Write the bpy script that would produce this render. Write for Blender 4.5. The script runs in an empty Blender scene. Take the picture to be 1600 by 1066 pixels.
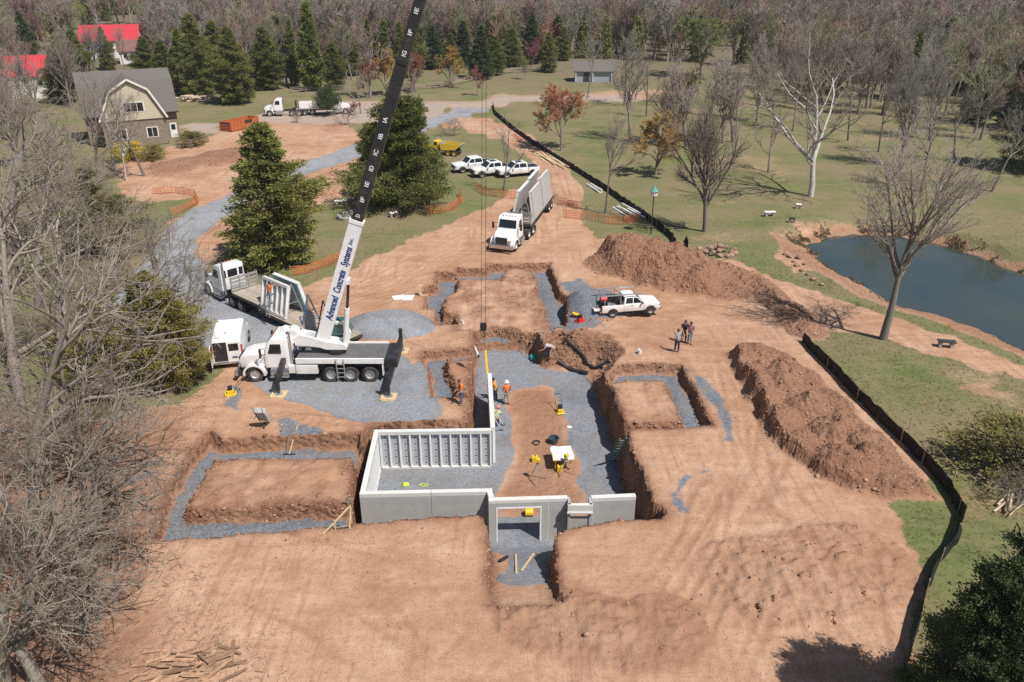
import bpy, bmesh, math, random
import numpy as np
from mathutils import Vector, Matrix

# ------------------------------------------------------------------ camera, sky, sun, exposure
scene = bpy.context.scene
COL = scene.collection
CAM_H, PITCH, FPX = 24.6, math.radians(25.7), 1244.0
CT, ST = math.cos(PITCH), math.sin(PITCH)
cam_data = bpy.data.cameras.new('camera')
cam_data.sensor_width = 36.0
cam_data.lens = 36.0 * FPX / 1600.0
cam_data.clip_start, cam_data.clip_end = 0.5, 8000
cam = bpy.data.objects.new('camera', cam_data)
COL.objects.link(cam)
cam.location = (0, 0, CAM_H)
cam.rotation_euler = (math.pi / 2 - PITCH, 0, 0)
scene.camera = cam

SUN_EL = math.radians(57)
SHX, SHY = -0.74, 0.67                       # direction in which shadows fall
world = bpy.data.worlds.new('World')
scene.world = world
world.use_nodes = True
wn = world.node_tree
sky = wn.nodes.new('ShaderNodeTexSky')
sky.sky_type = 'NISHITA'
sky.sun_disc = False
sky.sun_elevation = SUN_EL
sky.sun_rotation = math.atan2(-SHX, -SHY)
wn.links.new(sky.outputs[0], wn.nodes['Background'].inputs[0])
wn.nodes['Background'].inputs[1].default_value = 0.066
sun_data = bpy.data.lights.new('sun', 'SUN')
sun_data.energy = 4.9
sun_data.angle = math.radians(0.53)
sun_data.color = (1.0, 0.955, 0.89)
sun = bpy.data.objects.new('sun', sun_data)
COL.objects.link(sun)
sun.location = (30, -30, 80)
_d = Vector((SHX * math.cos(SUN_EL), SHY * math.cos(SUN_EL), -math.sin(SUN_EL)))
sun.rotation_euler = _d.to_track_quat('-Z', 'Y').to_euler()
scene.view_settings.view_transform = 'Standard'
scene.view_settings.look = 'None'
scene.view_settings.exposure = 0.18
scene.view_settings.gamma = 1.0
scene.render.engine = 'CYCLES'
scene.cycles.use_denoising = False
scene.cycles.max_bounces = 5
scene.cycles.diffuse_bounces = 3
scene.cycles.transparent_max_bounces = 6

R = math.radians
rnd = random.Random(7)
nrng = np.random.default_rng(11)

# ------------------------------------------------------------------ pixel -> place
def ray(px, py):
    v = py - 533.0
    return (px - 800.0, FPX * CT - v * ST, -(v * CT + FPX * ST))

def P(px, py, z=0.0):
    d = ray(px, py)
    t = (CAM_H - z) / -d[2]
    return (d[0] * t, d[1] * t)

def z_at(x, y, py):
    """height of the point above (x, y) that shows at image row py"""
    d = ray(800, py)
    return CAM_H + d[2] * (y / d[1])

# ------------------------------------------------------------------ numpy noise
def _hash(ix, iy, seed):
    n = (ix.astype(np.int64) * 374761393 + iy.astype(np.int64) * 668265263 + seed * 982451653) & 0xffffffff
    n = ((n ^ (n >> 13)) * 1274126177) & 0xffffffff
    return ((n ^ (n >> 16)) & 0xffff) / 65535.0

def vnoise(x, y, seed=0):
    x = np.asarray(x, float); y = np.asarray(y, float)
    ix, iy = np.floor(x), np.floor(y)
    fx, fy = x - ix, y - iy
    fx = fx * fx * (3 - 2 * fx); fy = fy * fy * (3 - 2 * fy)
    a = _hash(ix, iy, seed); b = _hash(ix + 1, iy, seed)
    c = _hash(ix, iy + 1, seed); d = _hash(ix + 1, iy + 1, seed)
    return (a + (b - a) * fx) * (1 - fy) + (c + (d - c) * fx) * fy

def fbm(x, y, seed=0, octv=4):
    s, a, t = 0.0, 0.5, 0.0
    for k in range(octv):
        s = s + a * vnoise(x * 2 ** k, y * 2 ** k, seed + k * 17)
        t += a
        a *= 0.5
    return s / t * 2 - 1

def sstep(a, b, x):
    t = np.clip((x - a) / (b - a), 0, 1)
    return t * t * (3 - 2 * t)

def poly_sd(poly, x, y):
    """signed distance to a polygon, positive inside"""
    d2 = np.full(x.shape, 1e18)
    inside = np.zeros(x.shape, bool)
    n = len(poly)
    for i in range(n):
        ax, ay = poly[i]; bx, by = poly[(i + 1) % n]
        ex, ey = bx - ax, by - ay
        wx, wy = x - ax, y - ay
        t = np.clip((wx * ex + wy * ey) / (ex * ex + ey * ey + 1e-12), 0, 1)
        d2 = np.minimum(d2, (wx - ex * t) ** 2 + (wy - ey * t) ** 2)
        c = ((ay > y) != (by > y)) & (x < (bx - ax) * (y - ay) / (by - ay + 1e-12) + ax)
        inside ^= c
    d = np.sqrt(d2)
    return np.where(inside, d, -d)

def line_d(pts, x, y):
    d2 = np.full(x.shape, 1e18)
    for (ax, ay), (bx, by) in zip(pts[:-1], pts[1:]):
        ex, ey = bx - ax, by - ay
        wx, wy = x - ax, y - ay
        t = np.clip((wx * ex + wy * ey) / (ex * ex + ey * ey + 1e-12), 0, 1)
        d2 = np.minimum(d2, (wx - ex * t) ** 2 + (wy - ey * t) ** 2)
    return np.sqrt(d2)

# ------------------------------------------------------------------ materials
MATS = {}
def mat(name, color=(0.5, 0.5, 0.5), rough=0.6, metal=0.0, var=0.08, scale=6.0, bump=0.0, spec=0.5, coat=0.0, objvar=0.0, dirt=0.0, mud=0.0):
    """painted / plain surface: base colour, noise variation, optional dust and relief"""
    if name in MATS:
        return MATS[name]
    m = bpy.data.materials.new(name)
    m.use_nodes = True
    nt = m.node_tree; N = nt.nodes; L = nt.links
    b = N['Principled BSDF']
    b.inputs['Roughness'].default_value = rough
    b.inputs['Metallic'].default_value = metal
    b.inputs['Specular IOR Level'].default_value = spec
    b.inputs['Coat Weight'].default_value = coat
    tc = N.new('ShaderNodeTexCoord')
    no = N.new('ShaderNodeTexNoise'); no.inputs['Scale'].default_value = scale; no.inputs['Detail'].default_value = 6
    L.new(tc.outputs['Object'], no.inputs['Vector'])
    mp = N.new('ShaderNodeMapRange')
    mp.inputs['To Min'].default_value = 1 - var * 2; mp.inputs['To Max'].default_value = 1 + var * 2
    L.new(no.outputs['Fac'], mp.inputs['Value'])
    val = mp.outputs[0]
    if objvar:
        oi = N.new('ShaderNodeObjectInfo')
        m2 = N.new('ShaderNodeMapRange'); m2.inputs['To Min'].default_value = 1 - objvar; m2.inputs['To Max'].default_value = 1 + objvar
        L.new(oi.outputs['Random'], m2.inputs['Value'])
        mu = N.new('ShaderNodeMath'); mu.operation = 'MULTIPLY'
        L.new(val, mu.inputs[0]); L.new(m2.outputs[0], mu.inputs[1]); val = mu.outputs[0]
    mx = N.new('ShaderNodeVectorMath'); mx.operation = 'SCALE'
    mx.inputs[0].default_value = color[:3]
    L.new(val, mx.inputs['Scale'])
    colout = mx.outputs[0]
    if dirt:
        n2 = N.new('ShaderNodeTexNoise'); n2.inputs['Scale'].default_value = 1.7; n2.inputs['Detail'].default_value = 8
        L.new(tc.outputs['Object'], n2.inputs['Vector'])
        r2 = N.new('ShaderNodeMapRange'); r2.inputs['From Min'].default_value = 0.48; r2.inputs['From Max'].default_value = 0.75
        r2.inputs['To Max'].default_value = dirt
        L.new(n2.outputs['Fac'], r2.inputs['Value'])
        sz = N.new('ShaderNodeSeparateXYZ'); L.new(tc.outputs['Object'], sz.inputs[0])      # mud thrown up along the sills
        rz_ = N.new('ShaderNodeMapRange'); rz_.inputs['From Min'].default_value = 1.15; rz_.inputs['From Max'].default_value = 0.35; rz_.inputs['To Max'].default_value = mud
        L.new(sz.outputs[2], rz_.inputs['Value'])
        mz = N.new('ShaderNodeMath'); mz.operation = 'MULTIPLY'; L.new(rz_.outputs[0], mz.inputs[0]); L.new(n2.outputs['Fac'], mz.inputs[1])
        az = N.new('ShaderNodeMath'); az.operation = 'ADD'; az.use_clamp = True; L.new(r2.outputs[0], az.inputs[0]); L.new(mz.outputs[0], az.inputs[1])
        r2 = az
        mm = N.new('ShaderNodeMix'); mm.data_type = 'RGBA'
        mm.inputs['B'].default_value = (0.33, 0.22, 0.15, 1)
        L.new(r2.outputs[0], mm.inputs['Factor']); L.new(colout, mm.inputs['A'])
        colout = mm.outputs['Result']
    L.new(colout, b.inputs['Base Color'])
    if bump:
        bp = N.new('ShaderNodeBump'); bp.inputs['Strength'].default_value = bump; bp.inputs['Distance'].default_value = 0.05
        L.new(no.outputs['Fac'], bp.inputs['Height']); L.new(bp.outputs[0], b.inputs['Normal'])
    MATS[name] = m
    return m

def leaf_mat(name, c1, c2, trans=0.25, rough=0.6):
    """foliage: colour by a per-leaf attribute and by object, a little light passing through"""
    if name in MATS:
        return MATS[name]
    m = bpy.data.materials.new(name)
    m.use_nodes = True
    nt = m.node_tree; N = nt.nodes; L = nt.links
    out = N['Material Output']; b = N['Principled BSDF']
    b.inputs['Roughness'].default_value = rough
    b.inputs['Specular IOR Level'].default_value = 0.25
    at = N.new('ShaderNodeAttribute'); at.attribute_name = 'shade'
    oi = N.new('ShaderNodeObjectInfo')
    ad = N.new('ShaderNodeMath'); ad.operation = 'MULTIPLY_ADD'
    ad.inputs[1].default_value = 0.5; ad.inputs[2].default_value = -0.25
    L.new(oi.outputs['Random'], ad.inputs[0])
    a2 = N.new('ShaderNodeMath'); a2.operation = 'ADD'; a2.use_clamp = True
    L.new(at.outputs['Fac'], a2.inputs[0]); L.new(ad.outputs[0], a2.inputs[1])
    mx = N.new('ShaderNodeMix'); mx.data_type = 'RGBA'
    mx.inputs['A'].default_value = (*c1, 1); mx.inputs['B'].default_value = (*c2, 1)
    L.new(a2.outputs[0], mx.inputs['Factor'])
    L.new(mx.outputs['Result'], b.inputs['Base Color'])
    tr = N.new('ShaderNodeBsdfTranslucent')
    L.new(mx.outputs['Result'], tr.inputs['Color'])
    ms = N.new('ShaderNodeMixShader'); ms.inputs[0].default_value = trans
    L.new(b.outputs[0], ms.inputs[1]); L.new(tr.outputs[0], ms.inputs[2])
    L.new(ms.outputs[0], out.inputs['Surface'])
    MATS[name] = m
    return m

# ------------------------------------------------------------------ object helpers
def tag(o, label=None, cat=None, group=None, kind=None):
    if label: o['label'] = label
    if cat: o['category'] = cat
    if group: o['group'] = group
    if kind: o['kind'] = kind
    return o

def mesh_np(name, V, F, material=None, smooth=False, attrs=None):
    """V (n,3), F (m,k) with k = 3 or 4 (all faces the same size) or a list of those"""
    me = bpy.data.meshes.new(name)
    V = np.asarray(V, np.float32)
    Fs = F if isinstance(F, list) else [F]
    Fs = [np.asarray(f, np.int32) for f in Fs if len(f)]
    nl = sum(f.size for f in Fs); npoly = sum(len(f) for f in Fs)
    me.vertices.add(len(V)); me.vertices.foreach_set('co', V.ravel())
    me.loops.add(nl); me.loops.foreach_set('vertex_index', np.concatenate([f.ravel() for f in Fs]))
    st, tot, o = [], [], 0
    for f in Fs:
        k = f.shape[1]
        st.append(o + np.arange(len(f)) * k); tot.append(np.full(len(f), k)); o += f.size
    me.polygons.add(npoly)
    me.polygons.foreach_set('loop_start', np.concatenate(st).astype(np.int32))
    if smooth:
        me.polygons.foreach_set('use_smooth', np.ones(npoly, bool))
    me.update(calc_edges=True)
    for k, (dom, arr) in (attrs or {}).items():
        a = me.attributes.new(k, 'FLOAT', dom)
        a.data.foreach_set('value', np.asarray(arr, np.float32))
    if material: me.materials.append(material)
    return me

def link(name, data, parent=None, loc=None, rot=None):
    o = bpy.data.objects.new(name, data)
    COL.objects.link(o)
    if parent: o.parent = parent
    if loc is not None: o.location = loc
    if rot is not None: o.rotation_euler = rot
    return o

def empty(name, loc=(0, 0, 0), rz=0.0):
    o = bpy.data.objects.new(name, None)
    o.empty_display_size = 0.3
    COL.objects.link(o)
    o.location = loc; o.rotation_euler = (0, 0, rz)
    return o

def kids(o):
    return [c for c in bpy.data.objects if c.parent == o]

def copy_tree(o, parent=None, children=None):
    c = o.copy(); COL.objects.link(c); c.parent = parent
    for ch in list(o.children):
        copy_tree(ch, c)
    return c

class MB:
    """collects shapes into one mesh"""
    def __init__(self):
        self.v = []; self.f = []
    def add(self, vs, fs, M=None):
        o = len(self.v)
        for p in vs:
            p = Vector(p)
            self.v.append(tuple(M @ p if M is not None else p))
        self.f += [tuple(i + o for i in f) for f in fs]
        return self
    def box(self, x0, x1, y0, y1, z0, z1, M=None, bev=0.0):
        if bev > 0:
            # chamfered box: 24 vertices
            bm = bmesh.new()
            bmesh.ops.create_cube(bm, size=1)
            for q in bm.verts:
                q.co = Vector(((x0 + x1) / 2 + q.co.x * (x1 - x0), (y0 + y1) / 2 + q.co.y * (y1 - y0), (z0 + z1) / 2 + q.co.z * (z1 - z0)))
            bmesh.ops.bevel(bm, geom=bm.edges[:], offset=bev, segments=2, affect='EDGES', profile=0.6)
            bm.verts.index_update()
            self.add([q.co.copy() for q in bm.verts], [[q.index for q in f.verts] for f in bm.faces], M)
            bm.free()
            return self
        vs = [(x0, y0, z0), (x1, y0, z0), (x1, y1, z0), (x0, y1, z0), (x0, y0, z1), (x1, y0, z1), (x1, y1, z1), (x0, y1, z1)]
        fs = [(3, 2, 1, 0), (4, 5, 6, 7), (0, 1, 5, 4), (1, 2, 6, 5), (2, 3, 7, 6), (3, 0, 4, 7)]
        return self.add(vs, fs, M)
    def prism(self, prof, y0, y1, M=None, axis='y', bev=0.0, taper=None):
        """profile of (x, z) points extruded along y; taper(x, z) -> factor on y"""
        n = len(prof)
        tp = taper or (lambda x, z: 1.0)
        vs = [(x, y0 * tp(x, z), z) for x, z in prof] + [(x, y1 * tp(x, z), z) for x, z in prof]
        fs = [tuple(range(n - 1, -1, -1)) if y1 > y0 else tuple(range(n)), tuple(range(n, 2 * n)) if y1 > y0 else tuple(range(2 * n - 1, n - 1, -1))]
        for i in range(n):
            j = (i + 1) % n
            fs.append((i, j, j + n, i + n))
        if axis == 'x':
            vs = [(y, x, z) for x, y, z in vs]
        if axis == 'z':
            vs = [(x, z, y) for x, y, z in vs]
        if bev > 0:
            bm = bmesh.new()
            bv = [bm.verts.new(p) for p in vs]
            for f in fs:
                try: bm.faces.new([bv[i] for i in f])
                except ValueError: pass
            bmesh.ops.recalc_face_normals(bm, faces=bm.faces[:])
            bmesh.ops.bevel(bm, geom=bm.edges[:], offset=bev, segments=2, affect='EDGES', profile=0.6, clamp_overlap=True)
            bm.verts.index_update()
            self.add([q.co.copy() for q in bm.verts], [[q.index for q in f.verts] for f in bm.faces], M)
            bm.free()
            return self
        return self.add(vs, fs, M)
    def tube(self, pts, rad, n=8, cap=True, M=None):
        pts = [Vector(p) for p in pts]
        rs = rad if isinstance(rad, (list, tuple)) else [rad] * len(pts)
        rings = []
        up = Vector((0, 0, 1))
        vs = []
        prev = None
        for i, p in enumerate(pts):
            t = (pts[min(i + 1, len(pts) - 1)] - pts[max(i - 1, 0)]).normalized()
            if prev is None:
                a = t.cross(up) if abs(t.z) < 0.95 else t.cross(Vector((1, 0, 0)))
            else:
                a = prev - t * prev.dot(t)
            a.normalize(); prev = a
            b = t.cross(a)
            for k in range(n):
                w = 2 * math.pi * k / n
                vs.append(p + (a * math.cos(w) + b * math.sin(w)) * rs[i])
        fs = []
        for i in range(len(pts) - 1):
            for k in range(n):
                k2 = (k + 1) % n
                fs.append((i * n + k, i * n + k2, (i + 1) * n + k2, (i + 1) * n + k))
        if cap:
            fs.append(tuple(range(n - 1, -1, -1)))
            fs.append(tuple((len(pts) - 1) * n + k for k in range(n)))
        return self.add(vs, fs, M)
    def cyl(self, c, r, h, axis='z', n=16, M=None, r2=None):
        c = Vector(c); a = {'x': Vector((1, 0, 0)), 'y': Vector((0, 1, 0)), 'z': Vector((0, 0, 1))}[axis]
        return self.tube([c - a * h / 2, c + a * h / 2], [r, r2 if r2 is not None else r], n, True, M)
    def lathe(self, prof, n=20, M=None, axis='z'):
        """prof: (radius, height) list"""
        vs, fs = [], []
        for r, h in prof:
            for k in range(n):
                w = 2 * math.pi * k / n
                q = (r * math.cos(w), r * math.sin(w), h)
                if axis == 'y': q = (q[0], q[2], q[1])
                vs.append(q)
        for i in range(len(prof) - 1):
            for k in range(n):
                k2 = (k + 1) % n
                fs.append((i * n + k, i * n + k2, (i + 1) * n + k2, (i + 1) * n + k))
        return self.add(vs, fs, M)
    def bar(self, a, b, w, h=None):
        """square bar between two points"""
        a, b = Vector(a), Vector(b)
        h = h or w
        t = (b - a); l = t.length; t.normalize()
        s = t.cross(Vector((0, 0, 1)))
        if s.length < 1e-3: s = Vector((1, 0, 0))
        s.normalize(); u = s.cross(t)
        vs = []
        for p in (a, b):
            for i, j in ((-1, -1), (1, -1), (1, 1), (-1, 1)):
                vs.append(p + s * (i * w / 2) + u * (j * h / 2))
        return self.add(vs, [(0, 1, 2, 3), (7, 6, 5, 4), (0, 4, 5, 1), (1, 5, 6, 2), (2, 6, 7, 3), (3, 7, 4, 0)])
    def mesh(self, name, material, smooth=False):
        me = bpy.data.meshes.new(name)
        me.from_pydata(self.v, [], self.f)
        me.materials.append(material)
        bm = bmesh.new(); bm.from_mesh(me)
        bmesh.ops.recalc_face_normals(bm, faces=bm.faces[:])
        bm.to_mesh(me); bm.free()
        if smooth:
            for p in me.polygons: p.use_smooth = True
            try: me.set_sharp_from_angle(angle=R(35))
            except Exception: pass
        return me
    def build(self, name, material, parent=None, loc=None, rot=None, smooth=False):
        return link(name, self.mesh(name, material, smooth), parent, loc, rot)

# ------------------------------------------------------------------ terrain: one height field, cut into its surfaces
def axis_coords(a, b, step, lo, hi, g=1.07):
    c = list(np.arange(a, b, step))
    s = step; x = c[-1]
    while x < hi:
        s = min(s * g, 60); x += s; c.append(x)
    s = step; x = a; left = []
    while x > lo:
        s = min(s * g, 60); x -= s; left.append(x)
    return np.array(left[::-1] + c)

XS = axis_coords(-22, 27, 0.13, -900, 900)
YS = axis_coords(23.5, 70, 0.13, -60, 1700)
GX, GY = np.meshgrid(XS, YS)

def grade(x, y):
    g = -0.6 * sstep(46, 60, y) * (1 - sstep(24, 34, x))
    g = g - 0.5 * sstep(26, 38, x) * sstep(30, 60, y)
    g = g + np.clip(y - 150, 0, 1e4) * 0.018 + 1.5 * sstep(150, 260, y) * fbm(x / 90, y / 90, 5, 2)
    g = g + 0.10 * fbm(x / 6, y / 6, 3, 3)
    return g

HT = grade(GX, GY)
NF = fbm(GX / 1.3, GY / 1.3, 21, 4)          # edge wobble
NFS = fbm(GX / 1.3, GY / 1.3, 21, 2)
NG = fbm(GX / 0.45, GY / 0.45, 33, 3)
W = {k: np.zeros(GX.shape) for k in ('grass', 'gravel', 'dark', 'rut', 'asph', 'blue')}
ZONE = np.zeros(GX.shape, np.int8)           # 0 lawn

def W2(pts, z=0.0):
    return [P(p[0], p[1], p[2] if len(p) > 2 else z) for p in pts]

def region(poly, pad=3.0):
    xs = [p[0] for p in poly]; ys = [p[1] for p in poly]
    i0, i1 = np.searchsorted(XS, [min(xs) - pad, max(xs) + pad]); j0, j1 = np.searchsorted(YS, [min(ys) - pad, max(ys) + pad])
    return slice(max(j0 - 1, 0), j1 + 1), slice(max(i0 - 1, 0), i1 + 1)

def paint(key, poly, width=0.8, wob=0.6, val=1.0, mode='max'):
    s = region(poly, width + wob + 2)
    sd = poly_sd(poly, GX[s], GY[s]) + wob * NF[s]
    w = sstep(-width / 2, width / 2, sd) * val
    W[key][s] = np.maximum(W[key][s], w) if mode == 'max' else W[key][s] * (1 - w)
    return s, sd

def cut(poly, z, edge=0.22, wob=0.22, zfun=None):
    """dig (or raise) to height z inside the polygon, with an uneven steep bank"""
    s = region(poly, 2)
    sd = poly_sd(poly, GX[s], GY[s]) + wob * NFS[s] + 0.05 * NG[s] * (vnoise(GX[s] / 1.7, GY[s] / 1.7, 57) > .55)
    w = sstep(-edge / 2, edge / 2, sd)
    zz = z if zfun is None else zfun(GX[s], GY[s])
    HT[s] = HT[s] * (1 - w) + zz * w
    return s, sd

W['grass'][:] = 1
# bare earth of the building site
D1 = W2([(210, 1120), (150, 960), (140, 800), (175, 700), (250, 640), (310, 618), (345, 575), (400, 500), (470, 440), (540, 415),
         (610, 380), (690, 345), (760, 315), (800, 298), (905, 335), (935, 365), (1000, 372), (1075, 392), (1145, 398), (1215, 425), (1330, 462),
         (1450, 508), (1600, 566), (1720, 610), (1720, 640), (1600, 592), (1450, 548), (1375, 518), (1290, 508), (1258, 530), (1325, 610), (1398, 682),
         (1452, 735), (1440, 775), (1395, 790), (1425, 850), (1440, 920), (1425, 1000), (1400, 1120)])
D2 = W2([(690, 178), (760, 184), (830, 212), (880, 250), (912, 300), (910, 340), (940, 400), (800, 340), (790, 300), (838, 288), (832, 252), (790, 224), (740, 206), (690, 198)], -0.6)
D3 = W2([(185, 300), (225, 264), (300, 238), (340, 206), (420, 190), (470, 194), (545, 194), (572, 222), (560, 300), (520, 312), (450, 335), (385, 400), (365, 445), (330, 430), (290, 380), (250, 330)], -0.6)
D4 = W2([(180, 262), (200, 240), (330, 215), (340, 262), (260, 300), (190, 310)], -0.6)
for d, wdt in ((D1, 1.0), (D2, 1.2), (D3, 1.2), (D4, 1.2)):
    s, sd = paint('grass', d, wdt, 0.8, mode='cut')
    ZONE[s][sd > 0] = 1
# bare patches in the grass
def patch(px, py, rx, ry, key='grass', val=0.42, mode='cut', z=-0.5):
    x, y = P(px, py, z)
    poly = [(x + rx * math.cos(a) * (1 + 0.25 * math.sin(3 * a + px)), y + ry * math.sin(a)) for a in np.linspace(0, 2 * math.pi, 14)[:-1]]
    paint(key, poly, min(rx, ry) * 0.8, min(rx, ry) * 0.5, val, mode)
for a in [(1520, 600, 2.2, 2.0), (1590, 640, 2.5, 2.2), (1505, 305, 4.5, 2.4), (1500, 200, 6, 3), (1360, 215, 7, 4), (1300, 350, 5, 2.2), (1240, 360, 4, 2),
          (1130, 370, 3.5, 2), (1530, 800, 2.4, 1.8), (1180, 250, 6, 4), (1220, 270, 5, 3), (865, 300, 2, 2), (780, 145, 5, 3), (1000, 150, 10, 5), (950, 148, 12, 6), (1130, 315, 2, 1.5)]:
    patch(*a)
for gp in [[(1395, 790), (1440, 778), (1485, 800), (1500, 835), (1470, 850), (1430, 835)], [(245, 305), (300, 302), (312, 318), (285, 340), (240, 330)], [(330, 555), (290, 600), (180, 640), (120, 600), (150, 540)],
           [(335, 395), (300, 420), (440, 440), (560, 400), (540, 330), (470, 320)]]:
    s, sd = paint('grass', W2(gp), 1.0, 0.7)
    ZONE[s][sd > 0] = 0
# gravel drive, gravel pad
DRIVE = W2([(120, 510), (215, 420), (262, 352), (305, 322), (370, 297), (480, 250), (548, 226), (620, 203), (690, 174), (740, 162), (765, 170), (700, 189), (560, 245), (480, 270),
            (388, 312), (332, 350), (304, 370), (303, 392), (335, 428), (410, 465), (520, 500), (520, 520), (380, 548), (330, 552), (290, 520), (240, 500), (170, 520)], -0.4)
s, sd = paint('gravel', DRIVE, 0.5, 0.35, 1.0)
ZONE[s][sd > 0] = 2
W['grass'][s] *= 1 - sstep(-0.4, 0.4, sd)
W['blue'][s] = np.maximum(W['blue'][s], 0.8 * sstep(-0.4, 0.4, sd))
PAD = W2([(372, 560), (380, 535), (440, 515), (500, 512), (560, 535), (622, 548), (640, 572), (660, 566), (672, 592), (684, 612), (686, 648), (660, 664), (560, 662), (520, 646), (468, 628), (430, 622), (395, 600)])
s, sd = paint('gravel', PAD, 0.6, 0.4, 1.0)
ZONE[s][sd > 0.1] = 3
W['blue'][s] = np.maximum(W['blue'][s], 0.55 * sstep(-0.4, 0.4, sd))
for gp in [[(430, 660), (500, 672), (520, 690), (440, 700)], [(1045, 770), (1065, 742), (1110, 732), (1085, 748), (1062, 775), (1080, 800), (1060, 800)],
           [(1070, 575), (1100, 590), (1140, 640), (1150, 690), (1130, 690), (1120, 650)], [(905, 425), (925, 440), (890, 450), (870, 432)],
           [(360, 600), (385, 605), (372, 640), (350, 635)], [(855, 500), (875, 470), (905, 455), (960, 480), (930, 505), (890, 512)], [(765, 955), (775, 950), (775, 975), (764, 970)]]:
    paint('gravel', W2(gp), 0.8, 0.5, 0.75)
# tan road behind
RD = W2([(600, 166), (700, 158), (900, 152), (1050, 158), (1050, 164), (900, 160), (700, 168), (640, 180)], -0.6)
s, sd = paint('asph', RD, 0.8, 0.1, 1.0); ZONE[s][sd > 0] = 10; W['grass'][s] *= 1 - sstep(-.4, .4, sd)
LOT = W2([(400, 178), (560, 160), (700, 158), (690, 180), (560, 192), (430, 196), (390, 194)], -0.6)
s, sd = paint('asph', LOT, 0.8, 0.3, 0.9); ZONE[s][sd > 0] = 10; W['grass'][s] *= 1 - sstep(-.4, .4, sd)
LOT2 = W2([(285, 190), (330, 190), (345, 207), (290, 212)], -0.6)
s, sd = paint('asph', LOT2, 0.6, 0.1, 1.0); W['grass'][s] *= 1 - sstep(-.4, .4, sd)

# --- heaps
def mound(pts, r, h, seed, rough=0.25, power=1.0, zone=None, thr=0.25, key=None, kval=0.7, flat=None, clip=0.35):
    """ridge along a world polyline"""
    s = region(pts, r * 1.3)
    d = line_d(pts, GX[s], GY[s]) / r + 0.16 * fbm(GX[s] / 2.2, GY[s] / 2.2, seed, 3)
    m = np.clip(1 - d, 0, 1) ** power
    hh = h * m * (1 + rough * 0.9 * fbm(GX[s] / 2.6, GY[s] / 2.6, seed + 40, 2)) * (1 + rough * fbm(GX[s] / 1.1, GY[s] / 1.1, seed + 3, 4)) + np.where(m > 0.02, 0.10 * rough * 4 * np.abs(fbm(GX[s] / 0.4, GY[s] / 0.4, seed + 9, 3)), 0) * np.clip(m * 5, 0, 1)
    if flat is not None:
        hh = np.minimum(hh, flat + 0.08 * NF[s])
    HT[s] = HT[s] + hh
    if zone is not None:
        ZONE[s][m > thr * 0.3] = zone
    W['grass'][s] *= 1 - np.clip(m * 6, 0, 1)
    if key:
        W[key][s] = np.maximum(W[key][s], np.clip(m * 6, 0, 1) * kval)
    return s, m

mound(W2([(985, 414), (1010, 412)], -.6), 4.2, 1.2, 1, 0.3, 0.75, 6, key='dark', kval=0.85)
mound(W2([(1030, 420), (1085, 432), (1125, 446)], -.6), 3.6, 0.6, 2, 0.35, 0.9, 6, key='dark', kval=0.8)
mound(W2([(1110, 410), (1170, 430), (1235, 485), (1262, 520)], -.3), 1.5, 0.5, 4, 0.5, 0.8, 6, key='dark', kval=0.8)
def lumps(poly, n, r0, r1, h0, h1, seed, zone, kval=0.85, edge=1.2, steep_side=None):
    """loads of earth tipped beside and over each other"""
    s = region(poly, 3)
    sd = poly_sd(poly, GX[s], GY[s]) + 0.5 * NF[s]
    rg = random.Random(seed); f = np.zeros(sd.shape)
    xs = [p[0] for p in poly]; ys = [p[1] for p in poly]
    k = 0
    while k < n:
        x, y = rg.uniform(min(xs), max(xs)), rg.uniform(min(ys), max(ys))
        d0 = poly_sd(poly, np.array([x]), np.array([y]))[0]
        if d0 < 0.2: continue
        k += 1
        r_, h_ = rg.uniform(r0, r1), rg.uniform(h0, h1) * min(1.0, 0.35 + d0 / 2.0)
        d = np.hypot(GX[s] - x, (GY[s] - y) * rg.uniform(.8, 1.25)) / r_ + 0.22 * fbm(GX[s] / .9, GY[s] / .9, seed + k, 3)
        f = np.maximum(f, h_ * np.clip(1 - d, 0, 1) ** 0.85)
    base = 0.42 * sstep(-0.3, edge, sd)
    if steep_side:          # undercut face on one side, tailing off behind it
        dl = line_d(steep_side, GX[s], GY[s])
        base = 0.48 * sstep(-0.15, 0.35, sd) * np.exp(-dl / 3.2)
        f = f * (0.6 + 0.5 * np.exp(-dl / 3.5))
    f = (f * sstep(-0.6, 0.3, sd) + base * h1)
    f = f * (1 + 0.25 * fbm(GX[s] / .7, GY[s] / .7, seed + 90, 3)) + sstep(0, .4, sd) * 0.12 * np.abs(fbm(GX[s] / .35, GY[s] / .35, seed + 91, 3))
    HT[s] += f
    ZONE[s][sd > -0.1] = zone
    W['dark'][s] = np.maximum(W['dark'][s], kval * sstep(-.6, .5, sd)); W['grass'][s] *= 1 - sstep(-.6, .3, sd)
lumps(W2([(1140, 556), (1170, 545), (1215, 552), (1268, 585), (1320, 632), (1375, 685), (1425, 735), (1452, 775), (1400, 788), (1330, 770), (1270, 740), (1225, 700), (1195, 660), (1185, 630), (1160, 600)]), 46, 0.7, 1.8, 0.4, 1.5, 606, 7, 0.9, steep_side=W2([(1140, 556), (1160, 600), (1190, 640), (1210, 690), (1240, 715)]))
lumps(W2([(935, 400), (960, 385), (1010, 388), (1070, 402), (1110, 425), (1130, 445), (1110, 462), (1070, 462), (1010, 450), (955, 430)], -.6), 18, 1.2, 2.6, 0.6, 1.6, 616, 6, 0.85)
mound(W2([(590, 508), (622, 508)], -.2), 2.9, 1.35, 11, 0.06, 0.75, 8, key='gravel', kval=1.0, flat=1.05)
_s = region(W2([(590, 508), (622, 508)], -.2), 4); W['blue'][_s] = np.maximum(W['blue'][_s], (ZONE[_s] == 8) * 0.5)
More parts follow.
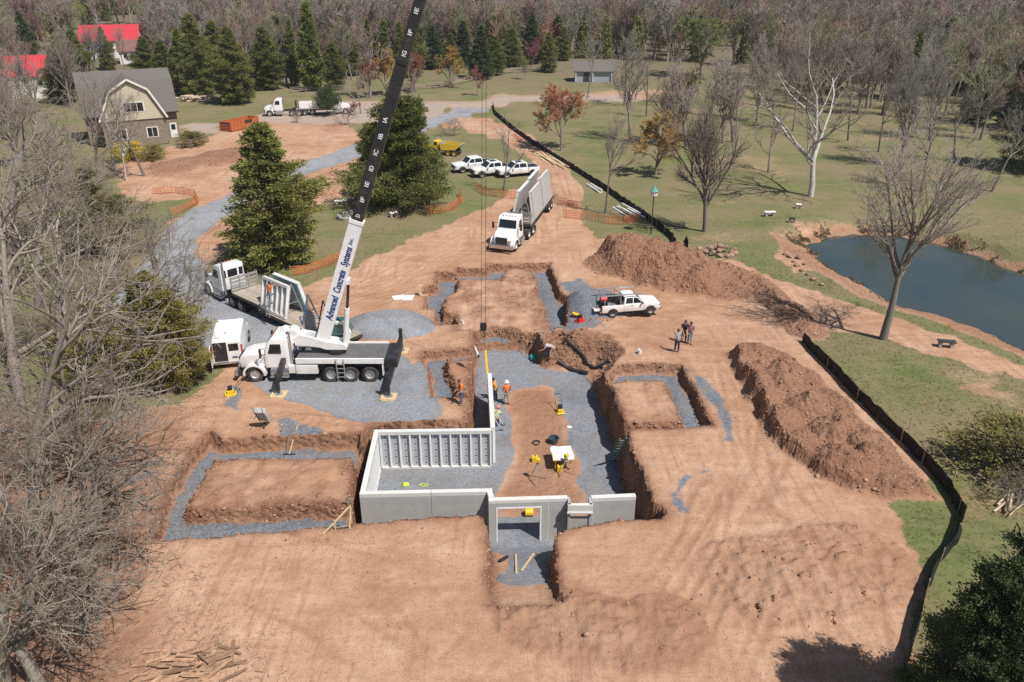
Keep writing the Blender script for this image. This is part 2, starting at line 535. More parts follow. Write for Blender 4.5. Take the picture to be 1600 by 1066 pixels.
mound(W2([(925, 476), (940, 478)], -.3), 2.7, 1.8, 12, 0.06, 0.8, 9, key='gravel', kval=1.0, flat=1.4)
mound(W2([(270, 262), (330, 250), (375, 240)], -.6), 4.0, 0.7, 14, 0.6, 0.8, 12, key='dark', kval=0.8)
mound(W2([(500, 292), (520, 300)], -.6), 3.2, 1.3, 15, 0.4, 0.8, 13, key='dark', kval=0.4)
mound(W2([(440, 660), (560, 672)]), 1.2, 0.25, 16, 0.6, 0.8)
mound(W2([(850, 970), (1010, 1000), (1040, 980)]), 2.0, 0.09, 18, 0.7, 0.8, key='dark', kval=0.4)
mound(W2([(1200, 905), (1330, 880)]), 3.0, 0.10, 19, 0.8, 0.8, key='dark', kval=0.3)

# --- excavation
def z4(l, z=-1.4):                              # points read from an enlarged view of the upper trenches
    return [P(640 + a / 6.154, 400 + b / 6.154, z if len(c) == 0 else c[0]) for a, b, *c in l]
UP_OUT = z4([(160, 390), (250, 370), (270, 240), (440, 240), (450, 200), (735, 200), (735, 155), (1340, 155), (1360, 230), (1400, 340), (1440, 440), (1540, 500), (1510, 600), (1490, 790),
             (1380, 810), (1350, 850), (800, 850), (650, 850), (610, 770), (250, 765), (250, 600), (160, 590)])
UP_ISL = z4([(455, 215), (740, 212), (890, 205), (910, 140), (1050, 128), (1180, 160), (1225, 230), (1240, 340), (1300, 520), (1340, 680), (1372, 790),
             (1200, 740), (820, 690), (790, 690), (620, 735), (440, 738), (440, 560), (330, 560), (300, 470), (345, 370), (450, 330)], -0.6)
# gap behind the island's front right: it drops straight to the deep floor
DEEP = [P(742, 547, -2.0), P(775, 546, -2.0), P(812, 548, -2.0), P(836, 556, -2.1), P(850, 575, -2.2), P(900, 581, -2.3), P(925, 588, -2.3), P(938, 590, -1),
        P(948, 600), P(956, 610), P(972, 657), P(981, 692), P(1000, 740), P(1017, 782), P(1036, 799), P(1030, 806), P(990, 808), P(930, 815), P(880, 826), P(863, 836),
        P(864, 880), P(872, 920), P(884, 938), P(860, 948), P(790, 950), P(766, 945), P(765, 900), P(763, 820), P(751, 802), P(640, 809), P(545, 815), P(546, 800), P(556, 716),
        P(578, 668), P(590, 661), P(735, 659), P(736, 560)]
GAR_OUT = [P(330, 695, -.8), P(350, 706, -.8), P(440, 702, -.8), P(560, 700, -.8), P(575, 716), P(548, 822), P(440, 826), P(330, 836), P(268, 846), P(238, 842), P(262, 790, -.6), P(290, 730, -.6)]
GAR_ISL = [P(334, 717), P(420, 716), P(520, 712), P(556, 716), P(553, 760), P(545, 790), P(440, 792), P(330, 797), P(296, 800), P(288, 790)]
SML_OUT = [P(540 + a / 6.154, 540 + b / 6.154, -.7) for a, b in [(735, 135), (960, 112), (1190, 105), (1215, 105), (1205, 585), (1130, 592), (830, 578), (822, 330), (742, 200)]]
SML_ISL = [P(540 + a / 6.154, 540 + b / 6.154, 0) for a, b in [(972, 112), (1215, 100), (1200, 500), (1140, 470), (1050, 455), (1015, 330), (962, 230)]]
RGT_OUT = [P(800 + a / 4, 532 + b / 4, -.75) for a, b in [(600, 275), (640, 218), (880, 200), (1045, 218), (1250, 606), (745, 612), (700, 628), (680, 600)]]
RGT_ISL = [P(800 + a / 4, 532 + b / 4, 0) for a, b in [(600, 262), (700, 252), (955, 247), (990, 300), (1085, 500), (1075, 512), (690, 512)]]

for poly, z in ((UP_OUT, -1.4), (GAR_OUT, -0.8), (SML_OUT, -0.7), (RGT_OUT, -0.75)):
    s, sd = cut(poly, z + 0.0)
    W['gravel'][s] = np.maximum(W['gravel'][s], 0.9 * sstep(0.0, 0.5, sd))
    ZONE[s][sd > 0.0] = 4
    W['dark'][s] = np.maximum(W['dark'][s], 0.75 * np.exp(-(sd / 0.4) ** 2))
NI = fbm(GX / 0.9, GY / 0.9, 77, 4)
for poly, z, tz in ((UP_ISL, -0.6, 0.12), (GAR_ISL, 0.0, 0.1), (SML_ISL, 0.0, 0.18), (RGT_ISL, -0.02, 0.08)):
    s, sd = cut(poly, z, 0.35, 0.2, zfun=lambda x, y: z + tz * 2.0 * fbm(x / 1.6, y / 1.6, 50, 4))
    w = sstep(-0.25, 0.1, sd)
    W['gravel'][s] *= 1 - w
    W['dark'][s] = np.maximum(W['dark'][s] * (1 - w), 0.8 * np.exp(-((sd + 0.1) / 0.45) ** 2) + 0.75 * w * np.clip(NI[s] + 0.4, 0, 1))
    ZONE[s][sd > -0.15] = 5

def deep_z(x, y):
    z = -2.45 + 0.45 * sstep(36, 54, y)
    ramp = np.clip((32.0 - y) / 7.0, 0, 1)
    return z * (1 - ramp) + 0.02 * NG[_ds]
_ds = region(DEEP, 2)
s, sd = cut(DEEP, 0, 0.25, 0.16, zfun=deep_z)
inside = sstep(0.0, 0.5, sd)
W['blue'][s] = np.maximum(W['blue'][s], 0.32 * inside)
W['gravel'][s] = W['gravel'][s] * (1 - inside) + inside * 0.95
W['dark'][s] = np.maximum(W['dark'][s] * (1 - inside), 0.8 * np.exp(-(sd / 0.45) ** 2))
ZONE[s][sd > 0.0] = 4
# the earth left bare in the middle of the basement floor and in the doorway ramp
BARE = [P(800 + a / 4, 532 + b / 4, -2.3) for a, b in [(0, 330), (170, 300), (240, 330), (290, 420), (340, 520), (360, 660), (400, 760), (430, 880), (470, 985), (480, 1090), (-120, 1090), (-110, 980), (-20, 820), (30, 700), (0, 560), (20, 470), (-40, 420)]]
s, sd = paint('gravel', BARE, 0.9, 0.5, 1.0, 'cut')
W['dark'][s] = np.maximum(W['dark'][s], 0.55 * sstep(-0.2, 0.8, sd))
s, sd = paint('gravel', W2([(764, 905), (800, 915), (872, 918), (890, 1000), (760, 1000)], -1), 0.8, 0.6, 1.0, 'cut')
s, sd = paint('gravel', W2([(764, 858), (800, 866), (790, 912), (764, 915)], -2), 0.6, 0.4, 1.0, 'cut')
s, sd = paint('gravel', [P(852, 570, -2.2), P(888, 572, -2.2), P(884, 583, -2.2), P(854, 582, -2.2)], 0.5, 0.3, 1.0, 'cut')
HT[s] += 0.25 * sstep(-0.2, 0.5, sd)
# broken slope with the drain hose, between the upper trench and the deep floor
SLP = [P(872, 520, -.6), P(905, 515, -.3), P(960, 520), P(985, 545), P(950, 590), P(930, 590, -1), P(900, 581, -2.2), P(852, 572, -2.2), P(850, 552, -1.8)]
s = region(SLP, 1)
sd = poly_sd(SLP, GX[s], GY[s])
t = sstep(0, 2.0, line_d(W2([(905, 514), (958, 522), (985, 548), (948, 596)]), GX[s], GY[s]))
zz = 0.0 - 1.9 * t + 0.35 * np.abs(fbm(GX[s] / 0.8, GY[s] / 0.8, 91, 4)) 
w = sstep(0, 0.5, sd)
HT[s] = HT[s] * (1 - w) + zz * w
W['gravel'][s] *= 1 - w; W['dark'][s] = np.maximum(W['dark'][s], 0.6 * w); ZONE[s][sd > 0] = 5

# --- pond
POND_Z = -1.7
POND = W2([(1258, 384), (1280, 372), (1330, 366), (1400, 368), (1480, 385), (1540, 408), (1600, 428), (1700, 470), (1850, 560), (1850, 700), (1700, 610), (1600, 556), (1540, 528), (1490, 508), (1440, 494), (1400, 484), (1375, 462), (1330, 442), (1300, 425), (1272, 408)], POND_Z)
s = region(POND, 6)
sd = poly_sd(POND, GX[s], GY[s]) + 0.45 * NF[s] + 1.0 * fbm(GX[s] / 3.5, GY[s] / 3.5, 202, 3)
zb = POND_Z - 0.75 * sstep(0.0, 1.5, sd) + 0.9 * sstep(0, 2.4, -sd) + 0.06
w = 1 - sstep(0.5, 3.2, -sd)
HT[s] = HT[s] * (1 - w) + (zb + 0.10 * np.abs(NG[s]) * (sd < 0)) * w
bank = (1 - sstep(0.4, 1.8, -sd + 1.2 * NF[s])) * (0.55 + 0.45 * sstep(-0.2, 0.3, fbm(GX[s] / 2.5, GY[s] / 2.5, 207, 3)))
W['grass'][s] *= 1 - bank
W['dark'][s] = np.maximum(W['dark'][s], 0.75 * bank)
ZONE[s][sd > -1.4] = 11
_ax, _ay = P(1262, 396, POND_Z); _bx, _by = P(1600, 490, POND_Z)           # long axis of the pond
near_side = (GY[s] < _ay + (GX[s] - _ax) * (_by - _ay) / (_bx - _ax)) & (sd < 0.5)
strip = near_side * (1 - sstep(2.6, 4.2, -sd + 0.5 * NF[s]))
W['grass'][s] *= 1 - strip
W['dark'][s] = np.maximum(W['dark'][s], 0.55 * strip)

# leaf-strewn soil under the left trees; trodden bank on the near side of the pond
s, sd = paint('grass', W2([(-150, 640), (120, 655), (260, 640), (250, 760), (230, 1120), (-250, 1120)]), 2.0, 1.4, 0.85, 'cut')
W['dark'][s] = np.maximum(W['dark'][s], 0.55 * sstep(-1, 1, sd))
s, sd = paint('grass', W2([(1290, 436), (1335, 468), (1450, 512), (1600, 570), (1750, 630), (1750, 590), (1600, 540), (1500, 500), (1420, 470), (1330, 432)], -1.0), 0.8, 0.5, 1.0, 'cut')
W['dark'][s] = np.maximum(W['dark'][s], 0.6 * sstep(-.4, .4, sd))
s, sd = paint('grass', W2([(1205, 400), (1250, 372), (1300, 358), (1262, 384), (1275, 425), (1240, 430)], -.8), 1.2, 0.9, 0.8, 'cut')

# --- wheel ruts
RUTS = [[(470, 470), (560, 440), (680, 385), (760, 345), (830, 320), (880, 305), (870, 265), (820, 228)], [(480, 490), (600, 450), (700, 400), (790, 360), (870, 330), (895, 300), (880, 262)],
        [(1050, 470), (1120, 500), (1180, 600), (1200, 720), (1150, 820), (1080, 950), (1060, 1066)], [(1030, 520), (1090, 560), (1160, 660), (1180, 740), (1120, 840), (1040, 960)],
        [(900, 430), (960, 500), (1040, 530), (1130, 545)], [(1220, 780), (1330, 870), (1350, 1000)], [(760, 940), (760, 1000), (700, 1066)], [(860, 950), (880, 1066)],
        [(1100, 1066), (1140, 960), (1165, 880), (1200, 800)], [(1120, 1066), (1160, 970), (1200, 890), (1290, 830)], [(940, 1066), (990, 980), (1060, 900), (1100, 830), (1110, 760)], [(560, 470), (640, 440), (700, 392), (770, 362), (850, 345)], [(1140, 560), (1160, 640), (1150, 720), (1100, 800)],
        [(420, 850), (620, 900), (700, 1000)], [(350, 900), (500, 960), (640, 1060)], [(1200, 910), (1290, 895), (1360, 890)], [(1150, 1000), (1090, 900), (1150, 800)]]
for rp in RUTS:
    pts = W2(rp)
    q = [np.array(p) for p in pts]
    for off in (-0.95, 0.95):
        o = []
        for i in range(len(q)):
            t = q[min(i + 1, len(q) - 1)] - q[max(i - 1, 0)]
            t = t / (np.linalg.norm(t) + 1e-9)
            o.append((q[i][0] - t[1] * off, q[i][1] + t[0] * off))
        s = region(o, 1.5)
        d = line_d(o, GX[s], GY[s]) + 0.12 * NF[s]
        ok = (ZONE[s] == 1)
        m = (1 - sstep(0.06, 0.2, d)) * ok * np.clip(0.55 + 0.9 * fbm(GX[s] / 3, GY[s] / 3, 61, 2), 0, 1)
        HT[s] -= 0.035 * m
        HT[s] += 0.018 * np.exp(-((d - 0.34) / 0.12) ** 2) * ok
        W['rut'][s] = np.maximum(W['rut'][s], m)

# gravel does not stay on steep faces; freshly cut faces are dark moist soil
gy_, gx_ = np.gradient(HT)
SLOPE = np.hypot(gx_ / np.gradient(XS)[None, :], gy_ / np.gradient(YS)[:, None])
steep = sstep(0.8, 1.6, SLOPE) * (GY > 22) * (GY < 75)
W['gravel'] *= 1 - steep
W['dark'] = np.maximum(W['dark'], 0.9 * steep)
# fine unevenness of loose soil; lawn stays calmer
soil = 1 - np.clip(W['grass'], 0, 1)
near = (GY > 20) & (GY < 90)
HT += near * (soil * (1 - 0.7 * W['gravel']) * (0.035 * NG + 0.05 * fbm(GX / 2.5, GY / 2.5, 8, 4)) + W['dark'] * (1 - W['gravel']) * soil * 0.09 * np.abs(fbm(GX / 0.33, GY / 0.33, 70, 2)))

_cr = steep * (GY < 75)
HT += _cr * 0.07 * fbm(GX / 0.6, GY / 0.6, 123, 3)
JX = _cr * 0.06 * fbm(GX / 0.30, (GY + 3 * HT) / 0.30, 131, 2)
JY = _cr * 0.06 * fbm(GX / 0.30, (GY - 3 * HT) / 0.30, 137, 2)

def ground_z(x, y):
    i = min(max(int(np.searchsorted(XS, x)) - 1, 0), len(XS) - 2); j = min(max(int(np.searchsorted(YS, y)) - 1, 0), len(YS) - 2)
    fx = (x - XS[i]) / (XS[i + 1] - XS[i]); fy = (y - YS[j]) / (YS[j + 1] - YS[j])
    return float((HT[j, i] * (1 - fx) + HT[j, i + 1] * fx) * (1 - fy) + (HT[j + 1, i] * (1 - fx) + HT[j + 1, i + 1] * fx) * fy)

def G(px, py, dz=0.0):
    """where the line of sight through a pixel meets the ground"""
    z = -0.3
    x, y = P(px, py, 3.0)
    d = ray(px, py)
    L = math.hypot(d[0], d[1], )
    ux, uy, uz = d[0] / L, d[1] / L, d[2] / L
    t = math.hypot(x, y)
    for _ in range(4000):
        if CAM_H + uz * t <= ground_z(ux * t, uy * t): break
        t += 0.05 if t < 150 else 0.3
    x, y = ux * t, uy * t
    return Vector((x, y, ground_z(x, y) + dz))

# --- terrain material
def terrain_material():
    m = bpy.data.materials.new('terrain'); m.use_nodes = True
    nt = m.node_tree; N = nt.nodes; L = nt.links
    b = N['Principled BSDF']; b.inputs['Roughness'].default_value = 0.95; b.inputs['Specular IOR Level'].default_value = 0.15
    tc = N.new('ShaderNodeTexCoord')
    def noise(sc, det=6, rough=0.6, vec=None):
        n = N.new('ShaderNodeTexNoise'); n.inputs['Scale'].default_value = sc; n.inputs['Detail'].default_value = det; n.inputs['Roughness'].default_value = rough
        L.new(vec or tc.outputs['Object'], n.inputs['Vector']); return n.outputs['Fac']
    def ramp(v, a, c, lo=0.0, hi=1.0):
        r = N.new('ShaderNodeMapRange'); r.inputs['From Min'].default_value = a; r.inputs['From Max'].default_value = c
        r.inputs['To Min'].default_value = lo; r.inputs['To Max'].default_value = hi
        L.new(v, r.inputs['Value']); return r.outputs[0]
    def mix(f, a, c):
        x = N.new('ShaderNodeMix'); x.data_type = 'RGBA'
        for s, k in ((f, 'Factor'), (a, 'A'), (c, 'B')):
            if isinstance(s, tuple): x.inputs[k].default_value = (*s, 1)
            elif isinstance(s, float): x.inputs[k].default_value = s
            else: L.new(s, x.inputs[k])
        return x.outputs['Result']
    def math_(op, a, c):
        x = N.new('ShaderNodeMath'); x.operation = op
        for i, s in enumerate((a, c)):
            if isinstance(s, float): x.inputs[i].default_value = s
            else: L.new(s, x.inputs[i])
        return x.outputs[0]
    def attr(k):
        a = N.new('ShaderNodeAttribute'); a.attribute_name = k; return a.outputs['Fac']
    n_big, n_mid, n_fine, n_grit = noise(0.12, 5), noise(0.6, 8, 0.65), noise(4.0, 8, 0.7), noise(16.0, 4, 0.7)
    mp = N.new('ShaderNodeMapping'); mp.inputs['Scale'].default_value = (0.25, 1.6, 1.0); mp.inputs['Rotation'].default_value = (0, 0, R(28))
    L.new(tc.outputs['Object'], mp.inputs['Vector'])
    n_str = noise(1.0, 7, 0.65, mp.outputs[0])
    # soil
    soil = mix(ramp(n_mid, 0.35, 0.68), (0.355, 0.190, 0.112), (0.48, 0.292, 0.188))
    soil = mix(ramp(n_big, 0.38, 0.62, 0, 0.6), soil, (0.565, 0.378, 0.262))
    soil = mix(ramp(n_str, 0.5, 0.7, 0, 0.45), soil, (0.31, 0.17, 0.10))
    soil = mix(ramp(n_fine, 0.50, 0.70, 0, 0.6), soil, (0.25, 0.135, 0.085))
    soil = mix(ramp(n_grit, 0.54, 0.70, 0, 0.5), soil, (0.20, 0.105, 0.068))
    soil = mix(ramp(n_grit, 0.46, 0.32, 0, 0.35), soil, (0.60, 0.42, 0.295))
    soil = mix(ramp(n_str, 0.45, 0.30, 0, 0.35), soil, (0.60, 0.42, 0.30))
    n_damp = noise(0.22, 6, 0.7)
    mp2 = N.new('ShaderNodeMapping'); mp2.inputs['Scale'].default_value = (2.6, 0.16, 1.0); mp2.inputs['Rotation'].default_value = (0, 0, R(24))
    L.new(tc.outputs['Object'], mp2.inputs['Vector'])
    n_scr = noise(1.0, 5, 0.7, mp2.outputs[0])
    scr = math_('MULTIPLY', ramp(n_scr, 0.54, 0.60), ramp(n_big, 0.42, 0.56))
    soil = mix(math_('MULTIPLY', scr, 0.38), soil, (0.27, 0.14, 0.085))
    scl = math_('MULTIPLY', ramp(n_scr, 0.44, 0.38), ramp(n_big, 0.46, 0.6))
    soil = mix(math_('MULTIPLY', scl, 0.3), soil, (0.62, 0.44, 0.32))
    soil = mix(ramp(n_damp, 0.54, 0.68, 0, 0.6), soil, (0.27, 0.13, 0.072))
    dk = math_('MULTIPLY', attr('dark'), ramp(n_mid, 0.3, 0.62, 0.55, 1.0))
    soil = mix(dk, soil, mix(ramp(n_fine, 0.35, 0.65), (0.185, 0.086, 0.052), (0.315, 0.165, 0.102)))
    soil = mix(math_('MULTIPLY', attr('rut'), 0.42), soil, (0.27, 0.145, 0.088))
    # gravel
    vo = N.new('ShaderNodeTexVoronoi'); vo.inputs['Scale'].default_value = 13.0; L.new(tc.outputs['Object'], vo.inputs['Vector'])
    sp = N.new('ShaderNodeSeparateColor'); L.new(vo.outputs['Color'], sp.inputs[0])
    gcol = mix(sp.outputs[0], (0.105, 0.118, 0.140), (0.225, 0.245, 0.28))
    gcol = mix(attr('blue'), gcol, mix(sp.outputs[1], (0.225, 0.236, 0.255), (0.42, 0.435, 0.46)))
    gcol = mix(ramp(n_mid, 0.45, 0.7, 0, 0.55), gcol, (0.25, 0.205, 0.17))
    gcol = mix(ramp(n_damp, 0.5, 0.7, 0, 0.5), gcol, (0.10, 0.108, 0.122))
    # grass
    gr = mix(ramp(n_mid, 0.3, 0.7), (0.075, 0.115, 0.028), (0.155, 0.185, 0.06))
    gr = mix(ramp(n_big, 0.40, 0.58, 0, 0.85), gr, (0.235, 0.185, 0.11))
    gr = mix(ramp(n_damp, 0.42, 0.62, 0, 0.6), gr, (0.20, 0.175, 0.085))
    gr = mix(ramp(n_fine, 0.45, 0.66, 0, 0.65), gr, (0.225, 0.185, 0.115))
    gr = mix(ramp(n_grit, 0.52, 0.72, 0, 0.5), gr, (0.055, 0.07, 0.024))
    gr = mix(ramp(n_str, 0.5, 0.68, 0, 0.5), gr, (0.24, 0.195, 0.12))
    # beyond the meadow: leaf litter under the trees
    sx = N.new('ShaderNodeSeparateXYZ'); L.new(tc.outputs['Object'], sx.inputs[0])
    gr = mix(math_('MULTIPLY', ramp(sx.outputs[1], 165.0, 230.0), ramp(n_big, 0.3, 0.6, 0.5, 1.0)), gr, (0.16, 0.125, 0.09))
    asph = mix(n_mid, (0.30, 0.24, 0.20), (0.42, 0.35, 0.295))
    def edge(key):       # ragged border
        return ramp(math_('ADD', attr(key), math_('MULTIPLY', math_('SUBTRACT', n_fine, 0.5), 0.9)), 0.35, 0.65)
    col = mix(edge('gravel'), soil, gcol)
    col = mix(attr('asph'), col, asph)
    col = mix(edge('grass'), col, gr)
    L.new(col, b.inputs['Base Color'])
    bp = N.new('ShaderNodeBump'); bp.inputs['Distance'].default_value = 0.11
    L.new(ramp(attr('dark'), 0.1, 0.8, 0.5, 1.0), bp.inputs['Strength'])
    hsum = math_('ADD', math_('MULTIPLY', n_fine, 0.8), math_('MULTIPLY', n_grit, 0.5))
    hsum = math_('ADD', hsum, math_('MULTIPLY', n_str, 0.6))
    vb = N.new('ShaderNodeTexVoronoi'); vb.inputs['Scale'].default_value = 3.2; vb.inputs['Randomness'].default_value = 1.0; L.new(tc.outputs['Object'], vb.inputs['Vector'])
    hsum = math_('ADD', hsum, math_('MULTIPLY', math_('MULTIPLY', vb.outputs['Distance'], attr('dark')), -1.6))
    L.new(hsum, bp.inputs['Height']); L.new(bp.outputs[0], b.inputs['Normal'])
    return m
TERRAIN = terrain_material()

def split_terrain():
    ny, nx = GX.shape
    idx = np.arange(nx * ny).reshape(ny, nx)
    quads = np.stack([idx[:-1, :-1], idx[:-1, 1:], idx[1:, 1:], idx[1:, :-1]], -1).reshape(-1, 4)
    fz = ZONE[:-1, :-1].reshape(-1)
    V = np.stack([GX + JX, GY + JY, HT], -1).reshape(-1, 3)
    info = {0: ('lawn', 'grass lawn and meadow around the building site', None), 1: ('bare_earth', 'reddish bare earth of the building site', None),
            2: ('gravel_driveway', 'blue grey gravel driveway curving up past the cedar', None), 3: ('gravel_pad', 'pale gravel pad under the crane truck', None),
            4: ('excavation_floor', 'grey gravel floor of the foundation trenches', None), 5: ('excavation_ground', 'unexcavated earth blocks left between the trenches', None),
            6: ('earth_heap', 'tall brown heap of dug earth behind the white pickup', 'earth heap'), 7: ('earth_heap', 'long spoil heap beside the lower black silt fence', 'earth heap'),
            8: ('gravel_pile', 'pale flat topped gravel pile behind the crane truck', 'gravel pile'), 9: ('gravel_pile', 'dark gravel pile behind the white pickup with rack', 'gravel pile'),
            10: ('road', 'tan paved lane and yard behind the trees', None), 11: ('pond_bank', 'muddy bank and bed of the pond', None),
            12: ('rubble_heap', 'low heap of broken red rubble on the upper dirt lot', 'rubble heap'), 13: ('earth_heap', 'small dirt mound between the cedar and the juniper', 'earth heap')}
    for z, (nm, lab, cat) in info.items():
        f = quads[fz == z]
        if not len(f): continue
        u, inv = np.unique(f, return_inverse=True)
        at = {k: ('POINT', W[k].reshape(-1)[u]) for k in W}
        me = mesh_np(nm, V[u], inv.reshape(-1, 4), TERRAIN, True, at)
        if z in (6, 7, 12, 13):      # broken faces stay angular
            st_ = SLOPE[:-1, :-1].reshape(-1)[fz == z] > 0.55
            me.polygons.foreach_set('use_smooth', ~st_)
        o = link(nm, me)
        if cat: tag(o, lab, cat, kind='thing')
        else: tag(o, lab, kind='structure')
split_terrain()

# pond water
def water_material():
    m = bpy.data.materials.new('pond_water'); m.use_nodes = True
    nt = m.node_tree; N = nt.nodes; L = nt.links
    b = N['Principled BSDF']
    tc = N.new('ShaderNodeTexCoord')
    n = N.new('ShaderNodeTexNoise'); n.inputs['Scale'].default_value = 0.16; n.inputs['Detail'].default_value = 8; L.new(tc.outputs['Object'], n.inputs['Vector'])
    mx = N.new('ShaderNodeMix'); mx.data_type = 'RGBA'; mx.inputs['A'].default_value = (0.014, 0.038, 0.055, 1); mx.inputs['B'].default_value = (0.075, 0.078, 0.052, 1)
    L.new(n.outputs['Fac'], mx.inputs['Factor']); L.new(mx.outputs['Result'], b.inputs['Base Color'])
    b.inputs['Roughness'].default_value = 0.03; b.inputs['IOR'].default_value = 1.33; b.inputs['Specular IOR Level'].default_value = 1.0
    n2 = N.new('ShaderNodeTexNoise'); n2.inputs['Scale'].default_value = 1.6; n2.inputs['Detail'].default_value = 3; L.new(tc.outputs['Object'], n2.inputs['Vector'])
    bp = N.new('ShaderNodeBump'); bp.inputs['Strength'].default_value = 0.16; bp.inputs['Distance'].default_value = 0.06
    L.new(n2.outputs['Fac'], bp.inputs['Height']); L.new(bp.outputs[0], b.inputs['Normal'])
    return m
_pb = [(x * 1.0, y) for x, y in POND]
cx, cy = sum(p[0] for p in _pb) / len(_pb), sum(p[1] for p in _pb) / len(_pb)
_mb = MB(); _mb.add([(cx + (x - cx) * 1.06, cy + (y - cy) * 1.10, POND_Z) for x, y in _pb], [tuple(range(len(_pb)))])
tag(_mb.build('pond_water', water_material()), 'still blue green pond water', kind='structure')

# --- clods and stones lying about
def rocks_mesh(pos, size, seed, name, material, flat=0.7):
    r = np.random.default_rng(seed)
    bm = bmesh.new(); bmesh.ops.create_icosphere(bm, subdivisions=1, radius=1)
    bv = np.array([v.co[:] for v in bm.verts]); bf = np.array([[v.index for v in f.verts] for f in bm.faces]); bm.free()
    n = len(pos)
    sc = size[:, None, None] * r.uniform(0.6, 1.3, (n, 1, 3)) * np.array([1, 1, flat])
    V = bv[None] * sc * r.uniform(0.75, 1.2, (n, len(bv), 1))
    a = r.uniform(0, 6.28, n); c, s_ = np.cos(a), np.sin(a)
    x = V[..., 0] * c[:, None] - V[..., 1] * s_[:, None]; y = V[..., 0] * s_[:, None] + V[..., 1] * c[:, None]
    V = np.stack([x, y, V[..., 2]], -1) + np.asarray(pos)[:, None]
    F = bf[None] + (np.arange(n) * len(bv))[:, None, None]
    return mesh_np(name, V.reshape(-1, 3), F.reshape(-1, 3), material, False, {'shade': ('FACE', np.repeat(r.uniform(0, 1, n), len(bf)))})

def scatter(weight, count, seed):
    """positions on the fine terrain with probability by weight map"""
    r = np.random.default_rng(seed)
    area = np.gradient(XS)[None, :] * np.gradient(YS)[:, None]
    w = (weight * area).ravel(); w = w / w.sum()
    k = r.choice(w.size, count, p=w)
    j, i = np.unravel_index(k, GX.shape)
    x = XS[i] + r.uniform(-.5, .5, count) * np.gradient(XS)[i]; y = YS[j] + r.uniform(-.5, .5, count) * np.gradient(YS)[j]
    return np.stack([x, y, [ground_z(a, b) for a, b in zip(x, y)]], -1)
clod_mat = leaf_mat('clod', (0.17, 0.085, 0.055), (0.42, 0.26, 0.17), 0.0, 0.95)
heap = np.isin(ZONE, (6, 7, 12, 13)) * 1.0
gh = np.hypot(*np.gradient(HT)) * near
bank_w = sstep(0.45, 1.0, SLOPE) * near * np.isin(ZONE, (1, 5))
pos = np.concatenate([scatter(heap + 1e-9, 13000, 1), scatter(bank_w + 1e-9, 7000, 2), scatter(near * (ZONE == 1) * (GY < 70) * np.clip(fbm(GX / 5, GY / 5, 99, 3), 0, 1) ** 2 + 1e-9, 5000, 3),
                      scatter((ZONE == 5) * np.clip(NI, 0, 1) + 1e-9, 1200, 4)])
size = np.concatenate([nrng.gamma(1.8, 0.021, 13000), nrng.gamma(2.0, 0.02, 7000), nrng.gamma(1.3, 0.011, 5000), nrng.gamma(2.0, 0.02, 1200)]).clip(0.01, 0.17)
tag(link('earth_clods', rocks_mesh(pos, size, 5, 'earth_clods', clod_mat)), 'loose clods of reddish soil on the heaps and banks', 'soil', kind='stuff')

# grass tufts on the nearer lawn, fallen twigs and leaves under the left trees
def tufts(pos, size, seed, material, name, flat=False):
    r = np.random.default_rng(seed); n = len(pos); k = 4
    a = r.uniform(0, 6.28, (n, k)); ln = size[:, None] * r.uniform(.5, 1.2, (n, k)); w = ln * (.16 if not flat else .03)
    lean = r.uniform(.2, .8, (n, k)) if not flat else r.uniform(3, 6, (n, k))
    base = pos[:, None] + np.stack([r.normal(0, .05 if not flat else .35, (n, k)), r.normal(0, .05 if not flat else .35, (n, k)), np.zeros((n, k)) + (.02 if flat else 0)], -1)
    s_ = np.stack([-np.sin(a), np.cos(a), 0 * a], -1) * w[..., None]
    zz = ln / np.sqrt(1 + lean ** 2)
    tip = base + np.stack([np.cos(a) * zz * lean, np.sin(a) * zz * lean, zz if not flat else zz * .3], -1)
    V = np.stack([base - s_, base + s_, tip], 2).reshape(-1, 3)
    F = np.arange(len(V)).reshape(-1, 3)
    return mesh_np(name, V, F, material, False, {'shade': ('FACE', np.repeat(r.uniform(0, 1, n), k))})
GRASSB = leaf_mat('grass_blade', (0.12, 0.155, 0.045), (0.30, 0.275, 0.13), 0.35)
vis = (GY > 20) & (GY < 95) & (np.abs(GX) < 0.68 * GY + 4)
gpos = scatter(vis * (ZONE == 0) * (W['grass'] > .5) * (1 - sstep(55, 92, GY)) * (0.35 + np.clip(fbm(GX / 2, GY / 2, 44, 3), 0, 1)) + 1e-12, 26000, 8)
tag(link('grass', tufts(gpos, nrng.uniform(.05, .13, 26000), 4, GRASSB, 'grass')), 'short tufts of grass on the lawns', 'grass', kind='stuff')
psd = poly_sd(POND, GX, GY) + 0.45 * NF + 1.0 * fbm(GX / 3.5, GY / 3.5, 202, 3)
rw = np.exp(-((psd + 0.5) / 0.7) ** 2) * vis * (fbm(GX / 1.8, GY / 1.8, 303, 2) > -0.05)
rpos = scatter(rw + 1e-12, 3800, 12)
REED = leaf_mat('bank_weed', (0.10, 0.085, 0.04), (0.34, 0.27, 0.15), 0.2)
tag(link('bank_weeds', tufts(rpos, nrng.uniform(.12, .3, 3800), 14, REED, 'bank_weeds')), 'dry weeds along the pond edge', 'weeds', kind='stuff')
LIT = W2([(120, 640), (330, 600), (300, 700), (250, 840), (330, 930), (420, 1066), (60, 1100), (0, 1000), (0, 640)])
lw = sstep(-1.5, 1.0, poly_sd(LIT, GX, GY))
tpos = scatter(lw * vis + 1e-12, 4000, 9)
TWIGM = leaf_mat('fallen_twig', (0.13, 0.085, 0.055), (0.36, 0.29, 0.22), 0.0)
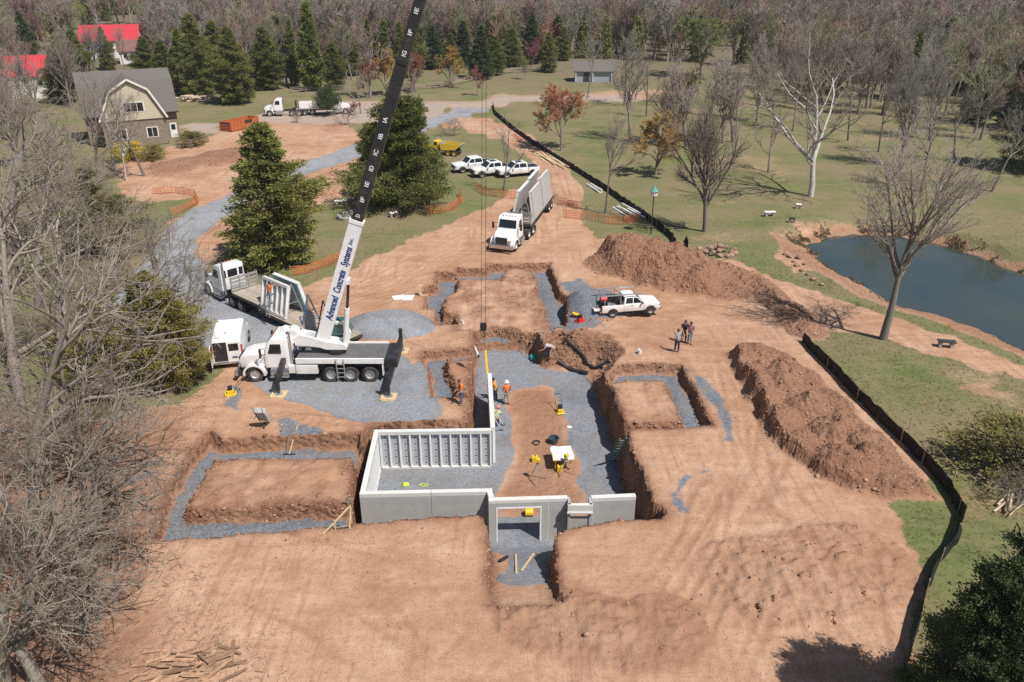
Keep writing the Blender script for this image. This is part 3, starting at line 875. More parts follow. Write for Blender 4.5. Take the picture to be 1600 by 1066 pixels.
tag(link('fallen_twigs', tufts(tpos, nrng.gamma(2.0, .1, 4000).clip(.05, .6), 5, TWIGM, 'fallen_twigs', True)), 'fallen twigs and leaf litter under the left trees', 'litter', kind='stuff')

# ------------------------------------------------------------------ trees
def rot_about(v, axis, ang):
    c, s = math.cos(ang), math.sin(ang)
    d = v[0] * axis[0] + v[1] * axis[1] + v[2] * axis[2]
    cx = (axis[1] * v[2] - axis[2] * v[1], axis[2] * v[0] - axis[0] * v[2], axis[0] * v[1] - axis[1] * v[0])
    return tuple(v[i] * c + cx[i] * s + axis[i] * d * (1 - c) for i in range(3))

def norm3(v):
    l = math.sqrt(v[0] ** 2 + v[1] ** 2 + v[2] ** 2) or 1
    return (v[0] / l, v[1] / l, v[2] / l)

def perp(v, r):
    a = r.uniform(0, 2 * math.pi)
    ref = (0, 0, 1) if abs(v[2]) < 0.9 else (1, 0, 0)
    u = norm3((v[1] * ref[2] - v[2] * ref[1], v[2] * ref[0] - v[0] * ref[2], v[0] * ref[1] - v[1] * ref[0]))
    return norm3(rot_about(u, v, a))

def grow_tree(seed, height=12.0, r0=0.22, fork=0.3, nmain=4, angles=(38, 42, 45, 45), ratios=(0.72, 0.55, 0.5, 0.45), kids=(7, 7, 6, 5), up=0.12, wig=0.12, twig=0.009, lean=0.0, levels=4):
    """polylines (points, radii, level) of a bare tree"""
    r = random.Random(seed)
    out = []
    def grow(p, d, length, rad, lv, rend):
        n = (7, 5, 4, 3, 2)[min(lv, 4)]
        pts, rs, ds = [p], [rad], [d]
        for k in range(n):
            w = wig * (1.0 + 0.4 * lv) * (0.5 if lv == 0 else 1)
            d = norm3((d[0] + r.gauss(0, w), d[1] + r.gauss(0, w), d[2] + r.gauss(0, w) * 0.6 + up * (0.4 if lv else 0.0)))
            p = (p[0] + d[0] * length / n, p[1] + d[1] * length / n, p[2] + d[2] * length / n)
            pts.append(p); rs.append(rad + (rend - rad) * ((k + 1) / n) ** 0.9); ds.append(d)
        out.append((pts, rs, lv))
        if lv >= levels: return
        nk = kids[min(lv, len(kids) - 1)]
        for c in range(nk):
            t = r.uniform(0.28 if lv else fork, 1.0) if c else 1.0
            f = t * n; i = min(int(f), n - 1); q = f - i
            pp = tuple(pts[i][m] * (1 - q) + pts[i + 1][m] * q for m in range(3))
            rr = rs[i] * (1 - q) + rs[i + 1] * q
            ang = R(angles[min(lv, len(angles) - 1)]) * r.uniform(0.55, 1.25) * (0.5 if c == 0 else 1)
            dd = rot_about(ds[i + 1], perp(ds[i + 1], r), ang)
            ll = length * ratios[min(lv, len(ratios) - 1)] * r.uniform(0.65, 1.15) * (1.15 - 0.55 * t if lv == 0 else 1.1 - 0.4 * t)
            cr = max(min(rr * 0.75, rad * 0.62 * ll / max(length * ratios[min(lv, 3)], 1e-3)), twig)
            grow(pp, norm3(dd), ll, cr, lv + 1, max(cr * 0.35, twig * 0.7))
    d0 = norm3((r.gauss(0, 0.05) + lean, r.gauss(0, 0.05), 1))
    grow((0, 0, -0.15), d0, height * 0.62, r0, 0, r0 * 0.28)
    return out

def tubes(polys, sides_by_level=(9, 6, 4, 3, 3), flare=True):
    """numpy tubes for a list of polylines"""
    groups = {}
    for pts, rs, lv in polys:
        groups.setdefault((len(pts), sides_by_level[min(lv, 4)]), []).append((pts, rs))
    Vs, Fs, o = [], [], 0
    for (n, k), lst in groups.items():
        Pn = np.array([a for a, b in lst]); Rn = np.array([b for a, b in lst])
        T = np.empty_like(Pn); T[:, 1:-1] = Pn[:, 2:] - Pn[:, :-2]; T[:, 0] = Pn[:, 1] - Pn[:, 0]; T[:, -1] = Pn[:, -1] - Pn[:, -2]
        T /= np.linalg.norm(T, axis=-1, keepdims=True) + 1e-9
        ref = np.where(np.abs(T[..., 2:3]) < 0.9, np.array([0, 0, 1.0]), np.array([1.0, 0, 0]))
        ref = np.repeat(ref[:, :1], n, 1)
        A = np.cross(T, ref); A /= np.linalg.norm(A, axis=-1, keepdims=True) + 1e-9
        B = np.cross(T, A)
        w = np.linspace(0, 2 * np.pi, k, endpoint=False)
        V = Pn[:, :, None] + (A[:, :, None] * np.cos(w)[:, None] + B[:, :, None] * np.sin(w)[:, None]) * Rn[:, :, None, None]
        m = len(lst)
        base = (np.arange(m) * n * k)[:, None, None] + (np.arange(n - 1) * k)[None, :, None] + np.arange(k)[None, None, :]
        nxt = (np.arange(m) * n * k)[:, None, None] + (np.arange(n - 1) * k)[None, :, None] + ((np.arange(k) + 1) % k)[None, None, :]
        F = np.stack([base, nxt, nxt + k, base + k], -1).reshape(-1, 4) + o
        Vs.append(V.reshape(-1, 3)); Fs.append(F); o += m * n * k
    return np.concatenate(Vs), np.concatenate(Fs)

def leaf_quads(pos, dirs, size, r, spread=0.8, asp=0.45, shade=None):
    """one kite per position"""
    n = len(pos)
    d = dirs + r.normal(0, spread, (n, 3)); d /= np.linalg.norm(d, axis=1, keepdims=True) + 1e-9
    s = np.cross(d, r.normal(0, 1, (n, 3))); s /= np.linalg.norm(s, axis=1, keepdims=True) + 1e-9
    L = (size * r.uniform(0.6, 1.4, n))[:, None]
    V = np.stack([pos, pos + d * L * 0.45 + s * L * asp * 0.5, pos + d * L, pos + d * L * 0.45 - s * L * asp * 0.5], 1)
    F = (np.arange(n) * 4)[:, None] + np.arange(4)[None]
    sh = r.uniform(0, 1, n) if shade is None else np.clip(shade + r.normal(0, 0.18, n), 0, 1)
    return V.reshape(-1, 3), F, sh

def bark(name, c, objvar=0.15):
    return mat(name, c, 0.9, var=0.25, scale=9, bump=0.4, spec=0.2, objvar=objvar)
BARK_GREY = bark('bark_grey', (0.215, 0.187, 0.158)); TWIG_GREY = bark('twig_grey', (0.275, 0.245, 0.215), 0.35)
BARK_WHITE = bark('bark_white', (0.46, 0.44, 0.40)); BARK_PALE = bark('bark_pale', (0.30, 0.275, 0.24)); TWIG_PALE = bark('twig_pale', (0.235, 0.20, 0.165))
BARK_DARK = bark('bark_dark', (0.12, 0.098, 0.08)); TWIG_BROWN = bark('twig_brown', (0.245, 0.20, 0.165), 0.35)
TWIG_RED = bark('twig_red', (0.30, 0.19, 0.165), 0.3); TWIG_OLIVE = bark('twig_olive', (0.27, 0.26, 0.15), 0.3)
TWIG_NEAR = bark('twig_near', (0.255, 0.218, 0.182), 0.25)
CEDAR = leaf_mat('cedar_leaf', (0.105, 0.125, 0.036), (0.31, 0.31, 0.09), 0.4)
PINE = leaf_mat('pine_needle', (0.045, 0.078, 0.036), (0.135, 0.17, 0.07), 0.35)
ARBOR = leaf_mat('arborvitae_leaf', (0.09, 0.135, 0.03), (0.26, 0.30, 0.07), 0.4)
OLIVE = leaf_mat('olive_leaf', (0.115, 0.12, 0.034), (0.34, 0.30, 0.085), 0.35)
BUD = {'orange': leaf_mat('bud_orange', (0.46, 0.20, 0.10), (0.64, 0.36, 0.21), 0.3), 'gold': leaf_mat('bud_gold', (0.36, 0.22, 0.06), (0.52, 0.36, 0.12), 0.3),
       'red': leaf_mat('bud_red', (0.27, 0.10, 0.08), (0.42, 0.21, 0.16), 0.3), 'pink': leaf_mat('bud_pink', (0.27, 0.09, 0.13), (0.40, 0.18, 0.22), 0.3),
       'green': leaf_mat('bud_green', (0.14, 0.18, 0.045), (0.30, 0.33, 0.10), 0.3), 'yellow': leaf_mat('bud_yellow', (0.55, 0.40, 0.03), (0.72, 0.55, 0.06), 0.3)}

TREE_KINDS = {}
def bare_kind(key, seed, bud=None, nbud=1, budsize=0.07, barkm=BARK_GREY, twigm=TWIG_GREY, **kw):
    polys = grow_tree(seed, **kw)
    top = max(max(p[2] for p in pts) for pts, rs, lv in polys)
    a, f = tubes([q for q in polys if q[2] <= 1])
    b, g = tubes([q for q in polys if q[2] > 1])
    parts = [('trunk', mesh_np('trunk', a, f, barkm, True)), ('crown', mesh_np('crown', b, g, twigm, False))]
    if bud:
        tw = [q for q in polys if q[2] >= kw.get('levels', 4) - 1]
        p = np.array([pt for q in tw for pt in q[0][1:]]); r = np.random.default_rng(seed)
        p = np.repeat(p, nbud, 0) + r.normal(0, 0.06, (len(p) * nbud, 3))
        V, F, sh = leaf_quads(p, np.tile([0, 0, 0.4], (len(p), 1)), budsize, r, 1.0, 0.7)
        parts.append(('leaves', mesh_np('leaves', V, F, BUD[bud], False, {'shade': ('FACE', sh)})))
    TREE_KINDS[key] = (top, parts)

def conifer_kind(key, seed, height, rad, leafm, n=9000, size=0.3, base=0.06, shape=0.8, droop=0.1, barkm=BARK_DARK, rag=0.25, nbr=150, spread=0.6):
    """branches carrying many small sprays; gaps stay between branches"""
    r = np.random.default_rng(seed); rr = random.Random(seed)
    lobes = [(rr.uniform(0, 6.28), rr.uniform(0.1, 0.9), rr.uniform(-rag, rag)) for _ in range(14)]
    br, P_, D_, S_ = [], [], [], []
    per = n // nbr
    for i in range(nbr):
        t = base + (1 - base) * (i + rr.random()) / nbr
        az = rr.uniform(0, 2 * math.pi)
        prof = (1 - t) ** shape * min(1.0, 0.55 + 3.2 * (t - base))
        for la, lt, lw in lobes:
            prof *= 1 + lw * math.exp(-((t - lt) / 0.15) ** 2) * max(0, math.cos(az - la))
        ln = rad * prof * rr.uniform(0.72, 1.12) + 0.12
        up = 0.35 * t + 0.15 - droop
        d = norm3((math.cos(az), math.sin(az), up))
        p0 = (0, 0, height * t * 0.96)
        pe = tuple(p0[k] + d[k] * ln for k in range(3))
        br.append(([p0, tuple((p0[k] + pe[k]) / 2 + (0.03 * ln if k == 2 else 0) for k in range(3)), pe], [0.05 * (1 - t) + 0.012, 0.03 * (1 - t) + 0.01, 0.006], 2))
        m = max(6, int(per * (0.35 + 1.1 * prof)))
        u = np.sqrt(r.uniform(0.04, 1.0, m))
        wdt = 0.17 * ln * (1.15 - u) + 0.09
        q = np.array(p0) + np.outer(u, np.array(pe) - np.array(p0)) + r.normal(0, 1, (m, 3)) * wdt[:, None] * np.array([1, 1, 0.55])
        P_.append(q); D_.append(np.tile(np.array(d), (m, 1)))
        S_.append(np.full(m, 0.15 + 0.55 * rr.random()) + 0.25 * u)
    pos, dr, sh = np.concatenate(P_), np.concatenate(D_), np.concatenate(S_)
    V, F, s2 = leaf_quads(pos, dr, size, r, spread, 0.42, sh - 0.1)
    tr = [([(0, 0, -0.15), (0.03, 0.02, height * 0.35), (0, 0, height * 0.97)], [0.018 * height, 0.013 * height, 0.01], 0)]
    a, f = tubes(tr + br, (8, 5, 4, 3, 3))
    TREE_KINDS[key] = (height, [('trunk', mesh_np('trunk', a, f, barkm, True)), ('crown', mesh_np('crown', V, F, leafm, False, {'shade': ('FACE', s2)}))])

# the kinds
bare_kind('upright', 3, height=13, r0=0.26, fork=0.22, angles=(30, 34, 38, 42), kids=(18, 10, 7, 4), ratios=(0.8, 0.52, 0.5, 0.5), up=0.20, wig=0.07)
bare_kind('vase', 14, height=12, r0=0.24, fork=0.42, angles=(38, 36, 42, 42), kids=(15, 9, 7, 4), ratios=(0.92, 0.6, 0.5, 0.5), up=0.16, wig=0.07)
bare_kind('open', 5, height=12, r0=0.20, fork=0.35, angles=(45, 45, 45, 45), kids=(11, 8, 6, 4), ratios=(0.75, 0.6, 0.5, 0.5), up=0.10, wig=0.11)
bare_kind('thin', 8, height=12, r0=0.13, fork=0.3, angles=(40, 42, 45, 45), kids=(9, 6, 5, 3), ratios=(0.5, 0.55, 0.5, 0.5), up=0.16, wig=0.10)
bare_kind('sycamore', 21, height=17, r0=0.27, fork=0.25, angles=(40, 48, 48, 48), kids=(11, 8, 7, 4), ratios=(0.85, 0.55, 0.48, 0.5), up=0.10, wig=0.13, barkm=BARK_WHITE, twigm=TWIG_PALE)
bare_kind('near_pale', 33, height=13, r0=0.24, twig=0.0065, fork=0.2, angles=(45, 48, 50, 50), kids=(10, 8, 7, 5), ratios=(0.72, 0.6, 0.5, 0.45), up=0.08, wig=0.13, barkm=BARK_PALE, twigm=TWIG_NEAR)
bare_kind('near_grey', 35, height=12, r0=0.22, twig=0.0065, fork=0.2, angles=(48, 48, 50, 50), kids=(11, 8, 6, 5), ratios=(0.72, 0.6, 0.5, 0.45), up=0.08, wig=0.12, barkm=BARK_GREY, twigm=TWIG_NEAR)
bare_kind('orange', 41, 'orange', 7, 0.09, height=8.5, r0=0.13, fork=0.15, angles=(42, 45, 48, 48), kids=(13, 8, 5, 3), ratios=(0.68, 0.55, 0.5, 0.5), up=0.14, wig=0.09)
bare_kind('gold', 43, 'gold', 7, 0.09, height=8, r0=0.13, fork=0.18, angles=(45, 45, 48, 48), kids=(12, 8, 5, 3), ratios=(0.68, 0.55, 0.5, 0.5), up=0.12, wig=0.09)
bare_kind('greenbud', 45, 'green', 8, 0.14, height=14, r0=0.24, fork=0.2, angles=(42, 42, 45, 45), kids=(12, 8, 5, 3), ratios=(0.78, 0.55, 0.5, 0.5), up=0.14, wig=0.09)
bare_kind('redbud', 47, 'red', 4, 0.13, height=9, r0=0.13, fork=0.2, angles=(42, 42, 45, 45), kids=(10, 7, 5, 3), ratios=(0.7, 0.55, 0.5, 0.5), up=0.14, wig=0.1, barkm=BARK_GREY, twigm=TWIG_BROWN)
bare_kind('pinkbud', 49, 'pink', 4, 0.13, height=8, r0=0.13, fork=0.2, angles=(45, 45, 45, 45), kids=(10, 7, 5, 3), ratios=(0.7, 0.55, 0.5, 0.5), up=0.12, wig=0.1)
for i in range(4):
    bare_kind('far%d' % i, 60 + i, height=15, r0=0.24, fork=0.3, angles=(34, 38, 42), kids=(14, 8, 7), ratios=(0.62, 0.54, 0.5), up=0.2, wig=0.08, twig=0.022, levels=3, barkm=BARK_GREY, twigm=(TWIG_GREY, TWIG_BROWN, TWIG_RED, TWIG_OLIVE)[i])
bare_kind('brush', 71, height=3.6, r0=0.05, fork=0.02, angles=(50, 50, 50, 50), kids=(18, 7, 5, 3), ratios=(0.9, 0.6, 0.5, 0.5), up=0.12, wig=0.15, twig=0.006, barkm=BARK_GREY, twigm=TWIG_BROWN)
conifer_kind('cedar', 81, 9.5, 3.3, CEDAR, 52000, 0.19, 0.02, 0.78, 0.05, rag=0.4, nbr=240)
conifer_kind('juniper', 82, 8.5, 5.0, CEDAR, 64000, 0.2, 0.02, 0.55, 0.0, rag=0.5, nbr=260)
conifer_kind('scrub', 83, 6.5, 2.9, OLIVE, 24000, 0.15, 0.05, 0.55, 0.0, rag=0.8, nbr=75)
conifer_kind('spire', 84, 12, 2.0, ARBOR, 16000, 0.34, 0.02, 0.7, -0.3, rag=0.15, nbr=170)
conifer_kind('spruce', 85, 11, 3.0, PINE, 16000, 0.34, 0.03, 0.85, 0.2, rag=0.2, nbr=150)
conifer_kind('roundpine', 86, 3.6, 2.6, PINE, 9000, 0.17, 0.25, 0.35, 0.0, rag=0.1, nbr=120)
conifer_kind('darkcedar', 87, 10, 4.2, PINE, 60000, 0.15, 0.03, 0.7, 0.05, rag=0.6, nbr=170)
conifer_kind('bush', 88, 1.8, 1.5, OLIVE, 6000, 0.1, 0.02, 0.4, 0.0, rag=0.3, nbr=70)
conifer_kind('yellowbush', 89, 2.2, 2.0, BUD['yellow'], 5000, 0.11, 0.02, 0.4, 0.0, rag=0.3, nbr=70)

def plant(kind, name, loc, height, label, cat='tree', group=None, width=1.0, rz=None, lean=(0, 0)):
    top, parts = TREE_KINDS[kind]
    e = empty(name, loc, rnd.uniform(0, 6.28) if rz is None else rz)
    sc = height / top
    e.scale = (sc * width, sc * width, sc)
    if lean != (0, 0):
        e.rotation_mode = 'XYZ'; e.rotation_euler = (lean[0], lean[1], e.rotation_euler.z)
    for pn, me in parts:
        link(pn, me, e)
    tag(e, label, cat, group)
    return e

def plant_px(kind, name, px, py, toprow, label, **kw):
    g = G(px, py)
    h = z_at(g.x, g.y, toprow) - g.z
    return plant(kind, name, g, h, label, **kw)

B = 'bare_tree'
plant_px('vase', B, 1380, 530, 178, 'tall leafless tree standing alone between the silt fence and the pond', width=1.15, rz=0.4)
plant_px('upright', B, 1101, 362, 112, 'dense upright leafless tree beyond the rock pile', width=0.9)
plant_px('sycamore', 'sycamore_tree', 1266, 307, 2, 'big white barked sycamore on the lawn above the pond', width=1.25, rz=2.2)
plant_px('open', B, 945, 334, 158, 'slim leafless tree beside the white pipes and silt fence', width=0.65)
plant_px('thin', B, 787, 299, 165, 'small leafless tree in front of the three parked pickups', width=0.9)
plant_px('upright', B, 1408, 262, 75, 'dark leafless tree on the lawn right of the white sycamore', width=0.8)
plant_px('open', B, 1440, 300, 140, 'low spreading leafless tree at the far side of the pond', width=1.0)
plant_px('open', B, 918, 152, 36, 'leafless tree in front of the grey shed', width=0.7)
plant_px('open', B, 975, 165, 28, 'grey leafless tree right of the grey shed', width=0.8)
plant_px('thin', B, 1010, 182, 70, 'leafless tree with pale forked stem right of the tan lane', width=1.0)
plant_px('thin', B, 1200, 270, 150, 'thin leafless tree left of the white sycamore', width=1.1)
plant_px('thin', B, 1325, 220, 110, 'slim leafless tree behind the white sycamore', width=1.2)
plant_px('orange', 'maple_tree', 877, 236, 128, 'round maple in orange spring bloom beside the silt fence', width=1.2)
plant_px('gold', 'budding_tree', 1024, 274, 172, 'low golden brown budding tree on the lawn', width=1.15)
plant_px('greenbud', 'budding_tree', 1095, 122, 8, 'large round yellow green budding tree behind the lawn', width=1.35)
plant_px('greenbud', 'budding_tree', 1070, 190, 100, 'small yellow green budding tree beside the upright bare tree', width=0.6)
plant_px('thin', B, 564, 178, 90, 'leafless tree with red buds beside the round pine', width=1.2)
plant_px('thin', B, 655, 190, 85, 'leafless tree hidden behind the black crane boom', width=1.2)
for px, py, tr, k, w, words in [(1150, 215, 95, 'open', 0.8, 'bare tree right behind the dense upright tree'), (1182, 192, 60, 'upright', 0.9, 'bare tree on the lawn left of the sycamore crown'), (1240, 205, 70, 'open', 0.9, 'bare tree under the left limbs of the sycamore'),
                                (1340, 178, 50, 'upright', 1.0, 'bare tree behind the right limbs of the sycamore'), (1372, 238, 110, 'open', 0.9, 'spreading bare tree right of the sycamore foot'), (1452, 218, 70, 'upright', 1.0, 'bare tree behind the pond tree crown'),
                                (1490, 252, 120, 'open', 1.0, 'bare tree on the lawn at the far right'), (1550, 300, 150, 'open', 1.0, 'bare tree beyond the right end of the pond'), (1300, 162, 40, 'open', 1.0, 'bare tree high behind the sycamore'),
                                (1110, 182, 70, 'open', 0.9, 'bare tree behind the dense upright tree crown'), (1060, 162, 60, 'thin', 1.2, 'slim bare tree at the end of the tan lane'), (1228, 162, 45, 'upright', 1.0, 'bare tree behind the sycamore left limb'), (1420, 185, 55, 'open', 1.1, 'bare tree between sycamore and right evergreens')]:
    plant_px(k, 'bare_tree', px, py, tr, words, width=w, group='bare trees on the right lawn')
# evergreens near the site
plant_px('cedar', 'cedar_tree', 434, 412, 186, 'large cedar standing beside the flatbed trailer', width=1.2)
plant_px('juniper', 'juniper_tree', 634, 318, 150, 'broad spreading juniper behind the crane boom', width=1.0)
plant_px('juniper', 'juniper_tree', 590, 300, 192, 'smaller juniper at the left flank of the broad juniper', width=0.75)
plant_px('roundpine', 'round_pine', 512, 181, 140, 'small clipped round pine in front of the parked flatbed truck', width=0.85)
plant_px('scrub', 'scrub_cedar', 255, 598, 425, 'yellowish cedar left of the white van', width=1.15)
plant_px('scrub', 'scrub_cedar', 165, 600, 470, 'ragged yellowish cedar among the bare trees left of the van cedar', width=1.1)
plant_px('scrub', 'scrub_cedar', 292, 600, 470, 'low cedar reaching towards the rear of the white van', width=0.95)
plant_px('scrub', 'scrub_cedar', 160, 395, 260, 'ragged cedar at the far edge of the gravel drive', width=1.0)
g = G(1560, 1055)
plant('darkcedar', 'cedar_tree', (g.x + 2.0, g.y - 0.2, g.z), 6.4, 'dark cedar at the lower right corner beside the silt fence', width=1.0)
plant('darkcedar', 'cedar_tree', (16.2, 18.5, 0), 10.5, 'tall cedar beyond the lower right corner shading the soil', width=0.8)
plant('darkcedar', 'cedar_tree', (14.7, 18.0, 0), 9.0, 'dark cedar cut by the bottom edge at the lower right', width=0.65)
plant_px('darkcedar', 'cedar_tree', 1600, 265, 95, 'dark evergreen at the right edge behind the pond', width=1.0)
# background evergreens (base px, base row, top row, kind, width, words)
for px, py, tr, k, w, words in [
    (370, 162, 38, 'cedar', 1.1, 'wide olive cedar on the lawn behind the roll off container'), (387, 100, 0, 'spire', 0.8, 'tall bright arborvitae left of the wide olive cedar'),
    (491, 142, 0, 'spire', 1.0, 'tallest bright green arborvitae behind the parked trucks'), (462, 135, 30, 'spire', 0.8, 'arborvitae just left of the tallest arborvitae'),
    (525, 140, 65, 'cedar', 1.0, 'short olive cedar right of the tallest arborvitae'), (578, 110, 28, 'spire', 1.0, 'first pointed evergreen left of the boom'),
    (604, 112, 30, 'spire', 1.0, 'second pointed evergreen left of the boom'), (628, 110, 32, 'spire', 0.9, 'pointed evergreen touching the left edge of the boom'),
    (677, 108, 38, 'spruce', 1.2, 'blue green spruce right of the boom'), (705, 105, 50, 'cedar', 1.0, 'olive cedar right of the blue green spruce'),
    (752, 124, 38, 'spruce', 1.1, 'dark spruce left of the lawn fence'), (775, 118, 55, 'cedar', 1.0, 'olive evergreen beside the dark spruce'),
    (857, 113, 48, 'cedar', 0.9, 'dense olive cedar left of the grey shed'), (830, 100, 20, 'spruce', 1.1, 'dark evergreen behind the pink tree'),
    (1520, 192, 92, 'cedar', 0.9, 'cedar at the right end of the lawn'), (1505, 150, 62, 'spruce', 1.0, 'dark evergreen behind the cedar at the right end'),
    (1545, 185, 98, 'spire', 1.1, 'yellow green evergreen at the right end of the lawn'), (1575, 200, 90, 'spruce', 1.0, 'blue green evergreen near the right frame edge'),
    (1418, 160, 45, 'spire', 0.7, 'narrow golden evergreen behind the sycamore'), (1470, 120, 25, 'spruce', 1.2, 'dark evergreen high behind the right lawn'),
    (290, 140, 45, 'spire', 1.2, 'dark green evergreen behind the barn house roof'), (265, 150, 60, 'cedar', 1.0, 'evergreen right behind the barn house'),
    (315, 150, 18, 'cedar', 0.9, 'evergreen between the barn house and the wide cedar'), (128, 130, 45, 'cedar', 1.0, 'evergreen left of the barn house ridge'),
    (45, 90, 15, 'spruce', 1.0, 'evergreen behind the left red roof'), (170, 110, 40, 'cedar', 0.8, 'evergreen between the two red roofs'),
    (345, 140, 30, 'cedar', 1.0, 'evergreen behind the left flank of the wide olive cedar'), (420, 140, 40, 'cedar', 1.1, 'olive evergreen right of the wide olive cedar'), (440, 120, 22, 'spruce', 1.2, 'dark evergreen behind the parked tractor'),
    (550, 118, 50, 'cedar', 1.2, 'olive evergreen left of the pointed pair'), (645, 120, 45, 'cedar', 1.2, 'olive evergreen behind the boom'), (725, 100, 30, 'spruce', 1.1, 'spruce between the blue green and dark spruces'), (800, 105, 42, 'cedar', 1.1, 'olive cedar right of the dark spruce'),
    (785, 85, 25, 'spruce', 1.3, 'spruce farther behind the dark spruce'), (235, 135, 55, 'cedar', 1.2, 'evergreen above the barn house ridge'), (100, 160, 70, 'cedar', 1.2, 'evergreen at the left end of the barn house'), (1300, 110, 30, 'cedar', 1.2, 'olive evergreen behind the middle of the sycamore'), (1380, 120, 35, 'cedar', 1.1, 'olive evergreen behind the right of the sycamore'),
    (1535, 130, 40, 'cedar', 1.2, 'olive evergreen behind the yellow green evergreen'), (985, 85, 30, 'cedar', 1.2, 'olive evergreen right behind the grey shed'), (880, 95, 40, 'cedar', 1.0, 'olive evergreen left behind the grey shed'),
    (930, 60, 8, 'spruce', 1.2, 'dark evergreen far behind the grey shed'), (1010, 55, 0, 'spruce', 1.3, 'dark evergreen behind the large budding tree'),
    (1225, 90, 10, 'cedar', 1.2, 'olive evergreen behind the left side of the sycamore'), (1590, 90, 20, 'spruce', 1.2, 'dark evergreen at the upper right corner')]:
    plant_px(k, 'evergreen_tree', px, py, tr, words, width=w, group='evergreens behind the site')
for px, py, tr, k, w, words in [
    (605, 150, 75, 'gold', 1.0, 'brownish budding tree left of the boom'), (575, 155, 88, 'redbud', 0.8, 'red tipped tree left of the boom'), (650, 145, 78, 'redbud', 1.0, 'red budding tree just right of the boom'),
    (705, 138, 72, 'gold', 1.0, 'brown budding tree before the dark spruce'), (745, 150, 100, 'redbud', 0.7, 'small red budding tree in front of the lawn fence'), (830, 112, 58, 'pinkbud', 0.8, 'small pink flowering tree left of the olive cedar'),
    (237, 80, 22, 'redbud', 1.1, 'dark red tree beside the white houses'), (222, 98, 70, 'redbud', 0.8, 'small dark red tree in front of the white house'), (820, 125, 85, 'greenbud', 0.6, 'pale green shrub tree on the lawn'),
    (1170, 100, 20, 'greenbud', 0.7, 'yellow green tree at the far right meadow'), (1130, 45, 0, 'redbud', 1.2, 'red budding tree far beyond the meadow'), (555, 180, 158, 'redbud', 1.4, 'reddish shrub right of the round pine')]:
    plant_px(k, 'budding_tree', px, py, tr, words, width=w, group='budding trees behind the site')

# bare trees along the left edge
for px, py, tr, k, w, words in [
    (66, 1075, 600, 'near_pale', 0.95, 'pale forked tree at the bottom left corner'), (8, 960, 420, 'near_pale', 0.9, 'white stemmed tree at the left frame edge'),
    (105, 905, 560, 'near_grey', 0.9, 'grey bare tree between the pale trees at bottom left'), (60, 800, 330, 'near_grey', 0.9, 'grey bare tree at the left edge beside the garage trench'),
    (128, 700, 400, 'near_pale', 0.7, 'slanting pale tree left of the felled logs'), (30, 640, 230, 'near_grey', 1.0, 'tall grey tree at the left edge level with the van'),
    (110, 580, 240, 'near_pale', 0.9, 'large pale trunk beside the black tarpaulins'), (228, 560, 330, 'near_grey', 0.75, 'bare tree rising out of the yellowish cedar'),
    (255, 470, 300, 'near_grey', 0.7, 'bare tree leaning over the gravel drive'),
    (60, 480, 200, 'near_grey', 1.0, 'bare tree above the left end of the gravel drive'), (15, 400, 130, 'near_grey', 1.0, 'bare tree at the left edge below the red roof'),
    (120, 370, 215, 'near_grey', 0.9, 'bare tree below the barn house at left'), (198, 282, 90, 'sycamore', 0.6, 'pale bare tree in front of the barn house gable'),
    (180, 268, 100, 'near_pale', 0.7, 'second pale bare tree in front of the barn house gable'), (75, 300, 130, 'near_grey', 0.8, 'grey bare tree left of the barn house'),
    (30, 260, 90, 'upright', 1.0, 'bare tree at the left edge beside the red roofed house'), (205, 640, 560, 'near_grey', 0.8, 'sparse young tree beside the felled logs'),
    (130, 960, 700, 'near_grey', 1.0, 'fine twigged tree right of the bottom left fork'), (30, 830, 540, 'near_pale', 0.9, 'pale tree at the left edge level with the garage trench'),
    (150, 745, 560, 'near_grey', 0.9, 'fine twigged tree just left of the longest felled log'), (10, 1065, 830, 'near_pale', 0.9, 'pale twiggy tree in the very bottom left corner'),
    (150, 292, 100, 'thin', 1.1, 'thin bare tree screening the left side of the gable'), (226, 275, 110, 'thin', 1.1, 'thin bare tree screening the right side of the gable'), (60, 178, 60, 'upright', 0.9, 'bare tree in front of the left red roof'), (115, 165, 50, 'upright', 0.9, 'bare tree between the left red roof and barn house'),
    (150, 125, 20, 'upright', 0.9, 'bare tree in front of the long red roof'), (198, 120, 30, 'open', 0.8, 'bare tree in front of the small white house'), (30, 150, 30, 'upright', 0.9, 'bare tree left of the left red roof'),
    (290, 520, 390, 'near_grey', 0.7, 'bare tree between the van cedar and the gravel drive'), (20, 1080, 760, 'near_grey', 0.9, 'grey tree cut by the bottom left corner'), (40, 1000, 700, 'near_grey', 1.0, 'tangled grey tree behind the bottom left fork'), (150, 830, 620, 'near_grey', 0.9, 'thin bare tree over the leaf strewn soil')]:
    plant_px(k, 'bare_tree', px, py, tr, words, width=w, group='bare trees along the left edge')
# brush
for px, py, tr, w, words in [(110, 1000, 890, 1.3, 'grey brush under the pale fork'), (40, 900, 790, 1.4, 'grey brush at the left frame edge'), (70, 760, 650, 1.3, 'dry brush left of the felled logs'),
                             (20, 720, 600, 1.4, 'dry brush at the left frame edge above the logs'), (165, 640, 590, 1.2, 'dry brush under the yellowish cedars'), (120, 470, 390, 1.5, 'brown brush at the end of the gravel drive'),
                             (60, 380, 290, 1.6, 'brown brush on the slope below the barn house'), (150, 300, 235, 1.6, 'brown brush left of the barn house shrubs'), (20, 560, 470, 1.5, 'brown brush by the left frame edge'),
                             (545, 195, 160, 1.3, 'grey shrub on the island by the parked trucks'), (710, 212, 180, 1.4, 'bare shrub beside the yellow dump truck'), (465, 192, 170, 1.2, 'dry pampas clump by the parked tractor')]:
    plant_px('brush', 'brush', px, py, tr, words, cat='brush', width=w)
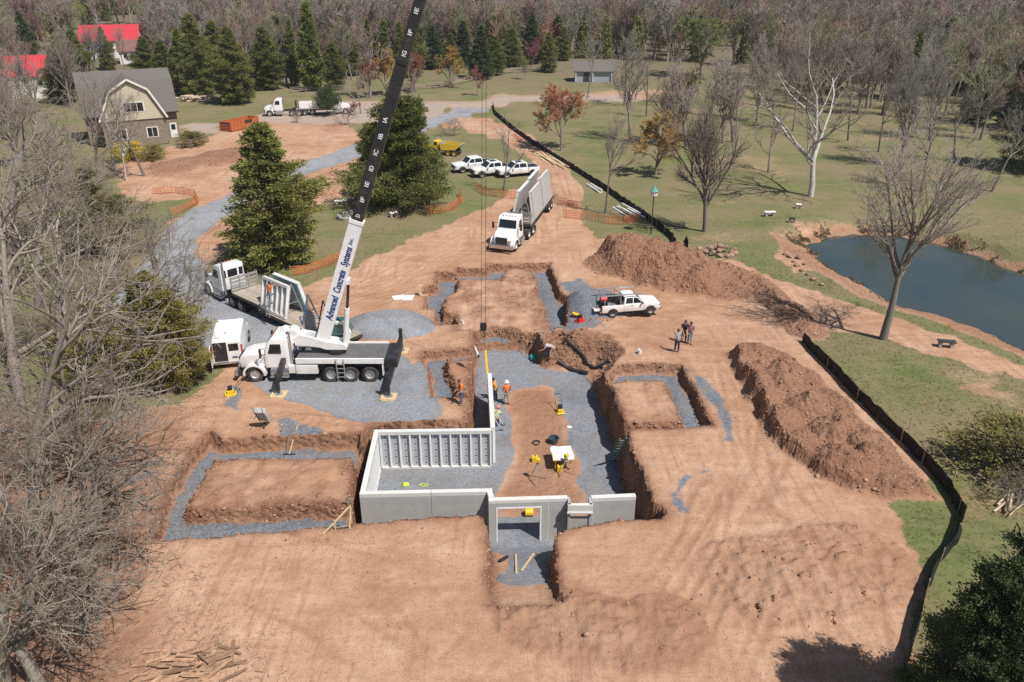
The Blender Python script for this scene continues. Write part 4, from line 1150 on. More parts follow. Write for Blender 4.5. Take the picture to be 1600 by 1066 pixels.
plant_px('yellowbush', 'forsythia_bush', 205, 250, 224, 'bright yellow flowering bush before the barn house', cat='bush', width=1.5)
plant_px('bush', 'evergreen_bush', 302, 228, 206, 'dark green hedge bush beside the barn house door', cat='bush', width=1.5)
plant_px('bush', 'evergreen_bush', 240, 250, 228, 'olive bush right of the yellow flowering bush', cat='bush', width=1.3)
# wood behind: individual bare trees nearer, one mass beyond
fr = random.Random(5)
LAWN_KEEP = [[(560, 108), (900, 100), (1010, 105), (1130, 108), (1210, 150), (1300, 215), (900, 210), (600, 190)], [(280, 142), (560, 135), (560, 200), (280, 215)], [(20, 92), (110, 92), (110, 215), (20, 215)], [(120, 62), (230, 62), (290, 215), (120, 215)], [(1100, 84), (1210, 84), (1210, 108), (1100, 108)], [(1200, 170), (1480, 190), (1600, 300), (1200, 300)]]
keep = [W2(q, -0.6) for q in LAWN_KEEP]
arr = lambda v: np.array([v])
HOUSE_VIEW = W2([(70, 80), (320, 80), (320, 340), (70, 340)], -.6)
def clear(x, y): return not any(poly_sd(q, arr(x), arr(y))[0] > 0 for q in keep)
def wood_tree(x, y, h, label, group):
    plant('far%d' % fr.randrange(4), 'woodland_tree', (x, y, ground_z(x, y)), h, label, group=group, width=fr.uniform(0.85, 1.3))
cnt = 0
while cnt < 175:
    y = 150 + 85 * fr.random()
    x = fr.uniform(-0.70, 0.70) * y
    if not clear(x, y): continue
    cnt += 1
    if x < -0.36 * y: wood_tree(x, y, fr.uniform(11, 16), 'grey leafless tree in the wood around the red roofed houses', 'leafless trees round the red roofed houses')
    elif x < 0.12 * y: wood_tree(x, y, fr.uniform(11, 16), 'grey leafless tree in the wood behind the evergreen row', 'leafless trees behind the evergreen row')
    else: wood_tree(x, y, fr.uniform(11, 16), 'grey leafless tree in the wood at the upper right', 'leafless trees of the upper right wood')
cnt = 0
while cnt < 118:                     # closer trees right of the lawn and left of the houses
    y = fr.uniform(118, 190)
    x = fr.uniform(0.14, 0.66) * y if cnt % 3 else fr.uniform(-0.70, -0.42) * y
    if not clear(x, y) or poly_sd(HOUSE_VIEW, arr(x), arr(y))[0] > 0: continue
    cnt += 1
    wood_tree(x, y, fr.uniform(10, 16), 'leafless tree at the edge of the right lawn' if x > 0 else 'leafless tree at the left edge near the red roofed house', 'leafless trees edging the right lawn' if x > 0 else 'leafless trees at the left edge')
FARLEAF = {}
_r = np.random.default_rng(8)
_t = _r.uniform(.03, 1, 1500); _a = _r.uniform(0, 6.28, 1500); _q = 2.4 * (1 - _t) ** .7 * np.sqrt(_r.uniform(.2, 1, 1500)) * (1 + .25 * np.sin(3 * _a + 6 * _t))
FARLEAF['cedar_far'] = leaf_quads(np.stack([_q * np.cos(_a), _q * np.sin(_a), _t * 11], -1), np.tile([0, 0, .2], (1500, 1)), .9, _r, 1.0, .5)
for _k, _n in (('greenbud_far', 1400), ('redbud_far', 1000)):
    _v = _r.normal(0, 1, (_n, 3)); _v /= np.linalg.norm(_v, axis=1, keepdims=True); _v *= _r.uniform(.5, 1, (_n, 1)) ** .5
    FARLEAF[_k] = leaf_quads(_v * np.array([3.2, 3.2, 3.6]) * (1 + .2 * np.sin(5 * _v[:, :1])) + np.array([0, 0, 7.5]), np.tile([0, 0, .2], (_n, 1)), .45, _r, 1.0, .6)
def instanced_wood():
    """one mass of far trees: points carrying instances of the far tree shapes"""
    r = np.random.default_rng(3)
    n = 3600
    y = 205 + 600 * r.random(n) ** 1.7; x = r.uniform(-0.74, 0.74, n) * y
    ok = np.ones(n, bool)
    for q in keep: ok &= poly_sd(q, x, y) < 0
    x, y = x[ok], y[ok]; n = len(x)
    z = np.array([ground_z(a, b) for a, b in zip(x, y)])
    me = bpy.data.meshes.new('far_wood'); me.vertices.add(n); me.vertices.foreach_set('co', np.stack([x, y, z], -1).astype(np.float32).ravel())
    o = link('far_wood', me)
    ng = bpy.data.node_groups.new('far_wood', 'GeometryNodeTree')
    ng.interface.new_socket('Geometry', in_out='INPUT', socket_type='NodeSocketGeometry'); ng.interface.new_socket('Geometry', in_out='OUTPUT', socket_type='NodeSocketGeometry')
    N, L = ng.nodes, ng.links
    gi_, go_ = N.new('NodeGroupInput'), N.new('NodeGroupOutput')
    jg = N.new('GeometryNodeJoinGeometry')
    for k in range(4):
        V = []
        polys = grow_tree(160 + k, height=15, r0=0.25, fork=0.3, angles=(34, 38, 42), kids=(13, 8, 6), ratios=(0.62, 0.52, 0.5), up=0.2, wig=0.08, twig=0.035, levels=3)
        a_, f_ = tubes(polys, (4, 3, 3, 3, 3))
        src = bpy.data.objects.new('far_tree_shape', mesh_np('far_tree_shape', a_, f_, (TWIG_GREY, TWIG_BROWN, TWIG_RED, TWIG_OLIVE)[k]))
        oi = N.new('GeometryNodeObjectInfo'); oi.inputs['Object'].default_value = src; oi.inputs['As Instance'].default_value = True
        L.new(oi.outputs['Geometry'], jg.inputs[0])
    for k, kind in enumerate(('cedar_far', 'greenbud_far', 'redbud_far')):
        V, F, sh_ = FARLEAF[kind]
        src = bpy.data.objects.new('far_leaf_shape', mesh_np('far_leaf_shape', V, F, (CEDAR, BUD['green'], BUD['red'])[k], False, {'shade': ('FACE', sh_)}))
        oi = N.new('GeometryNodeObjectInfo'); oi.inputs['Object'].default_value = src; oi.inputs['As Instance'].default_value = True
        L.new(oi.outputs['Geometry'], jg.inputs[0])
    gi2 = N.new('GeometryNodeInstanceOnPoints'); gi2.inputs['Pick Instance'].default_value = True
    rv = N.new('FunctionNodeRandomValue'); rv.data_type = 'FLOAT_VECTOR'; rv.inputs[1].default_value = (0, 0, 6.28); rv.inputs[0].default_value = (0, 0, 0)
    rs = N.new('FunctionNodeRandomValue'); rs.data_type = 'FLOAT'; rs.inputs[2].default_value = 0.75; rs.inputs[3].default_value = 1.2
    idx = N.new('FunctionNodeRandomValue'); idx.data_type = 'FLOAT'; idx.inputs[2].default_value = 0.0; idx.inputs[3].default_value = 1.0
    fc = N.new('ShaderNodeFloatCurve') if False else N.new('ShaderNodeMath'); fc.operation = 'POWER'; fc.inputs[1].default_value = 0.85
    ml = N.new('ShaderNodeMath'); ml.operation = 'MULTIPLY'; ml.inputs[1].default_value = 6.99
    L.new(idx.outputs[1], fc.inputs[0]); L.new(fc.outputs[0], ml.inputs[0]); L.new(ml.outputs[0], gi2.inputs['Instance Index'])
    L.new(gi_.outputs[0], gi2.inputs['Points']); L.new(jg.outputs[0], gi2.inputs['Instance']); L.new(rv.outputs[0], gi2.inputs['Rotation']); L.new(rs.outputs[1], gi2.inputs['Scale'])
    L.new(gi2.outputs[0], go_.inputs[0])
    md = o.modifiers.new('trees', 'NODES'); md.node_group = ng
    tag(o, 'far leafless wood that closes the view', 'wood', kind='stuff')
instanced_wood()

# ------------------------------------------------------------------ materials for built things
WHITE = mat('white_paint', (0.80, 0.80, 0.79), 0.32, var=0.03, scale=2, coat=0.3, dirt=0.25, mud=0.8)
WHITE_CLEAN = mat('white_paint_clean', (0.82, 0.82, 0.82), 0.28, var=0.02, scale=2, coat=0.4, dirt=0.10, mud=0.7)
BLACK = mat('black_steel', (0.022, 0.022, 0.025), 0.45, var=0.1, scale=5, dirt=0.12)
DARK = mat('dark_chassis', (0.03, 0.03, 0.032), 0.7, var=0.15, dirt=0.25)
RUBBER = mat('tyre_rubber', (0.035, 0.034, 0.033), 0.9, var=0.2, dirt=0.4, spec=0.2)
GLASS = mat('dark_glass', (0.012, 0.016, 0.02), 0.06, var=0.02, spec=0.7)
CHROME = mat('bright_metal', (0.62, 0.63, 0.64), 0.25, metal=0.9, var=0.06, dirt=0.1)
ALU = mat('aluminium', (0.55, 0.56, 0.57), 0.42, metal=0.7, var=0.1, dirt=0.1)
GALV = mat('galvanised_steel', (0.80, 0.81, 0.82), 0.5, metal=0.0, var=0.08, scale=3)
CONC = mat('precast_concrete', (0.40, 0.395, 0.38), 0.85, var=0.12, scale=1.6, bump=0.08, dirt=0.18)
CONC_TOP = mat('concrete_beam', (0.62, 0.61, 0.58), 0.85, var=0.06, scale=3, bump=0.05)
FOIL = mat('insulation_board', (0.43, 0.44, 0.455), 0.5, var=0.12, scale=2.5)
FOIL_BLUE = mat('blue_insulation', (0.40, 0.52, 0.56), 0.6, var=0.08)
WOOD = mat('fresh_lumber', (0.56, 0.42, 0.24), 0.8, var=0.15, scale=8)
WOOD_OLD = mat('grey_wood', (0.30, 0.24, 0.185), 0.9, var=0.25, scale=7, objvar=0.25)
DECKW = mat('deck_wood', (0.36, 0.31, 0.25), 0.9, var=0.2, scale=5, objvar=0.15)
YELLOW = mat('yellow_paint', (0.75, 0.50, 0.03), 0.45, var=0.06, dirt=0.15)
ORANGE_PAINT = mat('orange_paint', (0.42, 0.115, 0.035), 0.6, var=0.2, dirt=0.3)
RED = mat('red_paint', (0.55, 0.03, 0.03), 0.45, var=0.08)
GREEN = mat('green_fibreglass', (0.02, 0.28, 0.19), 0.5, var=0.08)
TEAL = mat('teal_plastic', (0.02, 0.27, 0.27), 0.5, var=0.08)
BLUE_STEEL = mat('blue_steel', (0.05, 0.12, 0.25), 0.55, var=0.1)
BLUE_INK = mat('blue_lettering', (0.012, 0.045, 0.20), 0.5, var=0.02)
WHITE_INK = mat('white_lettering', (0.8, 0.8, 0.8), 0.5, var=0.02)
PVC = mat('white_pipe', (0.78, 0.78, 0.76), 0.4, var=0.04)
PAPER = mat('white_sheet', (0.85, 0.85, 0.84), 0.7, var=0.03)
TARP = mat('black_film', (0.018, 0.018, 0.02), 0.5, var=0.2, bump=0.3)
STONE = mat('field_stone', (0.30, 0.185, 0.135), 0.9, var=0.25, scale=5, bump=0.3, objvar=0.25)
GSTONE = mat('grey_stone', (0.33, 0.31, 0.28), 0.9, var=0.2, scale=5, bump=0.3, objvar=0.2)
SHINGLE = mat('grey_shingle', (0.135, 0.122, 0.112), 0.9, var=0.16, scale=14, bump=0.2)
SIDING = mat('cream_siding', (0.50, 0.46, 0.34), 0.8, var=0.06, scale=4)
BSTONE = mat('stone_veneer', (0.23, 0.19, 0.145), 0.9, var=0.35, scale=6, bump=0.4)
TRIM = mat('white_trim', (0.74, 0.73, 0.70), 0.6, var=0.04)
REDROOF = mat('red_roof', (0.50, 0.03, 0.045), 0.5, var=0.06, scale=3)
SKIN = mat('skin', (0.45, 0.25, 0.17), 0.6, var=0.04)

# ------------------------------------------------------------------ precast foundation walls
def frame_from(p, q):
    """matrix whose x axis runs from p to q on the ground, y to the left of it"""
    dx, dy = q[0] - p[0], q[1] - p[1]
    a = math.atan2(dy, dx)
    return a, math.hypot(dx, dy)

_mark = MB()
for i in range(5):
    zz = -0.95 + i * 0.44
    _mark.add([(-0.07, 0, zz), (0.07, 0, zz), (0, 0, zz + 0.10)], [(0, 1, 2)])
    _mark.add([(-0.02, 0, zz + .22), (0.02, 0, zz + .22), (0.02, 0, zz + 0.26), (-0.02, 0, zz + .26)], [(0, 1, 2, 3)])
MARK = _mark.mesh('anchor_marks', BLACK)
def stud_wall(name, p, q, z0, z1, label, th=0.27, studs=True, skip_ends=0.0, blue_first=0, panel_mat=None):
    """outer face on the line p-q, interior to the left of p->q"""
    a, L = frame_from(p, q)
    e = empty(name, (p[0], p[1], z0), a)
    h = z1 - z0
    MB().box(0, L, 0, 0.06, 0.0, h - 0.24).build('concrete_face', panel_mat or CONC, e)
    MB().box(0, L, -0.004, th, h - 0.238, h, bev=0.012).build('top_beam', CONC_TOP, e)
    if studs:
        MB().box(0.03, L - 0.03, 0.064, th - 0.02, 0, 0.20).build('bottom_beam', CONC_TOP, e)
        n = max(2, round(L / 0.6))
        sm = MB().box(-0.042, 0.042, 0.12, th - 0.004, 0.204, h - 0.242).mesh('stud', GALV)
        w = L / n
        bm_ = MB().box(-w / 2 + 0.03, w / 2 - 0.03, 0.064, 0.115, 0.204, h - 0.242)
        im, imb = bm_.mesh('insulation', FOIL), bm_.mesh('insulation_blue', FOIL_BLUE)
        for i in range(n + 1):
            x = min(max(i * w, 0.03), L - 0.03)
            link('stud', sm, e, (x, 0, 0))
        for i in range(n):
            b = link('insulation_board', imb if i < blue_first else im, e, ((i + .5) * w, 0, 0))
            if i >= blue_first: link('anchor_marks', MARK, b, (0, 0.118, h / 2))
    tag(e, label, 'wall', 'precast foundation walls', 'thing')
    return e
ZT = 0.16
A0, A1 = (-7.72, 32.92), (-1.0, 33.16)
BK0, BK1 = (-7.92, 39.05), (-1.22, 39.22)
mid = (A0[0] + (A1[0] - A0[0]) * 0.535, A0[1] + (A1[1] - A0[1]) * 0.535)
mid2 = (mid[0] + 0.02, mid[1])
stud_wall('foundation_wall', A0, mid, -2.5, ZT, 'left half of the plain grey front foundation wall')
stud_wall('foundation_wall', mid2, A1, -2.5, ZT, 'right half of the front foundation wall, ending at the doorway jog')
stud_wall('foundation_wall', BK1, (BK0[0] + .28, BK0[1]), -2.5, ZT, 'rear foundation wall showing its row of white studs', blue_first=0)
stud_wall('foundation_wall', (BK0[0], BK0[1]), (A0[0], A0[1] + 0.28), -2.5, ZT, 'left foundation wall seen along its studs')
stud_wall('foundation_wall', (-1.60, 45.9), (BK1[0] - 0.02, BK1[1] + 0.02), -2.5, ZT + 0.02, 'wall panel being set beside the orange shirted workers')
stud_wall('foundation_wall', (-1.27, 33.14), (-1.17, 32.68), -2.62, ZT - 0.003, 'short jog wall left of the basement doorway', studs=False)
# wall with the doorway opening
p, q = (-1.17, 32.38), (2.80, 32.58)
a, L = frame_from(p, q)
e = empty('doorway_wall', (p[0], p[1], -2.72), a)
h = ZT + 2.72
ox0, ox1, oz0, oz1 = 0.42, 2.62, 0.06, 2.38
MB().box(0, ox0 - .05, 0, .26, 0, h - .2).box(ox1 + .05, L, 0, .26, 0, h - .2).box(ox0 - .05, ox1 + .05, 0, .26, oz1 + .05, h - .2).build('concrete_face', CONC, e)
MB().box(0, L, -.004, .27, h - .198, h, bev=.012).build('top_beam', CONC_TOP, e)
MB().box(ox0 - .048, ox0 + .02, -.02, .28, 0, oz1 + .05).build('door_post', GALV, e)
MB().box(ox1 - .02, ox1 + .048, -.02, .28, 0, oz1 + .05).build('door_post', GALV, e)
MB().box(ox0 + .022, ox1 - .022, -.018, .278, oz1 - .02, oz1 + .048).build('lintel', GALV, e)
MB().box(ox0 + .03, ox1 - .03, -.03, .06, .02, .22).build('sill_board', WOOD, e)
MB().box(ox0 + .03, ox1 - .03, .064, .30, .02, .10).build('sill_board', WOOD, e)
MB().box(3.0, 3.03, -.006, -.001, .02, h - .2).build('panel_joint', CONC_TOP, e)
tag(e, 'front foundation wall with the large square doorway opening', 'wall', 'precast foundation walls', 'thing')
# bulkhead box
e = empty('window_bulkhead', (2.80, 32.10, -2.6))
MB().box(0, .12, 0.001, .62, 0, 2.74).build('side_wall', CONC, e)
MB().box(1.06, 1.18, 0.001, .62, 0, 2.74).build('side_wall', CONC, e)
MB().box(.124, 1.056, .06, .16, 0, 1.9).build('recessed_panel', CONC, e)
MB().box(-.03, 1.21, -.06, .12, 2.30, 2.74, bev=.015).build('header_beam', CONC_TOP, e)
MB().box(-.05, 1.23, -.12, -.062, 2.24, 2.34).build('ledge', CONC_TOP, e)
tag(e, 'projecting concrete bulkhead box right of the doorway wall', 'wall', 'precast foundation walls', 'thing')
stud_wall('foundation_wall', (4.0, 32.58), (6.25, 32.74), -2.5, ZT, 'free ending right section of the front foundation wall')

# ------------------------------------------------------------------ vehicles
WHEELS = {}
def wheel(e, x, y, r=0.52, w=0.30, steer=0.0, rimm=None, z0=0.0):
    key = (r, w, rimm.name if rimm else '')
    if key not in WHEELS:
        hw = w / 2
        t = MB().lathe([(r * .56, -hw * .8), (r * .62, -hw), (r * .92, -hw), (r, -hw * .72), (r, hw * .72), (r * .92, hw), (r * .62, hw), (r * .56, hw * .8)], 28, axis='y').mesh('tyre', RUBBER, True)
        rm = MB().lathe([(0.001, -hw * .55), (r * .18, -hw * .62), (r * .2, -hw * .40), (r * .42, -hw * .35), (r * .5, -hw * .8), (r * .57, -hw * .86), (r * .57, hw * .86), (r * .5, hw * .8), (r * .42, hw * .35), (r * .2, hw * .40), (r * .18, hw * .62), (0.001, hw * .55)], 20, axis='y').mesh('rim', rimm or ALU, True)
        WHEELS[key] = (t, rm)
    t, rm = WHEELS[key]
    o = link('wheel', t, e, (x, y, r + z0), (0, 0, steer))
    link('rim', rm, o)
    return o

def truck_front(e, xa, sleeper=0.0, style='mack', rear_windows=3, paint=None, hood=0.0):
    pt = paint or WHITE_CLEAN
    hx = xa + hood
    hd = MB(); hd.prism([(xa - .78, 1.02), (hx + .86, .80), (hx + .93, 1.28), (hx + .78, 1.60), (hx + .3, 1.76), (xa - .78, 1.90)], -0.98, 0.98, bev=.07, taper=lambda x, z: 1.0 - 0.22 * max(0, (x - xa + .7) / 1.6))
    hd.build('hood', pt, e, smooth=True)
    for s in (-1, 1):
        arch = [(xa + .74 * math.cos(a), .54 + .70 * math.sin(a)) for a in np.linspace(-.15, math.pi + .1, 14)] + [(xa + .60 * math.cos(a), .54 + .58 * math.sin(a)) for a in np.linspace(math.pi + .1, -.15, 14)]
        MB().prism(arch, s * .70, s * 1.24).build('fender', pt, e, smooth=True)
        hl = MB().box(hx + .74, hx + .93, s * .80 - .14, s * .80 + .14, 1.0, 1.22, bev=.03).build('headlight', CHROME, e)
        wheel(e, xa, s * 1.04, .53, .30, steer=0.12 if style == 'crane' else 0)
    MB().box(hx + .90, hx + .965, -.58, .58, .86, 1.50, bev=.03).build('grille', BLACK, e)
    MB().box(hx + .93, hx + 1.12, -1.2, 1.2, .42, .80, bev=.05).build('bumper', CHROME, e)
    cab = MB(); cab.prism([(xa - 2.3 - sleeper, .95), (xa - .76, .95), (xa - .74, 1.92), (xa - 1.02, 2.74), (xa - 1.25, 2.95), (xa - 2.2 - sleeper, 3.0), (xa - 2.3 - sleeper, 2.9)], -1.08, 1.08, bev=.08, taper=lambda x, z: 1 - .07 * max(0, (z - 1.9)))
    cab.build('cab', pt, e, smooth=True)
    MB().add([(xa - .715, -.88, 1.96), (xa - .715, .88, 1.96), (xa - .955, .82, 2.68), (xa - .955, -.82, 2.68)], [(0, 1, 2, 3)]).add([(xa - .735, -.88, 1.96), (xa - .735, .88, 1.96), (xa - .975, .82, 2.68), (xa - .975, -.82, 2.68)], [(3, 2, 1, 0)]).build('windscreen', GLASS, e)
    for s in (-1, 1):
        yy = 1.08
        f = lambda z: (1 - .07 * max(0, z - 1.9)) * yy + .006
        w = [(xa - 1.0, 1.98), (xa - 1.2, 2.62), (xa - 1.85, 2.62), (xa - 1.85, 1.98)]
        MB().add([(x, s * f(z), z) for x, z in w] + [(x, s * (f(z) - .02), z) for x, z in w], [(0, 1, 2, 3), (7, 6, 5, 4)]).build('side_window', GLASS, e)
        MB().box(xa - 2.02, xa - .90, s * 1.082 - .004, s * 1.082 + .004, 1.02, 1.90).build('door', pt, e)
        m = MB(); m.bar((xa - .85, s * 1.05, 2.35), (xa - .62, s * 1.42, 2.38), .03); m.bar((xa - .85, s * 1.05, 1.95), (xa - .62, s * 1.42, 1.97), .03); m.box(xa - .68, xa - .58, s * 1.42 - .10, s * 1.42 + .10, 1.85, 2.45)
        m.build('mirror', BLACK, e)
        MB().cyl((xa - 1.65, s * .98, .68), .30, 1.15, 'x', 18).build('fuel_tank', CHROME, e, smooth=True)
        MB().box(xa - 2.2, xa - 1.0, s * 1.16 - .12, s * 1.16 + .12, .36, .42).build('step', ALU, e)
    MB().cyl((xa - 2.42 - sleeper, .85, 2.0), .085, 2.7, 'z', 12).build('exhaust_stack', CHROME, e, smooth=True)
    if rear_windows:
        for yc, hw in ((0, .42), (-.75, .18), (.75, .18)):
            MB().box(xa - 2.312 - sleeper, xa - 2.292 - sleeper, yc - hw, yc + hw, 2.0, 2.62).build('rear_window', GLASS, e)
    m = MB()
    for k in range(5): m.box(xa - 1.3, xa - 1.22, -.6 + k * .3 - .05, -.6 + k * .3 + .05, 2.96, 3.03)
    m.build('roof_lights', ORANGE_PAINT, e)

def tractor(name, loc, rz, label, rear=(-1.5, -2.8)):
    e = empty(name, loc, rz)
    truck_front(e, 2.3)
    fr = MB().box(-3.45, 2.9, .32, .44, .72, 1.0).box(-3.45, 2.9, -.44, -.32, .72, 1.0)
    for x in (-3.4, -.6, .4): fr.box(x, x + .1, -.32, .32, .76, .95)
    fr.box(-2.9, -1.4, -.5, .5, 1.0, 1.16)
    fr.build('chassis_frame', DARK, e)
    for x in rear:
        for s in (-1, 1): wheel(e, x, s * .93, .52, .56)
        MB().cyl((x, 0, .52), .1, 1.5, 'y').build('axle', DARK, e)
    for s in (-1, 1):
        MB().box(-3.5, -3.46, s * .93 - .28, s * .93 + .28, .25, .85).build('mud_flap', BLACK, e)
    tag(e, label, 'truck')
    return e

# --- crane truck
CX, CY = -12.5, 46.25
CZ = ground_z(CX, CY)
cr = empty('crane_truck', (CX, CY, CZ), math.pi)
truck_front(cr, 4.0, style='crane', rear_windows=0, hood=0.12, paint=WHITE_CLEAN)
MB().box(1.66, 1.70, -.85, .85, 2.0, 2.6).build('rear_window', mat('red_brown_glass', (.10, .025, .02), .2), cr)
MB().box(-5.0, 4.6, .30, .46, .72, 1.05).box(-5.0, 4.6, -.46, -.30, .72, 1.05).box(-4.9, 1.4, -.9, .9, 1.0, 1.3).build('chassis_frame', DARK, cr)
for x in (-0.9, -2.15, -3.4):
    for s in (-1, 1): wheel(cr, x, s * .97, .54, .56)
    MB().cyl((x, 0, .54), .1, 1.6, 'y').build('axle', DARK, cr)
for s in (-1, 1):
    MB().box(-4.35, 1.25, s * 1.22 - .06, s * 1.22 + .06, 1.36, 1.72, bev=.02).build('deck_side_panel', WHITE, cr)
    MB().box(-.1, 1.3, s * 1.12 - .14, s * 1.12 + .14, .62, 1.26, bev=.03).build('tool_box', WHITE, cr)
    MB().box(1.34, 1.75, s * 1.12 - .14, s * 1.12 + .14, .66, 1.2, bev=.03).build('tool_box', WHITE, cr)
    MB().box(-4.3, -4.22, s * 1.05 - .2, s * 1.05 + .2, .5, 1.34).build('mud_flap', WHITE, cr)
MB().box(-4.4, 1.25, -1.155, 1.155, 1.50, 1.62).build('deck_plate', mat('deck_plate_grey', (.11, .11, .115), .7, var=.2, dirt=.2), cr)
MB().box(-5.2, -4.42, -1.22, 1.22, 1.05, 1.66, bev=.04).build('rear_deck', BLACK, cr)
lad = MB()
for x in (-1.35, -1.83): lad.box(x - .025, x + .025, 1.35, 1.39, .35, 1.75)
for k in range(4): lad.box(-1.82, -1.36, 1.345, 1.395, .45 + k * .3, .49 + k * .3)
lad.build('ladder', ALU, cr)
# outriggers: four beams, legs, floats and pads
for (x, s, yy, tilt) in ((2.05, 1, 2.9, 1), (-4.85, 1, 3.2, 0), (2.05, -1, 2.9, 1), (-4.85, -1, 3.2, 0)):
    m = MB()
    if tilt: m.bar((x, s * .35, 1.75), (x, s * (yy - .05), .98), .30, .30)
    else: m.box(x - .15, x + .15, min(s * .35, s * (yy - .05)), max(s * .35, s * (yy - .05)), .85, 1.15)
    ob = m.build('outrigger_beam', BLACK, cr)
    MB().box(x - .11, x + .11, s * yy - .11, s * yy + .11, .30, 1.75 if not tilt else 1.5, bev=.02).cyl((x, s * yy, .25), .07, .3, 'z').build('outrigger_leg', BLACK, ob)
    MB().cyl((x, s * yy, .13), .25, .05, 'z', 16).build('outrigger_float', ALU, ob)
    MB().box(x - .48, x + .48, s * yy - .42, s * yy + .42, .05, .10).box(x - .42, x + .42, s * yy - .46, s * yy + .46, -.03, .048).build('timber_pad', WOOD, ob)
# superstructure (world +x is local -x)
tb = MB().cyl((-1.15, 0, 1.78), .62, .30, 'z', 24); tb.build('turntable', BLACK, cr, smooth=True)
for s in (-1, 1):
    side = [(1.35, 2.25), (1.45, 2.75), (1.05, 3.0), (.35, 2.85), (-.7, 2.5), (-1.75, 2.35), (-1.95, 2.15), (-1.9, 1.95), (-.6, 1.95), (-.2, 2.1), (.5, 2.2)]
    MB().prism(side, s * .34, s * .48, bev=.02).build('turret_side_plate', WHITE, cr)
MB().box(.75, 1.25, -.33, .33, 2.1, 2.9).box(-1.9, -.6, -.33, .33, 1.95, 2.25).build('turret_core', WHITE, cr)
for x in (1.55, 2.05):
    MB().cyl((x, 0, 2.95), .30, .62, 'y', 20).cyl((x, .34, 2.95), .38, .06, 'y', 20).cyl((x, -.34, 2.95), .38, .06, 'y', 20).build('winch_drum', WHITE, cr, smooth=True)
MB().box(1.4, 2.3, -.5, .5, 2.42, 2.62, bev=.02).box(1.5, 2.35, .38, .75, 2.0, 2.7, bev=.03).build('winch_bracket', WHITE, cr)
MB().box(1.3, 2.2, -.75, -.40, 2.0, 2.6, bev=.04).build('hydraulic_tank', WHITE, cr)
cabp = [(-1.75, 1.95), (-.45, 1.95), (-.40, 3.3), (-.6, 3.45), (-1.7, 3.45), (-2.05, 2.7), (-1.95, 2.2)]
oc = MB().prism(cabp, -1.45, -.62, bev=.05).build('operator_cab', WHITE, cr)
TINT = mat('green_glass', (.03, .11, .10), .08, var=.03, spec=.7)
MB().box(-1.62, -.62, -1.35, -.72, 3.452, 3.47).build('roof_window', TINT, oc)
MB().add([(-1.60, -.60, 2.3), (-.62, -.60, 2.3), (-.62, -.60, 3.25), (-1.52, -.60, 3.25)], [(0, 1, 2, 3)]).build('side_window', TINT, oc)
MB().add([(-1.60, -1.47, 2.3), (-.62, -1.47, 2.3), (-.62, -1.47, 3.25), (-1.52, -1.47, 3.25)], [(0, 1, 2, 3)]).build('side_window', TINT, oc)
MB().add([(-2.075, -1.38, 2.72), (-2.075, -.70, 2.72), (-1.74, -.70, 3.42), (-1.74, -1.38, 3.42)], [(0, 1, 2, 3)]).build('front_window', TINT, oc)
# boom: pivots at the back of the turret, rises towards world +x
bx0, bz0 = -0.30, 2.35
ELV = R(70.2)
bd = Vector((-math.cos(ELV), 0, math.sin(ELV))); bn = Vector((-math.sin(ELV), 0, -math.cos(ELV)))
def boom_pt(l, n=0.0, y=0.0): return Vector((bx0, 0, bz0)) + bd * l + bn * n + Vector((0, y, 0))
def boom_box(l0, l1, w, d):
    vs = []
    for l in (l0, l1):
        for n, y in ((-d, -w), (d, -w), (d, w), (-d, w)): vs.append(boom_pt(l, n, y))
    m = MB(); m.add(vs, [(0, 1, 2, 3), (7, 6, 5, 4), (0, 4, 5, 1), (1, 5, 6, 2), (2, 6, 7, 3), (3, 7, 4, 0)]); return m
bb = boom_box(-.1, 8.55, .33, .42).build('boom_base_section', WHITE_CLEAN, cr)
b2 = boom_box(8.56, 18.2, .27, .34).build('boom_extension', BLACK, cr)
boom_box(8.40, 8.62, .36, .45).build('boom_collar', WHITE, bb)
b3 = boom_box(18.21, 25.2, .23, .29).build('boom_extension', BLACK, cr)
boom_box(18.05, 18.3, .30, .37).build('boom_collar', BLACK, b2)
b4 = boom_box(25.21, 31.2, .19, .24).build('boom_extension', BLACK, cr)
boom_box(25.05, 25.3, .26, .32).build('boom_collar', BLACK, b3)
bt = boom_box(31.21, 31.8, .2, .3).build('boom_head', WHITE, cr)
def label_on_boom(txt, l0, l1, size, material, parent, w, shear=0.0, bold=0.0, n=0.0, name='lettering'):
    """flat letters on the boom side that faces the camera (local +y), running up the boom from l0 to l1"""
    cu = bpy.data.curves.new(name, 'FONT'); cu.body = txt; cu.size = 1.0; cu.shear = shear; cu.offset = bold; cu.align_x = 'LEFT'; cu.align_y = 'CENTER'; cu.extrude = .004
    to = bpy.data.objects.new('tmp', cu); COL.objects.link(to)
    bpy.context.view_layer.update()
    me = bpy.data.meshes.new_from_object(to.evaluated_get(bpy.context.evaluated_depsgraph_get()))
    bpy.data.objects.remove(to); bpy.data.curves.remove(cu)
    me.name = name; me.materials.clear(); me.materials.append(material)
    xs = [v.co.x for v in me.vertices]; x0, x1 = min(xs), max(xs)
    sx = (l1 - l0) / (x1 - x0)
    for v in me.vertices: v.co = Vector(((v.co.x - x0) * sx, v.co.y * size, v.co.z))
    o = link(name, me, parent)
    X = bd.copy(); Z = Vector((0, 1, 0)); Y = Z.cross(X)
    M = Matrix((X, Y, Z)).transposed().to_4x4()
    M.translation = boom_pt(l0, n, w + .006)
    o.matrix_local = M
    return o
label_on_boom('Advanced', 1.75, 3.5, .62, BLUE_INK, bb, .33, .2, .03, .03)
label_on_boom('Concrete', 3.75, 5.3, .62, BLUE_INK, bb, .33, .2, .03, .03)
